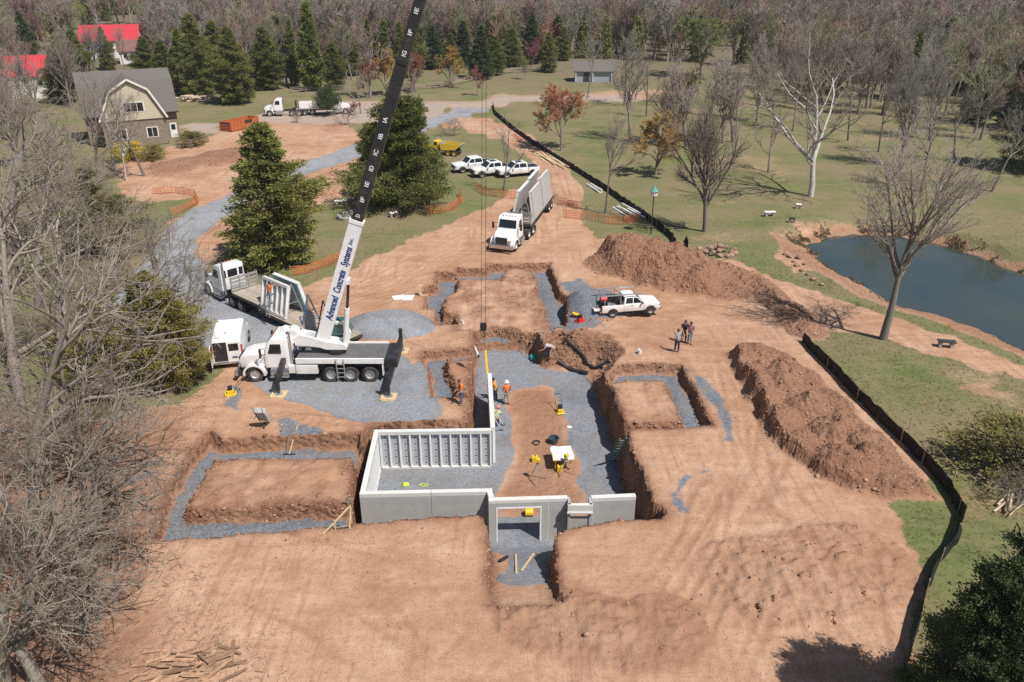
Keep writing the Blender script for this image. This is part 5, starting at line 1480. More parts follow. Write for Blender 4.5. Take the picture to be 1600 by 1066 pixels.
label_on_boom('Systems', 5.6, 6.9, .60, BLUE_INK, bb, .33, .2, .03, .03)
label_on_boom('Inc.', 7.05, 7.5, .36, BLUE_INK, bb, .33, .2, .015, .02)
for i, c in enumerate(['D', 'IF', 'IE', 'ID', 'IC', 'IB', 'IA']):
    label_on_boom(c, 8.85 + i * .98, 8.85 + i * .98 + .14 * len(c) + .04, .34, WHITE_INK, b2, .27, 0, .015, name='section_mark')
for i, c in enumerate(['IG', 'IF', 'IE', 'ID']):
    label_on_boom(c, 18.5 + i * 1.15, 18.5 + i * 1.15 + .3, .32, WHITE_INK, b3, .23, 0, .015, name='section_mark')
# lift cylinder
c0, c1 = Vector((-1.75, 0, 2.15)), boom_pt(4.6, .5)
cm = c0.lerp(c1, .58)
MB().tube([c0, cm], .17, 14).build('lift_cylinder', WHITE, cr, smooth=True)
MB().tube([cm, c1], .09, 12).build('lift_rod', BLACK, cr, smooth=True)
MB().box(c1.x - .1, c1.x + .1, -.3, .3, c1.z - .15, c1.z + .15).build('boom_lug', WHITE, cr)
tag(cr, 'white crane truck with its long boom raised over the foundation', 'crane truck')
# hoist rope, hook block
tip = boom_pt(31.5, .25)
tw = Vector((CX - tip.x, CY - tip.y, CZ + tip.z))
HX, HY, HZ = -1.83, 46.25, 3.0
for s in (-.14, .14):
    MB().tube([(CX - tw.x - s * .6, 0, tw.z - CZ), (CX - HX - s, CY - HY, HZ + .6 - CZ)], .014, 6).build('hoist_rope', BLACK, cr)
hk = empty('hook_block', (HX, HY, HZ))
MB().box(-.2, .2, -.10, .10, .1, .62, bev=.04).cyl((0, 0, .38), .22, .14, 'y', 20).build('block_body', BLACK, hk)
MB().tube([(0, 0, .1), (0, 0, -.05), (.10, 0, -.15), (.10, 0, -.28), (0, 0, -.36), (-.11, 0, -.28), (-.12, 0, -.18)], .035, 8).build('hook', BLACK, hk)
tag(hk, 'black hook block hanging from the crane ropes', 'hook block')
st = empty('lifting_strap', (HX, HY, .18))
MB().tube([(0, 0, HZ - .5), (.12, -.1, 1.55)], .012, 6).build('sling_wire', BLACK, st)
MB().bar((.12, -.1, 1.55), (.22, -.4, 0.02), .14, .03).build('webbing', YELLOW, st)
tag(st, 'yellow webbing strap on the wall panel being set', 'strap')

# --- trailers with panels
def trailer(name, loc, rz, label, length, drop=None, zdeck=1.35, axles=(), rail=ALU):
    e = empty(name, loc, rz)
    segs = [(0.4, -length, zdeck)] if not drop else [(0.4, -drop[0], zdeck), (-drop[0] - .02, -length, drop[1])]
    fm = MB()
    for a, b, z in segs:
        fm.box(b, a, -1.25, 1.25, z - .26, z - .06)
    if drop: fm.box(-drop[0] - .12, -drop[0] + .1, -1.2, 1.2, drop[1] - .2, zdeck - .27)
    fm.build('trailer_frame', DARK, e)
    for a, b, z in segs:
        n = 7
        for i in range(n):
            y0 = -1.22 + i * 2.44 / n
            MB().box(b + .02, a - .02, y0 + .008, y0 + 2.44 / n - .008, z - .058, z).build('deck_plank', DECKW, e)
    hb = MB()
    for s in (-1.15, -.4, .4, 1.15): hb.box(.30, .38, s - .04, s + .04, zdeck, zdeck + 1.25)
    for k in range(4): hb.box(.385, .42, -1.22, 1.22, zdeck + .06 + k * .31, zdeck + .27 + k * .31)
    hb.build('headboard', rail, e)
    for x in axles:
        for s in (-1, 1): wheel(e, x, s * .95, .48, .54)
        MB().cyl((x, 0, .48), .09, 1.6, 'y').build('axle', DARK, e)
    tag(e, label, 'trailer')
    return e

def rack(e, x, z, h, material):
    m = MB()
    m.bar((x, -.75, z), (x, 0, z + h), .07); m.bar((x, .75, z), (x, 0, z + h), .07); m.bar((x, -.45, z + h * .4), (x, .45, z + h * .4), .05)
    m.build('panel_rack', material, e)

def loose_panel(loc, rz, L, h, lean, label, blue=False, th=.24, studs=True, group='precast wall panels on the trailers'):
    """panel standing on its long edge: local x along, -y is the stud side"""
    e = empty('precast_panel', loc, rz)
    e.rotation_euler = (lean, 0, rz)
    MB().box(0, L, 0.0, .06, 0, h).build('concrete_face', FOIL_BLUE if blue else CONC, e)
    MB().box(0, L, -th, -.002, h - .2, h - .002).build('top_beam', CONC_TOP, e)
    MB().box(0, L, -th, -.002, .002, .2).build('bottom_beam', CONC_TOP, e)
    if studs:
        n = max(2, round(L / .6)); sm = MB().box(-.035, .035, -th + .004, -.004, .204, h - .204).mesh('stud', WHITE)
        im = MB().box(-L / n / 2 + .04, L / n / 2 - .04, -.06, -.004, .204, h - .204).mesh('insulation', FOIL)
        for i in range(n + 1): link('stud', sm, e, (min(max(i * L / n, .036), L - .036), 0, 0))
        for i in range(n): link('insulation_board', im, e, ((i + .5) * L / n, 0, 0))
    tag(e, label, 'wall panel', group)
    return e

def local(o, x, y, z):
    c, s = math.cos(o.rotation_euler.z), math.sin(o.rotation_euler.z)
    return (o.location.x + x * c - y * s, o.location.y + x * s + y * c, o.location.z + z)

T1 = (-22.65, 60.5); T1z = ground_z(*T1)
tractor('tractor_truck', (T1[0], T1[1], T1z), R(137), 'white tractor truck parked on the gravel drive below the cedar')
tl = trailer('flatbed_trailer', (-21.05, 59.0, T1z), R(139), 'step deck flatbed trailer behind the crane carrying an A frame rack', 12.6, (3.2, 1.02), 1.42, (-10.4, -11.7))
for x, mt in ((-3.6, ALU), (-6.2, ALU), (-8.2, BLUE_STEEL), (-10.0, BLACK)): rack(tl, x, 1.02, 2.5 if x > -8 else 2.2, mt)
rz = R(139)
loose_panel(local(tl, -3.3, 0.86, 1.03), rz + math.pi, 3.2, 2.55, R(-13), 'white studded wall panel leaning on the near side of the rack')
loose_panel(local(tl, -6.5, -0.98, 1.03), rz, 3.2, 2.55, R(-14), 'pale blue wall panel leaning on the far side of the rack', blue=True)
# truck bringing more panels
T2 = (0.1, 74.7); T2z = ground_z(*T2)
tractor('tractor_truck', (T2[0], T2[1], T2z), R(-110), 'white tractor truck facing the camera on the haul road')
t2 = trailer('flatbed_trailer', (0.80, 76.75, T2z), R(-104), 'flatbed trailer on the haul road loaded with wall panels', 11.2, None, 1.38, (-8.9, -10.2))
for x in (-1.6, -5, -9.4): rack(t2, x, 1.38, 2.6, ALU)
rz2 = R(-104)
for (x0, y0, lean, L, h, lab) in ((-6.0, 1.10, 8, 4.2, 2.7, 'front grey panel on the right side of the loaded trailer'), (-10.4, 1.14, 8, 4.3, 3.0, 'rear grey panel on the right side of the loaded trailer'),
                                (-6.2, -1.08, -12, 4.4, 2.7, 'front panel on the left side of the loaded trailer'), (-10.6, -1.08, -12, 4.3, 2.9, 'rear panel on the left side of the loaded trailer')):
    pnl = loose_panel(local(t2, x0, y0 - (.06 if y0 > 0 else 0), 1.385), rz2, L, h, R(lean), lab)

# --- pickups
def pickup(name, loc, rz, label, ext=False, sunroof=False, rackbar=False, dark_bed=True):
    e = empty(name, loc, rz)
    pt = WHITE_CLEAN
    L2 = 2.75
    body = MB().prism([(1.05, .48), (2.62, .46), (2.74, .62), (2.70, .98), (2.45, 1.10), (1.05, 1.18)], -.95, .95, bev=.07, taper=lambda x, z: 1 - .10 * max(0, (x - 1.6)))
    body.build('hood', pt, e, smooth=True)
    cx0 = -.75 if ext else -1.15
    MB().box(cx0, 1.06, -.96, .96, .46, 1.16, bev=.06).build('cab_body', pt, e, smooth=True)
    tp = lambda x, z: 1 - .17 * max(0, z - 1.15) / .65
    MB().prism([(cx0 + .02, 1.14), (1.15, 1.14), (.45, 1.74), (.25, 1.80), (cx0 + .25, 1.80), (cx0 + .10, 1.72)], -.92, .92, bev=.05, taper=tp).build('cab_roof', pt, e, smooth=True)
    MB().add([(1.09, -.80, 1.20), (1.09, .80, 1.20), (.50, .70, 1.71), (.50, -.70, 1.71)], [(0, 1, 2, 3)], Matrix.Translation((.03, 0, .02))).build('windscreen', GLASS, e)
    MB().add([(cx0 + .02, -.7, 1.25), (cx0 + .02, .7, 1.25), (cx0 + .10, .62, 1.66), (cx0 + .10, -.62, 1.66)], [(0, 1, 2, 3)], Matrix.Translation((-.02, 0, 0))).build('rear_window', GLASS, e)
    for s in (-1, 1):
        f = lambda z: .92 * tp(0, z) + .012
        xm = .02 if not ext else .12
        for w in ([(.98, 1.20), (.46, 1.66), (xm + .03, 1.68), (xm + .03, 1.20)], [(xm - .05, 1.20), (xm - .05, 1.68), (cx0 + .26, 1.68), (cx0 + .16, 1.20)]):
            MB().add([(x, s * f(z), z) for x, z in w], [(0, 1, 2, 3)]).build('side_window', GLASS, e)
        MB().box(-L2, cx0 - .02, s * .95 - .05, s * .95 + .05, .48, 1.14, bev=.03).build('bed_side', pt, e, smooth=True)
        for x in (1.75, -1.75):
            arch = [(x + .50 * math.cos(a), .38 + .48 * math.sin(a)) for a in np.linspace(0, math.pi, 12)]
            MB().prism(arch, s * .80, s * 1.012).build('wheel_arch', DARK, e)
            wheel(e, x, s * .90, .39, .26)
        MB().box(2.55, 2.70, s * .72 - .16, s * .72 + .16, .80, .96, bev=.03).build('headlight', CHROME, e)
        MB().box(-L2 - .02, -L2 + .04, s * .93 - .07, s * .93 + .07, .75, 1.10).build('tail_light', RED, e)
        MB().box(.82, .98, s * 1.10 - .09, s * 1.10 + .09, 1.16, 1.34, bev=.03).build('mirror', pt if not ext else BLACK, e)
        MB().box(-.1, .08, s * .967 - .01, s * .967 + .015, .98, 1.02).build('door_handle', BLACK, e)
    MB().box(2.68, 2.77, -.55, .55, .66, .95, bev=.02).build('grille', BLACK, e)
    MB().box(2.62, 2.84, -.92, .92, .42, .62, bev=.04).build('front_bumper', DARK if sunroof else CHROME, e)
    MB().box(-L2 - .16, -L2 - .02, -.9, .9, .45, .62, bev=.03).build('rear_bumper', CHROME, e)
    MB().box(-L2 + .02, cx0 - .02, -.89, .89, .60, .68).build('bed_floor', DARK, e)
    if rackbar:
        MB().box(-L2 - .62, -L2 - .04, -.80, .80, .64, .70).build('tailgate', WHITE, e)
    else:
        MB().box(-L2 - .01, -L2 + .05, -.89, .89, .60, 1.14).build('tailgate', pt, e)
        if dark_bed: MB().box(-L2 + .06, cx0 - .04, -.895, .895, 1.08, 1.13).build('bed_cover', BLACK, e)
    MB().box(-2.4, 2.4, -.6, .6, .32, .5).build('underbody', DARK, e)
    if sunroof: MB().box(-.55, .25, -.48, .48, 1.802, 1.815).build('sunroof', GLASS, e)
    if rackbar:
        m = MB()
        for x in (-2.5, -1.05): 
            for s in (-1, 1): m.bar((x, s * .93, 1.12), (x, s * .86, 2.0), .05)
            m.bar((x, -.9, 2.0), (x, .9, 2.0), .05)
        for s in (-1, 1): m.bar((-2.85, s * .86, 2.04), (.75, s * .86, 2.04), .07, .1)
        m.bar((.6, -.86, 2.0), (.6, .86, 2.0), .05); m.bar((.5, .86, 2.0), (.55, .76, 1.78), .04); m.bar((.5, -.86, 2.0), (.55, -.76, 1.78), .04)
        m.build('ladder_rack', ALU, e)
    tag(e, label, 'pickup')
    return e
g0, g1 = G(956, 500), G(1020, 497)
rzp = math.atan2(g1.y - g0.y, g1.x - g0.x)
c = (g0 + g1) / 2
nrm = Vector((-math.sin(rzp), math.cos(rzp), 0))
c = c + nrm * .95
pk = pickup('work_pickup', (c.x - .05, c.y, ground_z(c.x, c.y)), rzp, 'white work pickup with ladder rack beside the dark gravel pile', ext=True, rackbar=True)
pk.scale = (.87, .87, .87)
for (x, y, w, d, h, mt, nm, lab) in ((-1.4, .55, .9, .4, .65, BLACK, 'tool_chest', 'black tool chest in the near side of the pickup bed'), (-2.35, .1, .55, .6, .5, RED, 'air_compressor', 'red and black compressor at the tail of the pickup bed')):
    q = local(pk, x * .87, (y - .1) * .87, .69 * .87)
    tl_ = empty(nm, q, rzp)
    MB().box(-w / 2, w / 2, -d / 2, d / 2, 0, h, bev=.04).build('body', BLACK, tl_)
    if mt is RED:
        MB().cyl((0, 0, h + .13), .2, .5, 'x').build('tank', RED, tl_, smooth=True)
    else:
        MB().box(-w / 2 - .02, w / 2 + .02, -d / 2 - .02, d / 2 + .02, h + .002, h + .06).build('lid', BLACK, tl_)
    tag(tl_, lab, 'tool')
for (px, py, ang, lab, sr) in ((738, 268, 205, 'leftmost of the three parked white pickups', False), (768, 275, 205, 'middle parked white pickup with dark sunroof', True), (808, 276, 202, 'rightmost parked white pickup behind the small bare tree', True)):
    q = G(px, py)
    pickup('parked_pickup', (q.x, q.y + .6, ground_z(q.x, q.y + .6)), R(ang), lab, sunroof=sr)['group'] = 'pickups parked behind the orange fence'

# --- van with its rear door open
q = G(362, 577)
vn = empty('cargo_van', (q.x - .75, q.y + 2.75, ground_z(q.x, q.y + 2.7)), R(103))
MB().prism([(-2.7, .45), (1.5, .45), (1.5, 1.25), (1.0, 2.0), (.8, 2.12), (-2.6, 2.12), (-2.7, 2.0)], -1.0, 1.0, bev=.08, taper=lambda x, z: 1 - .1 * max(0, z - 1.1)).build('body', WHITE_CLEAN, vn, smooth=True)
MB().prism([(1.49, .45), (2.6, .45), (2.66, .9), (2.3, 1.12), (1.49, 1.28)], -.96, .96, bev=.06).build('hood', WHITE_CLEAN, vn, smooth=True)
MB().box(-2.72, -2.703, .02, .86, .62, 1.98).build('doorway_shade_panel', BLACK, vn)  # black sheet on the solid body, painting in the shade inside the doorway
rd = MB().box(-2.76, -2.71, -.88, 0.0, .58, 2.0, bev=.015).build('rear_door', WHITE_CLEAN, vn)
MB().box(-2.772, -2.762, -.74, -.12, 1.35, 1.86).build('door_window', GLASS, rd)
MB().box(-2.775, -2.763, -.62, -.28, .82, .94).build('number_plate', BLUE_STEEL, rd)
od = MB().box(-3.55, -2.72, .92, .97, .58, 2.0, bev=.015).build('rear_door', WHITE_CLEAN, vn)
MB().box(-3.42, -2.85, .905, .915, 1.35, 1.86).build('door_window', GLASS, od)
for s in (-1, 1):
    MB().box(-2.745, -2.705, s * .94 - .05, s * .94 + .05, 1.15, 1.75).build('tail_light', RED, vn)
    for x in (1.75, -1.6): wheel(vn, x, s * .9, .37, .26)
MB().box(-2.86, -2.7, -.95, .95, .45, .58, bev=.03).build('rear_bumper', CHROME, vn)
MB().box(-2.0, .6, -.7, -.64, 2.2, 2.24).box(-2.0, .6, .64, .7, 2.2, 2.24).cyl((-1.6, .0, 2.2), .12, .2, 'z').box(-1.95, -1.9, -.7, .7, 2.12, 2.22).box(.4, .45, -.7, .7, 2.12, 2.22).build('roof_rack', WHITE, vn)
MB().add([(1.52, -.86, 1.3), (1.52, .86, 1.3), (1.06, .8, 1.98), (1.06, -.8, 1.98)], [(0, 1, 2, 3)]).build('windscreen', GLASS, vn)
tag(vn, 'white cargo van with an open rear door behind the cedar', 'van')

# --- trucks in the upper yard
q = G(436, 182)
tractor('tractor_truck', (q.x + .6, q.y + 1.2, ground_z(q.x, q.y + 1)), R(188), 'small looking white tractor truck parked in the upper yard')
q = G(505, 181)
ft = empty('flatbed_truck', (q.x, q.y + 2.0, ground_z(q.x, q.y + 2)), R(10))
truck_front(ft, 3.6)
MB().box(-5.0, 4.2, -.45, .45, .72, 1.0).build('chassis_frame', DARK, ft)
MB().box(-5.0, 1.2, -1.25, 1.25, 1.05, 1.25).build('deck', ALU, ft)
MB().box(-5.05, -4.9, -1.25, 1.25, 1.25, 2.4).build('rear_board', BLACK, ft)
MB().box(-4.4, -2.2, -1.0, 1.0, 1.252, 2.2, bev=.05).box(-1.8, .8, -1.0, 1.0, 1.252, 1.9, bev=.05).build('equipment_box', WHITE, ft)
for x in (-2.2, -3.5):
    for s in (-1, 1): wheel(ft, x, s * .93, .52, .56)
tag(ft, 'white flatbed truck partly hidden by the round pine', 'truck')
# --- yellow dumper
q = G(702, 246)
dt = empty('dump_truck', (q.x, q.y + 1.5, ground_z(q.x, q.y + 1.5)), R(160))
MB().prism([(-3.2, 2.6), (-1.9, 1.5), (1.6, 1.3), (2.0, 2.2), (2.1, 2.9), (1.8, 2.9), (1.5, 1.75), (-1.8, 1.8), (-3.0, 2.7)], -1.4, 1.4, bev=.03).build('dump_body_floor', mat('worn_steel', (.28, .28, .29), .5, var=.15), dt)
for s in (-1, 1):
    MB().prism([(-3.2, 2.55), (-1.9, 1.45), (1.6, 1.25), (2.0, 2.9), (-1.6, 2.75), (-3.1, 2.7)], s * 1.402, s * 1.48, bev=.02).build('dump_body_side', YELLOW, dt)
    for x in (-1.6, -.1, 3.4): wheel(dt, x, s * 1.1, .75, .55, rimm=YELLOW)
MB().box(-2.4, 4.6, -.5, .5, .8, 1.24).build('chassis_frame', DARK, dt)
MB().prism([(2.4, 1.2), (3.6, 1.2), (5.2, 1.1), (5.2, 1.8), (3.9, 2.1), (3.7, 3.1), (2.4, 3.1)], -1.1, 1.1, bev=.06).build('cab', YELLOW, dt)
MB().box(2.7, 3.5, -1.12, 1.12, 2.2, 2.95).build('side_window', GLASS, dt)
dt.scale = (.62, .62, .62)
tag(dt, 'yellow articulated dump truck half hidden by the juniper', 'dump truck')
# --- roll-off container
g0, g1 = G(362, 207), G(397, 199)
rzc = math.atan2(g1.y - g0.y, g1.x - g0.x)
dc = empty('rolloff_container', (g0.x, g0.y, ground_z(g0.x, g0.y) + .02), rzc)
Lc = 6.2
MB().box(0, Lc, 0, 2.4, .1, .22).build('floor', ORANGE_PAINT, dc)
for y in (0, 2.34): 
    sd_ = MB().box(0, Lc, y, y + .06, .224, 1.5).build('side_wall', ORANGE_PAINT, dc)
    for k in range(9):
        MB().box(k * Lc / 8.4, k * Lc / 8.4 + .1, y - .07 if y == 0 else y + .062, y - .002 if y == 0 else y + .13, .2, 1.52).build('rib', ORANGE_PAINT, sd_)
MB().box(0, .06, .062, 2.338, .224, 1.5).build('door', ORANGE_PAINT, dc)
for zz in (.55, 1.0): MB().box(-.05, -.002, .05, 2.35, zz, zz + .12).build('door_bar', ORANGE_PAINT, dc)
MB().box(Lc - .06, Lc, .062, 2.338, .224, 1.5).build('end_wall', ORANGE_PAINT, dc)
MB().box(-.012, -.002, .3, 2.1, 1.15, 1.42).build('sign', BLACK, dc)
MB().box(Lc * .5, Lc * .5 + 1.5, -.082, -.072, .95, 1.4).build('sign', BLACK, dc)
for s in (.3, 2.1): MB().cyl((.5, s, .06), .1, .3, 'y').cyl((Lc - .5, s, .06), .1, .3, 'y').build('roller', DARK, dc)
tag(dc, 'orange ribbed roll off container on the upper yard', 'container')

# ------------------------------------------------------------------ houses
def windows_on(e, lst, yface, depth=.05):
    for x, z, w, h in lst:
        f = MB().box(x - w / 2 - .1, x + w / 2 + .1, yface - depth, yface - .003, z - .1, z + h + .1).build('window', TRIM, e)
        n = max(1, round(w / .75))
        for i in range(n):
            x0 = x - w / 2 + i * w / n
            MB().box(x0 + .04, x0 + w / n - .04, yface - depth - .012, yface - depth - .002, z, z + h).build('pane', GLASS, f)
hx, hy = -59.1, 126.1
hs = empty('barn_house', (hx, hy, ground_z(hx, hy)), R(28))
zg = 0.0
def gprof(hw, ze, zb, zr, fb=.55): return [(-hw, ze), (-hw * fb, zb), (0, zr), (hw * fb, zb), (hw, ze)]
HL = 6.6
MB().box(-HL + .3, HL - .3, -4.4, 4.4, 0, 4.2).build('wall', BSTONE, hs)
# main roof: gambrel along x, profile in y
mp = gprof(5.2, 4.1, 8.6, 9.9)
inner = [(a * .96, b - .22) for a, b in mp]
MB().prism([(y, z) for y, z in mp] + inner[::-1], -HL, HL, axis='x').build('roof', SHINGLE, hs)
for s in (-1, 1):
    MB().prism([(y, z) for y, z in inner] , s * (HL - .45), s * (HL - .3), axis='x').build('gable_wall', SIDING, hs)
gp = gprof(4.6, 4.0, 8.1, 9.6)
gi = [(a * .955, b - .2) for a, b in gp]
gf = -8.6
gr = MB().prism(gp + gi[::-1], gf, -1.0).build('cross_roof', SHINGLE, hs)
tr = MB()
for (a, b), (c_, d_) in zip(gp[:-1], gp[1:]): tr.bar((a, gf - .03, b - .12), (c_, gf - .03, d_ - .12), .06, .26)
tr.build('trim_board', TRIM, gr)
MB().prism(gi, gf + .35, gf + .5).build('gable_wall', SIDING, hs)
MB().box(-4.3, 4.3, gf + .52, -4.41, 0, 3.98).build('lower_wall', BSTONE, hs)
windows_on(hs, [(.3, 5.0, 2.6, 1.2)], gf + .35)
windows_on(hs, [(-2.0, 1.2, 1.4, 1.3), (2.2, 1.2, 1.4, 1.3)], gf + .52)
dr = MB().box(5.0, 6.0, -4.48, -4.41, 0.1, 2.3).build('door', TRIM, hs)
MB().box(5.2, 5.8, -4.50, -4.485, 1.3, 2.1).build('door_pane', GLASS, dr)
tag(hs, 'cream gabled barn house with grey gambrel roof', 'house')

def gable_house(name, loc, rz, L, D, hw, hr, wall, roof, label, wins=(), over=.4, cat='house', doors=()):
    e = empty(name, loc, rz)
    MB().box(-L / 2, L / 2, -D / 2, D / 2, -.3, hw).build('wall', wall, e)
    MB().prism([(-D / 2, hw + .002), (D / 2, hw + .002), (0, hr - .2)], -L / 2, L / 2, axis='x').build('gable_wall', wall, e)
    o = over
    sl = (hr - hw) / (D / 2)
    MB().prism([(-D / 2 - o, hw - o * sl + .06), (0, hr), (D / 2 + o, hw - o * sl + .06), (D / 2 + o, hw - o * sl + .22), (0, hr + .18), (-D / 2 - o, hw - o * sl + .22)], -L / 2 - o, L / 2 + o, axis='x').build('roof', roof, e)
    rb = MB()
    for k in range(int(L / .9) + 1):
        x = -L / 2 - o + .2 + k * .9
        if x < L / 2 + o - .1: rb.bar((x, -D / 2 - o, hw - o * sl + .235), (x, 0, hr + .195), .05).bar((x, D / 2 + o, hw - o * sl + .235), (x, 0, hr + .195), .05)
    if roof is REDROOF: tag(rb.build('roof_seams', roof, e), kind='stuff')
    windows_on(e, wins, -D / 2)
    for x, w, h in doors:
        MB().box(x - w / 2, x + w / 2, -D / 2 - .05, -D / 2 - .003, 0, h).build('door', DARK, e)
    tag(e, label, cat)
    return e
WWALL = mat('white_siding', (.70, .70, .69), .7, var=.04)
def at(px, py): 
    q = G(px, py); return (q.x, q.y, q.z)
sh = gable_house('garden_shed', at(927, 126), R(-4), 8.4, 4.6, 2.3, 4.0, mat('bluegrey_siding', (.33, .36, .40), .8, var=.06), SHINGLE, 'low grey shed with white posts behind the lawn', cat='shed', doors=((-1.6, 1.3, 2.0),))
for x in (-3.9, -.2, 3.9): MB().box(x - .09, x + .09, -2.62, -2.44, 0, 2.28).build('post', TRIM, sh)
gable_house('red_roof_house', at(72, 148), R(22), 11, 8, 4.2, 7.4, WWALL, REDROOF, 'white house with red roof at the left edge', wins=((-4, 2.2, 1, 1.3), (0, 2.2, 1, 1.3), (4, 2.2, 1, 1.3)))
gable_house('red_roof_house', at(180, 88), R(16), 14, 8, 4.4, 7.8, WWALL, REDROOF, 'farther white house with long red roof behind trees', wins=((-4, 2.4, 1.2, 1.4), (0, 2.4, 1.2, 1.4), (4, 2.4, 1.2, 1.4)))
gable_house('white_house', at(212, 98), R(24), 7, 6, 3.2, 5.4, WWALL, mat('brown_roof', (.20, .09, .08), .8, var=.1), 'small white house in front of the long red roof', wins=((-2, 1.4, 1, 1.3), (2, 1.4, 1, 1.3)))
gable_house('white_house', at(1245, 78), R(-10), 14, 8, 3.4, 6.5, WWALL, SHINGLE, 'distant white house glimpsed behind the sycamore', wins=((-4, 1.4, 1.2, 1.3), (0, 1.4, 1.2, 1.3), (4, 1.4, 1.2, 1.3)))

# ------------------------------------------------------------------ fences
SILT = mat('silt_fabric', (0.012, 0.012, 0.013), 0.75, var=0.2, scale=4, spec=0.3)
NET = mat('orange_netting', (0.66, 0.16, 0.045), 0.7, var=0.1, scale=4)
STAKE = mat('stake_wood', (0.40, 0.31, 0.20), 0.9, var=0.15)
def densify(pts, step, wob=0.0, seed=0):
    r = random.Random(seed); out = []
    for (a, b) in zip(pts[:-1], pts[1:]):
        n = max(1, int(math.hypot(b[0] - a[0], b[1] - a[1]) / step))
        for i in range(n):
            t = i / n
            out.append((a[0] + (b[0] - a[0]) * t + r.uniform(-wob, wob), a[1] + (b[1] - a[1]) * t + r.uniform(-wob, wob)))
    out.append(pts[-1]); return out
def fabric_fence(name, px, label, h, material, cat, every=2.0, th=.015, seed=1, lean=0.0, belly=0.08, postm=None, nd=0.5, group=None, holes=False):
    pts = densify([tuple(G(*p)[:2]) for p in px], nd, .03, seed)
    r = random.Random(seed)
    e = empty(name, (pts[0][0], pts[0][1], ground_z(*pts[0])))
    o = e.location
    rows = 4 if not holes else 6
    V, F = [], []
    for i, (x, y) in enumerate(pts):
        j = min(i + 1, len(pts) - 1); k = max(i - 1, 0)
        t = Vector((pts[j][0] - pts[k][0], pts[j][1] - pts[k][1], 0)).normalized(); n = Vector((-t.y, t.x, 0))
        hh = h * r.uniform(.86, 1.05); off = r.uniform(-belly, belly)
        z = ground_z(x, y)
        for m in range(rows):
            u = m / (rows - 1)
            p = Vector((x, y, z - .03 + (hh + .03) * u)) + n * (off * math.sin(u * math.pi) + lean * u)
            V.append(p - o)
    nn = len(pts)
    if not holes:
        for i in range(nn - 1):
            for m in range(rows - 1):
                F.append((i * rows + m, (i + 1) * rows + m, (i + 1) * rows + m + 1, i * rows + m + 1))
        me = bpy.data.meshes.new('fabric'); me.from_pydata(V, [], F); me.materials.append(material)
        fo = link('fabric', me, e)
        so = fo.modifiers.new('thickness', 'SOLIDIFY'); so.thickness = th
    else:            # open netting: strands
        m_ = MB()
        for m in range(rows):
            for i in range(nn - 1): m_.bar(V[i * rows + m], V[(i + 1) * rows + m], .012, .05)
        for i in range(nn): m_.bar(V[i * rows], V[i * rows + rows - 1], .04, .012)
        m_.build('netting', material, e)
    d = 0; last = -9
    for i, (x, y) in enumerate(pts):
        if i: d += math.hypot(x - pts[i - 1][0], y - pts[i - 1][1])
        if d - last >= every:
            last = d
            b = MB().bar((x - o.x, y - o.y, ground_z(x, y) - o.z - .05), (x - o.x + r.uniform(-.05, .05), y - o.y + r.uniform(-.05, .05), ground_z(x, y) - o.z + h * 1.15), .045)
            b.build('stake', postm or STAKE, e)
    tag(e, label, cat, group)
    return e
fabric_fence('silt_fence', [(770, 166), (774, 180), (800, 202), (830, 224), (860, 243), (900, 268), (945, 297), (985, 325), (1020, 350), (1050, 375), (1074, 388)], 'black silt fence running from the lane to the brown earth heap', .75, SILT, 'silt fence', seed=2)
fabric_fence('silt_fence', [(1254, 534), (1275, 558), (1310, 592), (1332, 618), (1370, 655), (1400, 684), (1440, 725), (1475, 762), (1492, 790), (1503, 812), (1498, 832), (1490, 855), (1468, 880), (1455, 905), (1440, 945), (1432, 985), (1415, 1040), (1405, 1080)], 'black silt fence along the lawn beside the long spoil heap', .8, SILT, 'silt fence', seed=3, belly=.14)
OF = 'orange safety nets on the site'
fabric_fence('safety_net', [(668, 336), (690, 334), (710, 328), (722, 318), (718, 305)], 'orange net below the right side of the broad juniper', .95, NET, 'safety net', seed=4, holes=True, group=OF, nd=.35)
fabric_fence('safety_net', [(742, 297), (760, 306), (800, 312), (835, 306), (880, 322), (905, 328)], 'orange net in front of the parked pickups', .95, NET, 'safety net', seed=5, holes=True, group=OF, nd=.35)
fabric_fence('safety_net', [(880, 340), (915, 344), (945, 350), (975, 352), (998, 346)], 'orange net round the slim tree by the pipes', .95, NET, 'safety net', seed=6, holes=True, group=OF, nd=.35)
fabric_fence('safety_net', [(455, 432), (480, 428), (510, 418), (535, 405), (540, 385)], 'orange net at the foot of the large cedar', .9, NET, 'safety net', seed=7, holes=True, group=OF, nd=.35)
fabric_fence('safety_net', [(240, 304), (275, 302), (305, 308), (310, 318), (285, 332), (268, 338)], 'orange net round the small grass patch by the drive', .9, NET, 'safety net', seed=8, holes=True, group=OF, nd=.4)
def rail_fence(px, label, every=2.6):
    pts = densify([tuple(G(*p)[:2]) for p in px], every)
    e = empty('rail_fence', (*pts[0], ground_z(*pts[0]))); o = e.location
    pm = MB().box(-.08, .08, -.08, .08, -.1, 1.25).mesh('post', WOOD_OLD)
    q = []
    for x, y in pts:
        z = ground_z(x, y); q.append(Vector((x, y, z)) - o); link('post', pm, e, q[-1])
    for a, b in zip(q[:-1], q[1:]):
        for h in (.45, .8, 1.12): MB().bar(a + Vector((0, 0, h)), b + Vector((0, 0, h)), .06, .12).build('rail', WOOD_OLD, e)
    tag(e, label, 'fence')
rail_fence([(620, 142), (690, 138), (770, 120), (800, 114), (880, 112)], 'wooden rail fence along the back of the lawn')
rail_fence([(455, 146), (500, 142), (560, 143)], 'wooden rail fence behind the parked trucks')
rail_fence([(278, 232), (300, 232), (326, 222)], 'short rail fence by the hedge bush of the barn house', 1.8)
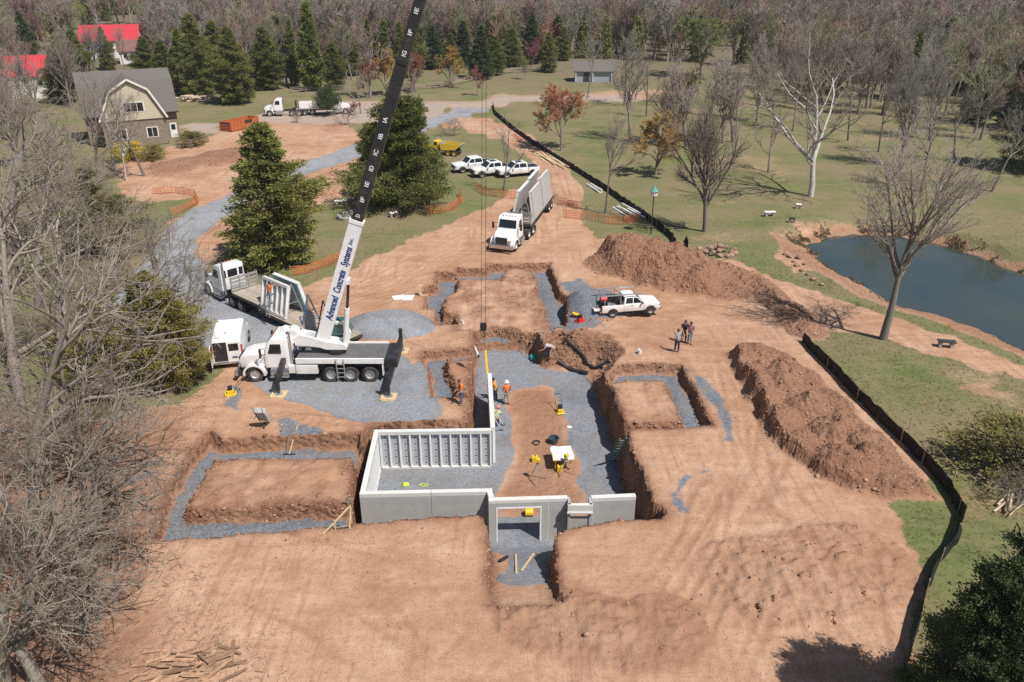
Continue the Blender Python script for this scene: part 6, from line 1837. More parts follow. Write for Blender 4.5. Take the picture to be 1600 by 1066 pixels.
rail_fence([(1120, 112), (1180, 108), (1240, 112)], 'rail fence at the far meadow', 3)

# ------------------------------------------------------------------ people
SHIRT = {k: mat('cloth_' + k, c, .85, var=.08, scale=8) for k, c in {'orange': (.80, .17, .02), 'yelloworange': (.78, .33, .03), 'lime': (.42, .62, .30), 'black': (.015, .015, .017), 'plum': (.28, .13, .16), 'grey': (.42, .40, .40), 'white': (.66, .64, .62)}.items()}
PANTS = {k: mat('trousers_' + k, c, .9, var=.1, scale=8) for k, c in {'jeans': (.07, .12, .22), 'navy': (.025, .035, .07), 'light': (.22, .30, .42), 'tan': (.40, .34, .26)}.items()}
HATS = {k: mat('hat_' + k, c, .4, var=.03) for k, c in {'white': (.8, .8, .8), 'dark': (.03, .025, .02), 'brown': (.10, .06, .04), 'red': (.6, .25, .2)}.items()}
def skin_mesh(name, joints, edges, material, parent, root=0):
    me = bpy.data.meshes.new(name)
    me.from_pydata([j[:3] for j in joints], edges, [])
    me.materials.append(material)
    o = link(name, me, parent)
    sk = o.modifiers.new('skin', 'SKIN'); sk.use_smooth_shade = True
    for i, j in enumerate(joints):
        r = j[3]
        me.skin_vertices[0].data[i].radius = (r, r) if not isinstance(r, tuple) else r
        me.skin_vertices[0].data[i].use_root = (i == root)
    sb = o.modifiers.new('sub', 'SUBSURF'); sb.levels = 1; sb.render_levels = 2
    return o
def person(loc, rz, label, shirt='orange', pants='jeans', hat=None, hair='dark', pose='stand', arms=((.30, .02, -.1), (.30, .02, -.1)), bend=0.0, head_down=0.1):
    """local: x forward, y left, z up; arms = (forward reach, outwards, drop) of each hand relative to the shoulder"""
    e = empty('person', loc, rz)
    kneel = pose == 'kneel'
    hipz = .93 if not kneel else .50
    L = []
    hip = Vector((0, 0, hipz))
    if pose == 'bend':
        hip = Vector((-.12, 0, .90))
    cb, sb = math.cos(bend), math.sin(bend)
    def up(h, f=0.0, y=0.0): return hip + Vector((sb * h + f * cb, y, cb * h - f * sb))
    chest, neck, head = up(.36), up(.53), up(.64, .03 + head_down * .3)
    sh = [up(.47, 0, .19), up(.47, 0, -.19)]
    hands, elbows = [], []
    for k, s in ((0, 1), (1, -1)):
        f, ou, dr = arms[k]
        hd = sh[k] + Vector((f, s * ou, dr if f > .32 else -.52))
        el = (sh[k] + hd) / 2 + Vector((-.06, s * .05, -.08))
        hands.append(hd); elbows.append(el)
    if kneel:
        knees = [Vector((.38, .12, .48)), Vector((.10, -.13, .08))]; ank = [Vector((.32, .12, .08)), Vector((-.36, -.13, .08))]
    else:
        knees = [Vector((.05, .11, .49)), Vector((-.02, -.11, .49))]; ank = [Vector((.04, .12, .08)), Vector((-.05, -.12, .08))]
    toes = [a + Vector((.17, .02, -.035)) for a in ank]
    J, E = [], []
    def add(p, r, link_to=None):
        J.append((p[0], p[1], p[2], r)); i = len(J) - 1
        if link_to is not None: E.append((link_to, i))
        return i
    h0 = add(hip, .12); c0 = add(chest, .13, h0); n0 = add(neck, .058, c0)
    hb = add(head, .085, n0); ht = add(head + Vector((sb * .10, 0, .10)), .082, hb)
    for k, s in ((0, 1), (1, -1)):
        a = add(sh[k], .062, c0); b = add(elbows[k], .045, a); w = add(hands[k], .034, b)
        pd = (hands[k] - elbows[k]).normalized()
        pl = add(hands[k] + pd * .07, .036, w)
        t_ = add(hip + Vector((0, s * .09, -.05)), .085, h0); kn = add(knees[k], .06, t_); an = add(ank[k], .042, kn); add(toes[k], .036, an)
    skin_mesh('body', J, E, SKIN, e)
    # fingers, each a short bent chain rooted in the palm
    fm = MB()
    for k, s in ((0, 1), (1, -1)):
        pd = (hands[k] - elbows[k]).normalized(); sd_ = pd.cross(Vector((0, 0, 1)))
        sd_ = sd_.normalized() if sd_.length > .1 else Vector((0, 1, 0)); dn = pd.cross(sd_)
        for i, ln in enumerate((.075, .085, .08, .062)):
            b0 = hands[k] + pd * .09 + sd_ * (.027 - .018 * i)
            fm.tube([b0, b0 + pd * ln * .55 + dn * .008, b0 + pd * ln * .85 + dn * .03], [.010, .009, .007], 5)
        b0 = hands[k] + pd * .04 + sd_ * .035
        fm.tube([b0, b0 + pd * .035 + sd_ * .03, b0 + pd * .065 + sd_ * .035], [.011, .010, .008], 5)
    fm.build('fingers', SKIN, e, smooth=True)
    # clothes
    J, E = [], []
    h0 = add(hip + Vector((0, 0, -.02)), .150); m0 = add(up(.2), (.150, .135), h0); c0 = add(chest, .165, m0); n0 = add(up(.49), .085, c0)
    for k in (0, 1):
        a = add(sh[k], .080, c0); b = add((sh[k] * .25 + elbows[k] * .75), .066, a)
    skin_mesh('shirt', J, E, SHIRT[shirt], e)
    J, E = [], []
    h0 = add(hip + Vector((0, 0, .02)), .142)
    for k, s in ((0, 1), (1, -1)):
        t_ = add(hip + Vector((0, s * .09, -.08)), .105, h0); kn = add(knees[k], .078, t_); add(ank[k] + Vector((0, 0, .04)), .066, kn)
    skin_mesh('trousers', J, E, PANTS[pants], e)
    for k in (0, 1):
        J, E = [], []
        a = add(ank[k] + Vector((-.03, 0, .03)), .060); b = add(ank[k] + Vector((-.02, 0, -.03)), .058, a); add(toes[k] + Vector((.02, 0, 0)), .046, b)
        skin_mesh('boot', J, E, HATS['brown'], e)
    ax = Vector((sb, 0, 1)).normalized()
    Mx = Matrix.Translation(head + ax * .055) @ ax.to_track_quat('Z', 'Y').to_matrix().to_4x4()
    if hat:
        MB().lathe([(.165, .02), (.165, .035), (.128, .045), (.122, .10), (.085, .15), (.001, .17)], 16, Mx).build('hard_hat', HATS[hat], e, smooth=True)
    else:
        MB().lathe([(.104, -.02), (.110, .04), (.096, .10), (.055, .135), (.001, .145)], 14, Matrix.Translation(Vector((-.015, 0, 0))) @ Mx).build('hair', HATS[hair], e, smooth=True)
    fc = MB()
    for s in (-1, 1): fc.box(.082, .094, s * .034 - .012, s * .034 + .012, .0, .014, Matrix.Translation(head + ax * .03))
    fc.box(.080, .090, -.025, .025, -.062, -.052, Matrix.Translation(head + ax * .03))
    fo = fc.build('eyes_and_mouth', HATS['dark'], e)
    ns = MB().box(.078, .108, -.013, .013, -.03, .005, Matrix.Translation(head + ax * .03))
    for s in (-1, 1): ns.box(-.02, .02, s * .092 - .01, s * .092 + .01, -.03, .03, Matrix.Translation(head + ax * .03))
    ns.build('nose_and_ears', SKIN, e)
    tag(e, label, 'person')
    return e
def stand_at(px, py): 
    q = G(px, py); return (q.x, q.y, q.z - .0)
person(stand_at(721, 632), R(200), 'person in orange shirt and jeans standing in the small trench', 'orange', 'jeans', None, 'brown', head_down=.25)
person(stand_at(774, 627), R(165), 'person in yellow orange shirt leaning on the new wall panel', 'yelloworange', 'navy', None, 'dark', arms=((.5, .0, -.12), (.5, .05, -.15)), bend=.12)
person(stand_at(792, 632), R(100), 'person in orange shirt and white hard hat on the basement floor', 'orange', 'tan', 'white')
person(stand_at(775, 664), R(60), 'person in lime shirt kneeling beside the wall braces', 'lime', 'navy', 'red', pose='kneel', arms=((.45, .0, -.3), (.45, .0, -.35)), bend=.35)
person(stand_at(861, 561), R(165), 'person in pale clothes bending over the teal tool box', 'grey', 'tan', None, 'brown', pose='bend', bend=1.35, arms=((.45, .0, -.45), (.40, .0, -.5)))
person(stand_at(1057, 550), R(75), 'person in pale shirt with raised hand facing the couple', 'grey', 'navy', None, 'brown', arms=((.42, .05, .05), (.2, .1, -.5)))
person(stand_at(1068, 535), R(-80), 'person in black shirt standing with two others', 'black', 'navy', None, 'brown')
person(stand_at(1077, 538), R(-110), 'person in plum vest and light jeans standing with two others', 'plum', 'light', None, 'brown')
q = local(tl, -5.0, 1.16, 1.02)
pr = person((q[0], q[1], q[2] + .95), R(139 - 90), 'person in orange shirt climbing on the panel rack of the trailer', 'orange', 'light', None, 'dark', arms=((.45, .1, .10), (.45, .1, .15)), bend=.1)
ld = empty('step_ladder', local(tl, -5.0, 1.2, 1.02), R(139 - 90))
m = MB()
for s in (-.2, .2): m.bar((-.35, s, 0), (.05, s, 2.0), .05)
m.build('side_rails', ALU, ld)
for k in range(6): MB().bar((-.35 + .067 * k + .03, -.2, .2 + k * .3), (-.35 + .067 * k + .03, .2, .2 + k * .3), .04).build('rung', ALU, ld)
tag(ld, 'aluminium ladder leaning on the near wall panel', 'ladder')

# ------------------------------------------------------------------ tools and site clutter
def thing(name, px, py, label, cat, rz=0.0, dz=0.0):
    q = G(px, py); e = empty(name, (q.x, q.y, q.z + dz), rz); tag(e, label, cat); return e
# drawing table
e = thing('work_table', 880, 737, 'plywood table spread with white drawings on the basement floor', 'table', R(4))
MB().box(-.62, .62, -.1, 1.35, .82, .86).build('table_top', WOOD, e)
for x in (-.45, .45):
    for y in (.15, 1.1): MB().bar((x, y, 0), (x, y, .82), .06).build('leg', YELLOW if y < .5 else WOOD, e)
pp = empty('drawing_sheet', (e.location.x, e.location.y, e.location.z + .862), R(4))
m = MB(); n = 6
vs = [(-.6 + 1.2 * i / n + .05 * math.sin(j), -.05 + 1.38 * j / n + .03 * math.sin(i * 2), .004 + .015 * max(0, math.sin(i * 1.7 + j)) + (.03 if i == n else 0)) for j in range(n + 1) for i in range(n + 1)]
m.add(vs, [(j * (n + 1) + i, j * (n + 1) + i + 1, (j + 1) * (n + 1) + i + 1, (j + 1) * (n + 1) + i) for j in range(n) for i in range(n)])
so = m.build('sheet', PAPER, pp); so.modifiers.new('t', 'SOLIDIFY').thickness = .004
tag(pp, 'large white drawing sheets laid over the table', 'drawing')
def tripod(px, py, label, yellow=True, h=1.3):
    e = thing('survey_tripod', px, py, label, 'tripod', rnd.uniform(0, 6))
    for k in range(3):
        a = k * 2.094; MB().bar((0, 0, h), (.55 * math.cos(a), .55 * math.sin(a), 0), .04).build('leg', ALU, e)
    MB().box(-.12, .12, -.1, .1, h + .0, h + .24, bev=.02).build('laser_head', YELLOW, e)
    MB().cyl((0, 0, h - .05), .08, .1, 'z').build('mount', BLACK, e)
tripod(840, 752, 'yellow laser level on a tripod left of the drawing table')
tripod(884, 740, 'tripod standing against the front of the drawing table', h=1.1)
e = thing('yellow_case', 836, 722, 'small yellow instrument case left of the drawing table', 'case'); MB().box(-.18, .18, -.14, .14, 0, .38, bev=.03).build('body', YELLOW, e); MB().box(-.06, .06, -.02, .02, .381, .43).build('handle', BLACK, e)
e = thing('yellow_case', 875, 738, 'yellow equipment case under the front of the table', 'case'); MB().box(-.17, .17, -.14, .14, 0, .45, bev=.03).build('body', YELLOW, e); MB().box(-.06, .06, -.02, .02, .451, .50).build('handle', BLACK, e)
e = thing('yellow_drum', 827, 806, 'yellow drum lying inside the doorway', 'drum'); MB().cyl((0, 0, .22), .22, .42, 'x').build('barrel', YELLOW, e, smooth=True); MB().cyl((-.22, 0, .22), .19, .03, 'x').build('end_cap', BLACK, e)
e = thing('rubber_tub', 865, 692, 'dark round tub behind the drawing table', 'tub'); MB().lathe([(.25, 0), (.31, .36), (.33, .36), (.33, .38), (.29, .38), (.24, .03), (.001, .03)], 22).build('tub', mat('grey_rubber', (.05, .07, .08), .6), e, smooth=True); MB().tube([(.33, 0, .34), (.40, 0, .30), (.33, 0, .24)], .02, 6).build('handle', BLACK, e)
e = thing('cable_coil', 838, 694, 'black coil and tools left of the round tub', 'cable')
MB().tube([(.22 * math.cos(a) * (1 + .1 * math.sin(3 * a)), .22 * math.sin(a), .04 + .03 * (a / 6.28)) for a in np.linspace(0, 15, 40)], .022, 5).build('coil', BLACK, e)
e = thing('extension_cord', 862, 735, 'grey cord snaking between tripod and table', 'cord')
MB().tube([(-.4 + .03 * i, .3 * math.sin(i * .5) * math.cos(i * .13), .02) for i in range(45)], .018, 5).build('cord', mat('grey_cord', (.16, .16, .17), .6), e)
# plate compactors
def compactor(px, py, label, rz, body=YELLOW):
    e = thing('plate_compactor', px, py, label, 'compactor', rz)
    MB().prism([(-.34, .06), (-.26, 0), (.26, 0), (.36, .10), (.34, .12), (-.32, .10)], -.25, .25).build('base_plate', body, e)
    MB().box(-.2, .22, -.17, .17, .13, .34, bev=.03).build('engine_deck', body, e)
    MB().box(-.14, .14, -.14, .14, .342, .58, bev=.04).build('engine', BLACK, e)
    m = MB()
    for s in (-.2, .2): m.tube([(-.2, s, .25), (-.55, s, .7), (-.85, s, .95)], .02, 6)
    m.tube([(-.85, -.2, .95), (-.85, .2, .95)], .02, 6); m.build('handle', BLACK, e)
compactor(875, 645, 'yellow plate compactor on the basement floor', R(-80))
compactor(361, 617, 'small yellow plate compactor on the dirt left of the crane', R(200))
compactor(906, 503, 'red engine machine on the bank beside the pickup', R(30), RED)
e = thing('plate_tamper', 903, 494, 'yellow tool tray beside the pickup tail', 'tool', R(-30)); MB().box(-.5, .3, -.2, .2, .02, .12, bev=.02).build('tray', YELLOW, e); MB().box(.0, .6, .22, .5, .02, .26, bev=.03).build('tool_bag', BLACK, e)
e = thing('tool_box', 838, 562, 'teal tool box beside the bending person', 'tool box', R(5)); MB().box(-.45, .45, -.2, .2, 0, .26, bev=.02).build('box', TEAL, e); MB().box(-.46, .46, -.21, .21, .262, .34, bev=.02).build('lid', TEAL, e); MB().box(-.1, .1, -.23, -.212, .2, .26).build('latch', BLACK, e)
e = thing('cutting_saw', 853, 564, 'dark saw on the floor by the teal tool box', 'saw'); MB().box(-.2, .2, -.15, .15, .03, .3, bev=.05).build('motor', BLACK, e); MB().cyl((.25, 0, .2), .18, .02, 'y', 20).build('blade', ALU, e)
for px, py, h, lab in ((817, 552, .9, 'thin marker pole on the bank edge left'), (849, 543, 1.2, 'taller marker pole beside the bending person')):
    e = thing('marker_pole', px, py, lab, 'pole'); MB().cyl((0, 0, h / 2), .025, h, 'z', 8).build('rod', ALU, e); MB().cyl((0, 0, .04), .12, .08, 'z', 12).build('foot', WOOD_OLD, e)
# wheelbarrow tipped up
e = thing('wheelbarrow', 408, 676, 'grey wheelbarrow standing tipped on its nose', 'wheelbarrow', R(-100))
e.rotation_euler = (0, R(62), R(80))
MB().prism([(-.5, .35), (.35, .35), (.55, .65), (-.65, .65)], -.34, .34, bev=.06).build('tray', mat('grey_tray', (.42, .43, .44), .45, var=.06), e, smooth=True)
for s in (-1, 1): MB().tube([(.75, s * .12, .22), (.1, s * .22, .32), (-1.0, s * .3, .42)], .022, 6).build('handle', WOOD_OLD, e)
for s in (-1, 1): MB().tube([(-.2, s * .25, .34), (-.35, s * .25, 0.02)], .02, 6).build('leg', BLACK, e)
w_ = MB().lathe([(.1, -.04), (.19, -.05), (.2, 0), (.19, .05), (.1, .04)], 16, Matrix.Translation((.75, 0, .2)), axis='y').build('wheel', RUBBER, e)
e.location.z += .62
# rakes, planks, braces
def stick(name, p0, p1, z0, z1, w, material, label, cat, h=None):
    a = G(*p0); b = G(*p1)
    e = empty(name, a); tag(e, label, cat)
    MB().bar((0, 0, z0), (b.x - a.x, b.y - a.y, b.z - a.z + z1), w, h or w).build('shaft', material, e)
    return e
e = stick('rake', (452, 711), (466, 668), .05, .15, .05, WOOD, 'long wooden handled rake leaning on the trench bank', 'rake'); MB().box(-.35, .35, -.03, .03, 0, .06).build('rake_head', BLACK, e)
stick('shovel', (448, 708), (453, 682), .05, .2, .045, WOOD_OLD, 'shorter shovel handle beside the long rake', 'shovel')
stick('plank', (807, 897), (806, 868), .04, .04, .10, WOOD, 'pale plank lying straight in the doorway ramp', 'plank', .05)
stick('plank', (815, 893), (834, 866), .04, .04, .10, WOOD, 'slanting pale plank in the doorway ramp', 'plank', .05)
stick('drain_pipe', (780, 879), (793, 872), .06, .06, .13, BLACK, 'short black drain pipe piece on the ramp', 'pipe')
for (a, b, lab) in (((748, 560), (722, 503), 'long grey brace pole sloping up to the earth island'), ):
    g0_, g1_ = G(*a), G(*b)
    e = empty('brace_pole', g0_); MB().tube([(0, 0, .25), (g1_.x - g0_.x, g1_.y - g0_.y, g1_.z - g0_.z + .15)], .045, 8).build('tube', GALV, e); MB().tube([(0, 0, .1), (0, 0, .3)], .06, 8).build('foot', BLACK, e); tag(e, lab, 'brace')
for (px, py, y1, lab) in ((786, 664, 41.2, 'rear of the two wall brace poles beside the kneeling person'), (783, 672, 40.4, 'front of the two wall brace poles beside the kneeling person')):
    q = G(px, py); e = empty('brace_pole', q)
    MB().tube([(0, 0, .03), (-1.18 - q.x, y1 + 1.2 - q.y, 1.9)], .03, 8).build('tube', GALV, e); MB().box(-.1, .1, -.1, .1, -.01, .03).build('foot_plate', BLACK, e); tag(e, lab, 'brace')
# green ladder on the right bank
a = P(957, 719, -2.35); b = P(974, 684, 0.25)
e = empty('green_ladder', (a[0], a[1], ground_z(*a) ))
dv = Vector((b[0] - a[0], b[1] - a[1], 2.6)); sd_ = Vector((-dv.y, dv.x, 0)).normalized() * .2
for s in (-1, 1): MB().bar(sd_ * s, dv + sd_ * s, .07, .05).build('side_rail', GREEN, e)
for k in range(8): MB().bar(dv * (k + .6) / 8.4 - sd_, dv * (k + .6) / 8.4 + sd_, .04).build('rung', ALU, e)
tag(e, 'green ladder leaning on the bank right of the table', 'ladder')
# drain hose
hp = [(884, 531), (890, 541), (905, 552), (913, 562), (918, 572), (928, 578), (940, 574), (951, 566)]
pts = [G(*p) + Vector((0, 0, .14)) for p in hp]
e = empty('drain_hose', pts[0]); MB().tube([p - pts[0] for p in pts], .11, 10).build('corrugated_tube', BLACK, e, smooth=True); tag(e, 'black corrugated hose looping down the broken bank', 'hose')
pts = [G(*p) + Vector((0, 0, .12)) for p in [(872, 567), (885, 576), (900, 582), (918, 585)]]
e = empty('drain_hose', pts[0]); MB().tube([p - pts[0] for p in pts], .12, 10).build('corrugated_tube', BLACK, e, smooth=True); tag(e, 'short black hose end on the gravel floor', 'hose')
# sheets, blocks, saw horse
for px, py, w, d, rz_, lab in ((623, 466, 1.0, .8, 20, 'left pale foam sheet lying on the dirt'), (638, 467, .8, 1.0, -5, 'right pale foam sheet lying on the dirt')):
    e = thing('foam_sheet', px, py, lab, 'sheet', R(rz_), .04); MB().box(-w / 2, w / 2, -d / 2, d / 2, 0, .05, bev=.01).build('sheet', PAPER, e)
e = thing('timber_blocks', 657, 462, 'timber block standing left of the upper trench', 'timber', R(10)); MB().box(-.12, .12, -.12, .12, 0, .9).build('block', WOOD, e); MB().box(.0, .6, -.25, -.13, 0, .12).build('block', WOOD, e)
e = thing('batter_board', 527, 826, 'pale wooden batter board frame at the corner of the garage trench', 'frame', R(18))
MB().bar((-.7, -.3, .05), (.75, .25, 1.0), .10, .03).build('board', WOOD, e); MB().bar((.72, .22, 0), (.72, .22, 1.05), .05).build('post', WOOD, e); MB().bar((.55, -.25, 0), (.75, .2, .9), .05).build('post', WOOD, e); MB().bar((-.1, -.1, 0), (-.1, -.1, .6), .05).build('post', WOOD, e); MB().bar((-.1, -.1, .15), (.6, -.15, .15), .04).build('rail', WOOD_OLD, e)
e = thing('batter_board', 545, 800, 'wooden stake post beside the gap at the left wall', 'frame'); MB().bar((0, 0, 0), (0, 0, .9), .06).build('post', WOOD_OLD, e); MB().bar((-.2, 0, .7), (.3, .1, .7), .03, .1).build('board', WOOD_OLD, e)
e = thing('safety_vest', 635, 759, 'crumpled lime safety vest on the gravel floor', 'vest'); q = e.location
lime = mat('lime_cloth', (.62, .75, .05), .8, var=.1)
m = MB(); r_ = random.Random(3)
for k in range(7): m.box(-.08, .08, -.08, .08, 0, .1 + .05 * r_.random(), Matrix.Translation((r_.uniform(-.1, .1), r_.uniform(-.1, .1), 0)) @ Matrix.Rotation(r_.random() * 3, 4, 'Z'), bev=.03)
m.build('cloth', lime, e)
e = thing('lime_line', 662, 759, 'lime string coil on the gravel floor', 'string'); MB().tube([(.3 * math.cos(a) * (1 - a / 30), .12 * math.sin(a), .02) for a in np.linspace(0, 12, 30)], .014, 5).build('string', lime, e)
e = thing('paper_sheet', 890, 668, 'single white sheet on the gravel right of the compactor', 'paper', .2, .02); MB().add([(-.14, -.1, 0), (.14, -.12, .01), (.15, .1, 0), (-.13, .12, .03), (-.14, -.1, .01), (.14, -.12, .02), (.15, .1, .01), (-.13, .12, .04)], [(3, 2, 1, 0), (4, 5, 6, 7), (0, 1, 5, 4), (1, 2, 6, 5), (2, 3, 7, 6), (3, 0, 4, 7)]).build('sheet', PAPER, e)
e = thing('white_bucket', 999, 553, 'small white bucket on the dirt near the group', 'bucket'); MB().lathe([(.12, 0), (.16, .32), (.15, .33), (.11, .02), (.001, .02)], 16).build('pail', PVC, e, smooth=True); MB().tube([(.155, 0, .3), (.0, 0, .42), (-.155, 0, .3)], .008, 5).build('handle', ALU, e)

# ------------------------------------------------------------------ lawn furniture and stores
e = thing('birdhouse_post', 1017, 366, 'tall post carrying a white birdhouse with green roof', 'birdhouse')
hh = 4.0
MB().cyl((0, 0, hh / 2), .055, hh, 'z', 10).build('post', DARK, e)
hb_ = MB().cyl((0, 0, hh + .22), .34, .42, 'z', 8).build('house', PVC, e)
MB().lathe([(.46, hh + .44), (.30, hh + .62), (.10, hh + .92), (.02, hh + 1.1), (.001, hh + 1.12)], 8).build('roof', mat('green_copper', (.10, .32, .24), .6, var=.1), e)
for k in range(4): MB().cyl((.345 * math.cos(k * 1.57 + .39), .345 * math.sin(k * 1.57 + .39), hh + .24), .06, .02, 'z', 8).build('entrance_hole', BLACK, hb_)
def slab_bench(px, py, rz_, label, L=1.3, col=None):
    e = thing('stone_bench', px, py, label, 'bench', R(rz_))
    MB().box(-L / 2, L / 2, -.24, .24, .42, .52, bev=.02).build('seat', col or TRIM, e)
    for s in (-1, 1): MB().box(s * L * .32 - .1, s * L * .32 + .1, -.18, .18, 0, .418).build('leg', GSTONE, e)
slab_bench(533, 320, 8, 'pale slab bench left of the stone fire ring', 1.5)
slab_bench(615, 339, 30, 'small slab bench right of the stone fire ring', .9)
slab_bench(1202, 338, 5, 'white slab bench on the lawn near the pond head', 1.2)
slab_bench(1247, 326, -10, 'small white block seat left of the sycamore foot', .6)
slab_bench(1237, 348, -20, 'dark low seat nearest the pond head', .6, DARK)
slab_bench(1477, 543, -12, 'dark bench on the grass above the pond bank', 1.2, DARK)
e = thing('fire_ring', 548, 341, 'round stone fire ring on the grass below the cedar', 'fire ring')
for k in range(18):
    a = k * 2 * math.pi / 18
    M_ = Matrix.Rotation(a, 4, 'Z') @ Matrix.Translation((1.25, 0, 0))
    MB().box(-.2, .2, -.2, .2, -.05, .38 + .05 * (k % 3), M_, bev=.04).build('stone', GSTONE, e)
MB().cyl((0, 0, .05), 1.1, .08, 'z', 20).build('ash_bed', mat('ash', (.16, .15, .14), .95, var=.2), e)
for k in range(3): MB().bar((-.5 + .3 * k, -.5, .15), (.3 + .1 * k, .6, .5), .07).build('log', WOOD_OLD, e)
# rock pile
rr = random.Random(9)
bmr = bmesh.new(); bmesh.ops.create_icosphere(bmr, subdivisions=1, radius=1)
for v in bmr.verts: v.co = Vector((v.co.x * rr.uniform(.8, 1.15), v.co.y * rr.uniform(.7, 1.1), v.co.z * rr.uniform(.5, .8)))
rock_me = bpy.data.meshes.new('rock'); bmr.to_mesh(rock_me); bmr.free(); rock_me.materials.append(STONE)
g_ = G(1118, 396)
for k in range(46):
    a = rr.uniform(0, 6.28); d = rr.random() ** .6
    x, y = g_.x + 2.0 * d * math.cos(a), g_.y + 1.3 * d * math.sin(a)
    s_ = rr.uniform(.18, .42)
    o = link('field_stone', rock_me, None, (x, y, ground_z(x, y) + s_ * .3 + .75 * (1 - d) ** .8)); o.scale = (s_, s_ * rr.uniform(.7, 1.2), s_ * rr.uniform(.6, 1)); o.rotation_euler = (rr.uniform(-.4, .4), rr.uniform(-.4, .4), rr.uniform(0, 6))
    tag(o, 'reddish stone in the rock pile at the end of the silt fence', 'rock', 'stones of the rock pile')
for k, (px, py) in enumerate([(1234, 402), (1240, 410), (1246, 416), (1252, 424), (1262, 430), (1270, 438), (1248, 404), (1284, 446), (1228, 398), (1256, 414)]):
    q = G(px, py); s_ = rr.uniform(.2, .4)
    o = link('bank_stone', rock_me, None, (q.x, q.y, q.z + .1)); o.scale = (s_, s_, s_ * .8); o.rotation_euler = (0, 0, rr.uniform(0, 6))
    tag(o, 'pale stone among the stones at the pond head', 'rock', 'stones at the pond head')
# lumber pile, pipes
def strips(name, p0, p1, n, wid, spread, material, label, cat, group, h=.05, part='board', seed=1):
    r = random.Random(seed)
    a, b = G(*p0), G(*p1)
    t = (b - a); L = t.length; t.normalize(); sN = Vector((-t.y, t.x, 0))
    for k in range(n):
        off = (k - n / 2) * spread + r.uniform(-.1, .1)
        st_ = r.uniform(0, L * .3); ln = L * r.uniform(.45, .7)
        c = a + t * st_ + sN * off
        e = empty(name, (c.x, c.y, ground_z(c.x, c.y) + .05 + h * (k % 3)))
        ang = r.uniform(-.12, .12)
        d = Vector((t.x * math.cos(ang) - t.y * math.sin(ang), t.x * math.sin(ang) + t.y * math.cos(ang), 0)) * ln
        d.z = ground_z(c.x + d.x, c.y + d.y) - ground_z(c.x, c.y)
        MB().bar((0, 0, 0), d, wid, h).build(part, material, e)
        tag(e, label, cat, group)
strips('board', (842, 238), (898, 268), 12, .22, .16, WOOD, 'rough board in the lumber heap beside the silt fence', 'board', 'boards of the lumber heap', seed=4)
strips('board', (800, 208), (820, 222), 5, .25, .2, mat('red_board', (.45, .20, .12), .8), 'reddish board lying by the upper silt fence', 'board', 'reddish boards by the upper silt fence', seed=6)
strips('pipe', (964, 322), (1012, 346), 6, .13, .24, PVC, 'white pipe lying below the silt fence bend', 'pipe', 'white pipes below the silt fence', .11, 'tube', 7)
strips('pipe', (918, 288), (950, 306), 4, .13, .2, PVC, 'white pipe lying beside the slim tree', 'pipe', 'white pipes beside the slim tree', .11, 'tube', 8)
# log piles and debris
def logs(px, py, n, L, rx, ry, rad, label, group, seed, material=None, ang=0.2, hz=.5):
    r = random.Random(seed); q = G(px, py)
    for k in range(n):
        x, y = q.x + r.uniform(-rx, rx), q.y + r.uniform(-ry, ry)
        e = empty('log', (x, y, ground_z(x, y) + r.uniform(.05, hz))); a = ang + r.gauss(0, .35); ln = L * r.uniform(.5, 1.1); rd = rad * r.uniform(.5, 1.3)
        d = Vector((math.cos(a), math.sin(a), r.uniform(-.06, .06))) * ln
        MB().tube([-d / 2, Vector((r.uniform(-.1, .1), r.uniform(-.1, .1), .05)), d / 2], [rd, rd * .9, rd * .7], 8).build('stem', material or WOOD_OLD, e, smooth=True)
        tag(e, label, 'log', group)
logs(305, 158, 16, 3.6, 3.2, 1.2, .2, 'felled log stacked behind the barn house', 'log stack behind the barn house', 3, mat('split_log', (.42, .33, .25), .9, var=.25, objvar=.2), .1, .9)
r_ = random.Random(5); q = G(312, 1040); dw = mat('debris_wood', (.30, .185, .115), .9, var=.3, objvar=.45)
for k in range(60):
    x, y = q.x + r_.gauss(0, .95), q.y + r_.gauss(0, .42)
    e = empty('broken_timber', (x, y, ground_z(x, y) + .04 + .28 * r_.random() * math.exp(-((x - q.x) ** 2 + (y - q.y) ** 2))), r_.gauss(.35, .45))
    L_ = r_.uniform(.35, 1.5); w_ = r_.uniform(.05, .17)
    e.rotation_euler = (r_.gauss(0, .25), r_.gauss(0, .10), e.rotation_euler.z)
    MB().add([(-L_ / 2, -w_ / 2, 0), (L_ / 2 * r_.uniform(.8, 1), -w_ / 2 * .7, 0), (L_ / 2, w_ / 2 * .5, .01), (-L_ / 2 * r_.uniform(.8, 1), w_ / 2, 0), (-L_ / 2, -w_ / 2, .06), (L_ / 2 * .9, -w_ / 2 * .7, .05), (L_ / 2, w_ / 2 * .5, .05), (-L_ / 2 * .9, w_ / 2, .07)], [(3, 2, 1, 0), (4, 5, 6, 7), (0, 1, 5, 4), (1, 2, 6, 5), (2, 3, 7, 6), (3, 0, 4, 7)]).build('slab', dw, e)
    tag(e, 'broken timber in the debris pile at the bottom edge', 'timber', 'debris pile timbers')
stick('felled_log', (140, 782), (240, 742), .12, .12, .3, BARK_GREY, 'longest felled log on the leaf strewn soil', 'log')
stick('felled_log', (150, 752), (256, 720), .1, .1, .2, BARK_GREY, 'thin felled log behind the longest log', 'log')
stick('felled_log', (185, 655), (222, 645), .1, .1, .25, BARK_GREY, 'short felled log below the yellowish cedars', 'log')
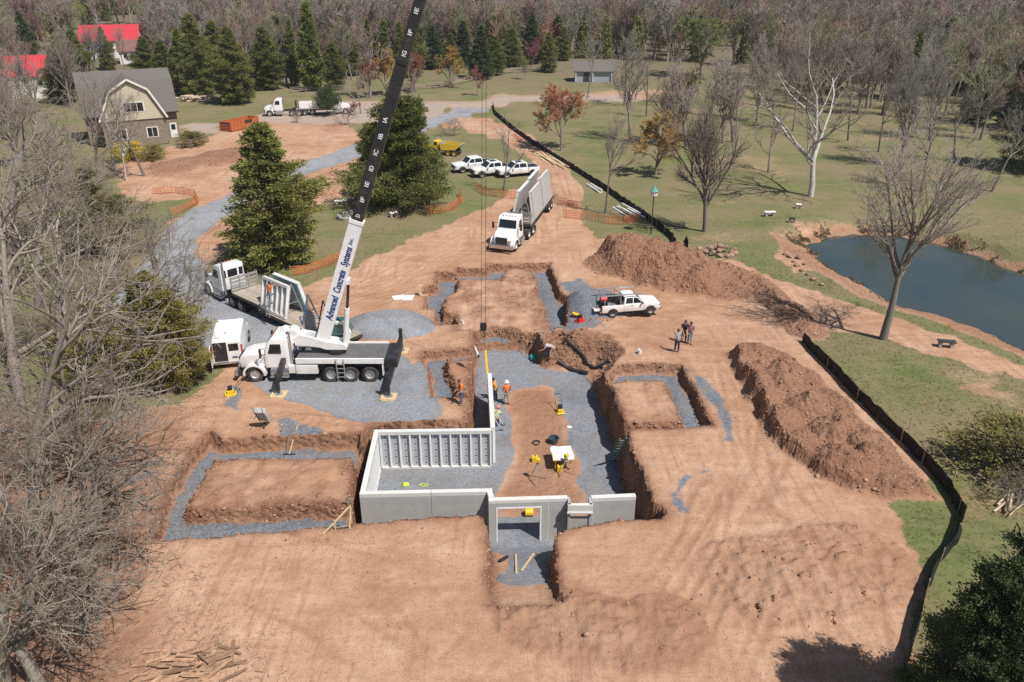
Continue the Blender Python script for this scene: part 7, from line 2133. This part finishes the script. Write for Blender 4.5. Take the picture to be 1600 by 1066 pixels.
for px, py, sx, lab in ((97, 566, 1.6, 'left black plastic covered mound among the left trees'), (125, 556, 1.4, 'right black plastic covered mound among the left trees')):
    e = thing('tarp_mound', px, py, lab, 'tarpaulin')
    bm_ = bmesh.new(); bmesh.ops.create_uvsphere(bm_, u_segments=20, v_segments=12, radius=1)
    for v in bm_.verts:
        f = 1 + .12 * math.sin(v.co.x * 7 + v.co.y * 3) + .08 * math.sin(v.co.y * 11)
        v.co = Vector((v.co.x * sx * f, v.co.y * 1.0 * f, max(v.co.z, -.05) * .9 * f))
    me_ = bpy.data.meshes.new('tarp'); bm_.to_mesh(me_); bm_.free(); me_.materials.append(TARP); link('tarp', me_, e)
# brush heap at the right edge
q = G(1580, 735)
plant('bush', 'brush_heap', q, 2.6, 'heap of cut branches at the right edge of the lawn', cat='brush heap', width=1.5)
q = G(1585, 790)
plant('brush', 'brush_heap', q, 2.4, 'dry twiggy front of the cut branch heap', cat='brush heap', width=1.6)
logs(1590, 800, 6, 1.8, .8, .8, .06, 'bleached branch on the cut branch heap', 'bleached branches on the heap', 8, mat('bleached_wood', (.52, .42, .30), .9, var=.2), .8, .6)
# string line along the lower silt fence
e = empty('string_line', G(1270, 545)); o = e.location
pts = [G(*p) + Vector((0, 0, .75)) - o for p in [(1272, 546), (1340, 595), (1420, 672), (1490, 752)]]
MB().tube(pts, .012, 5).build('string', WOOD, e)
for p in pts: MB().bar(p - Vector((0, 0, .78)), p + Vector((0, 0, .05)), .04).build('stake', STAKE, e)
tag(e, 'pale string line on stakes behind the lower silt fence', 'string')

# ------------------------------------------------------------------ spring haze in the air
hm = bpy.data.materials.new('haze'); hm.use_nodes = True
_n = hm.node_tree; _n.nodes.clear()
_o = _n.nodes.new('ShaderNodeOutputMaterial'); _v = _n.nodes.new('ShaderNodeVolumePrincipled')
_v.inputs['Color'].default_value = (0.86, 0.91, 1.0, 1); _v.inputs['Density'].default_value = 0.0002; _v.inputs['Anisotropy'].default_value = 0.2
_n.links.new(_v.outputs[0], _o.inputs['Volume'])
tag(MB().box(-1000, 1000, -110, 1800, -6, 52).build('haze', hm), 'thin pale spring haze', 'haze', kind='stuff')
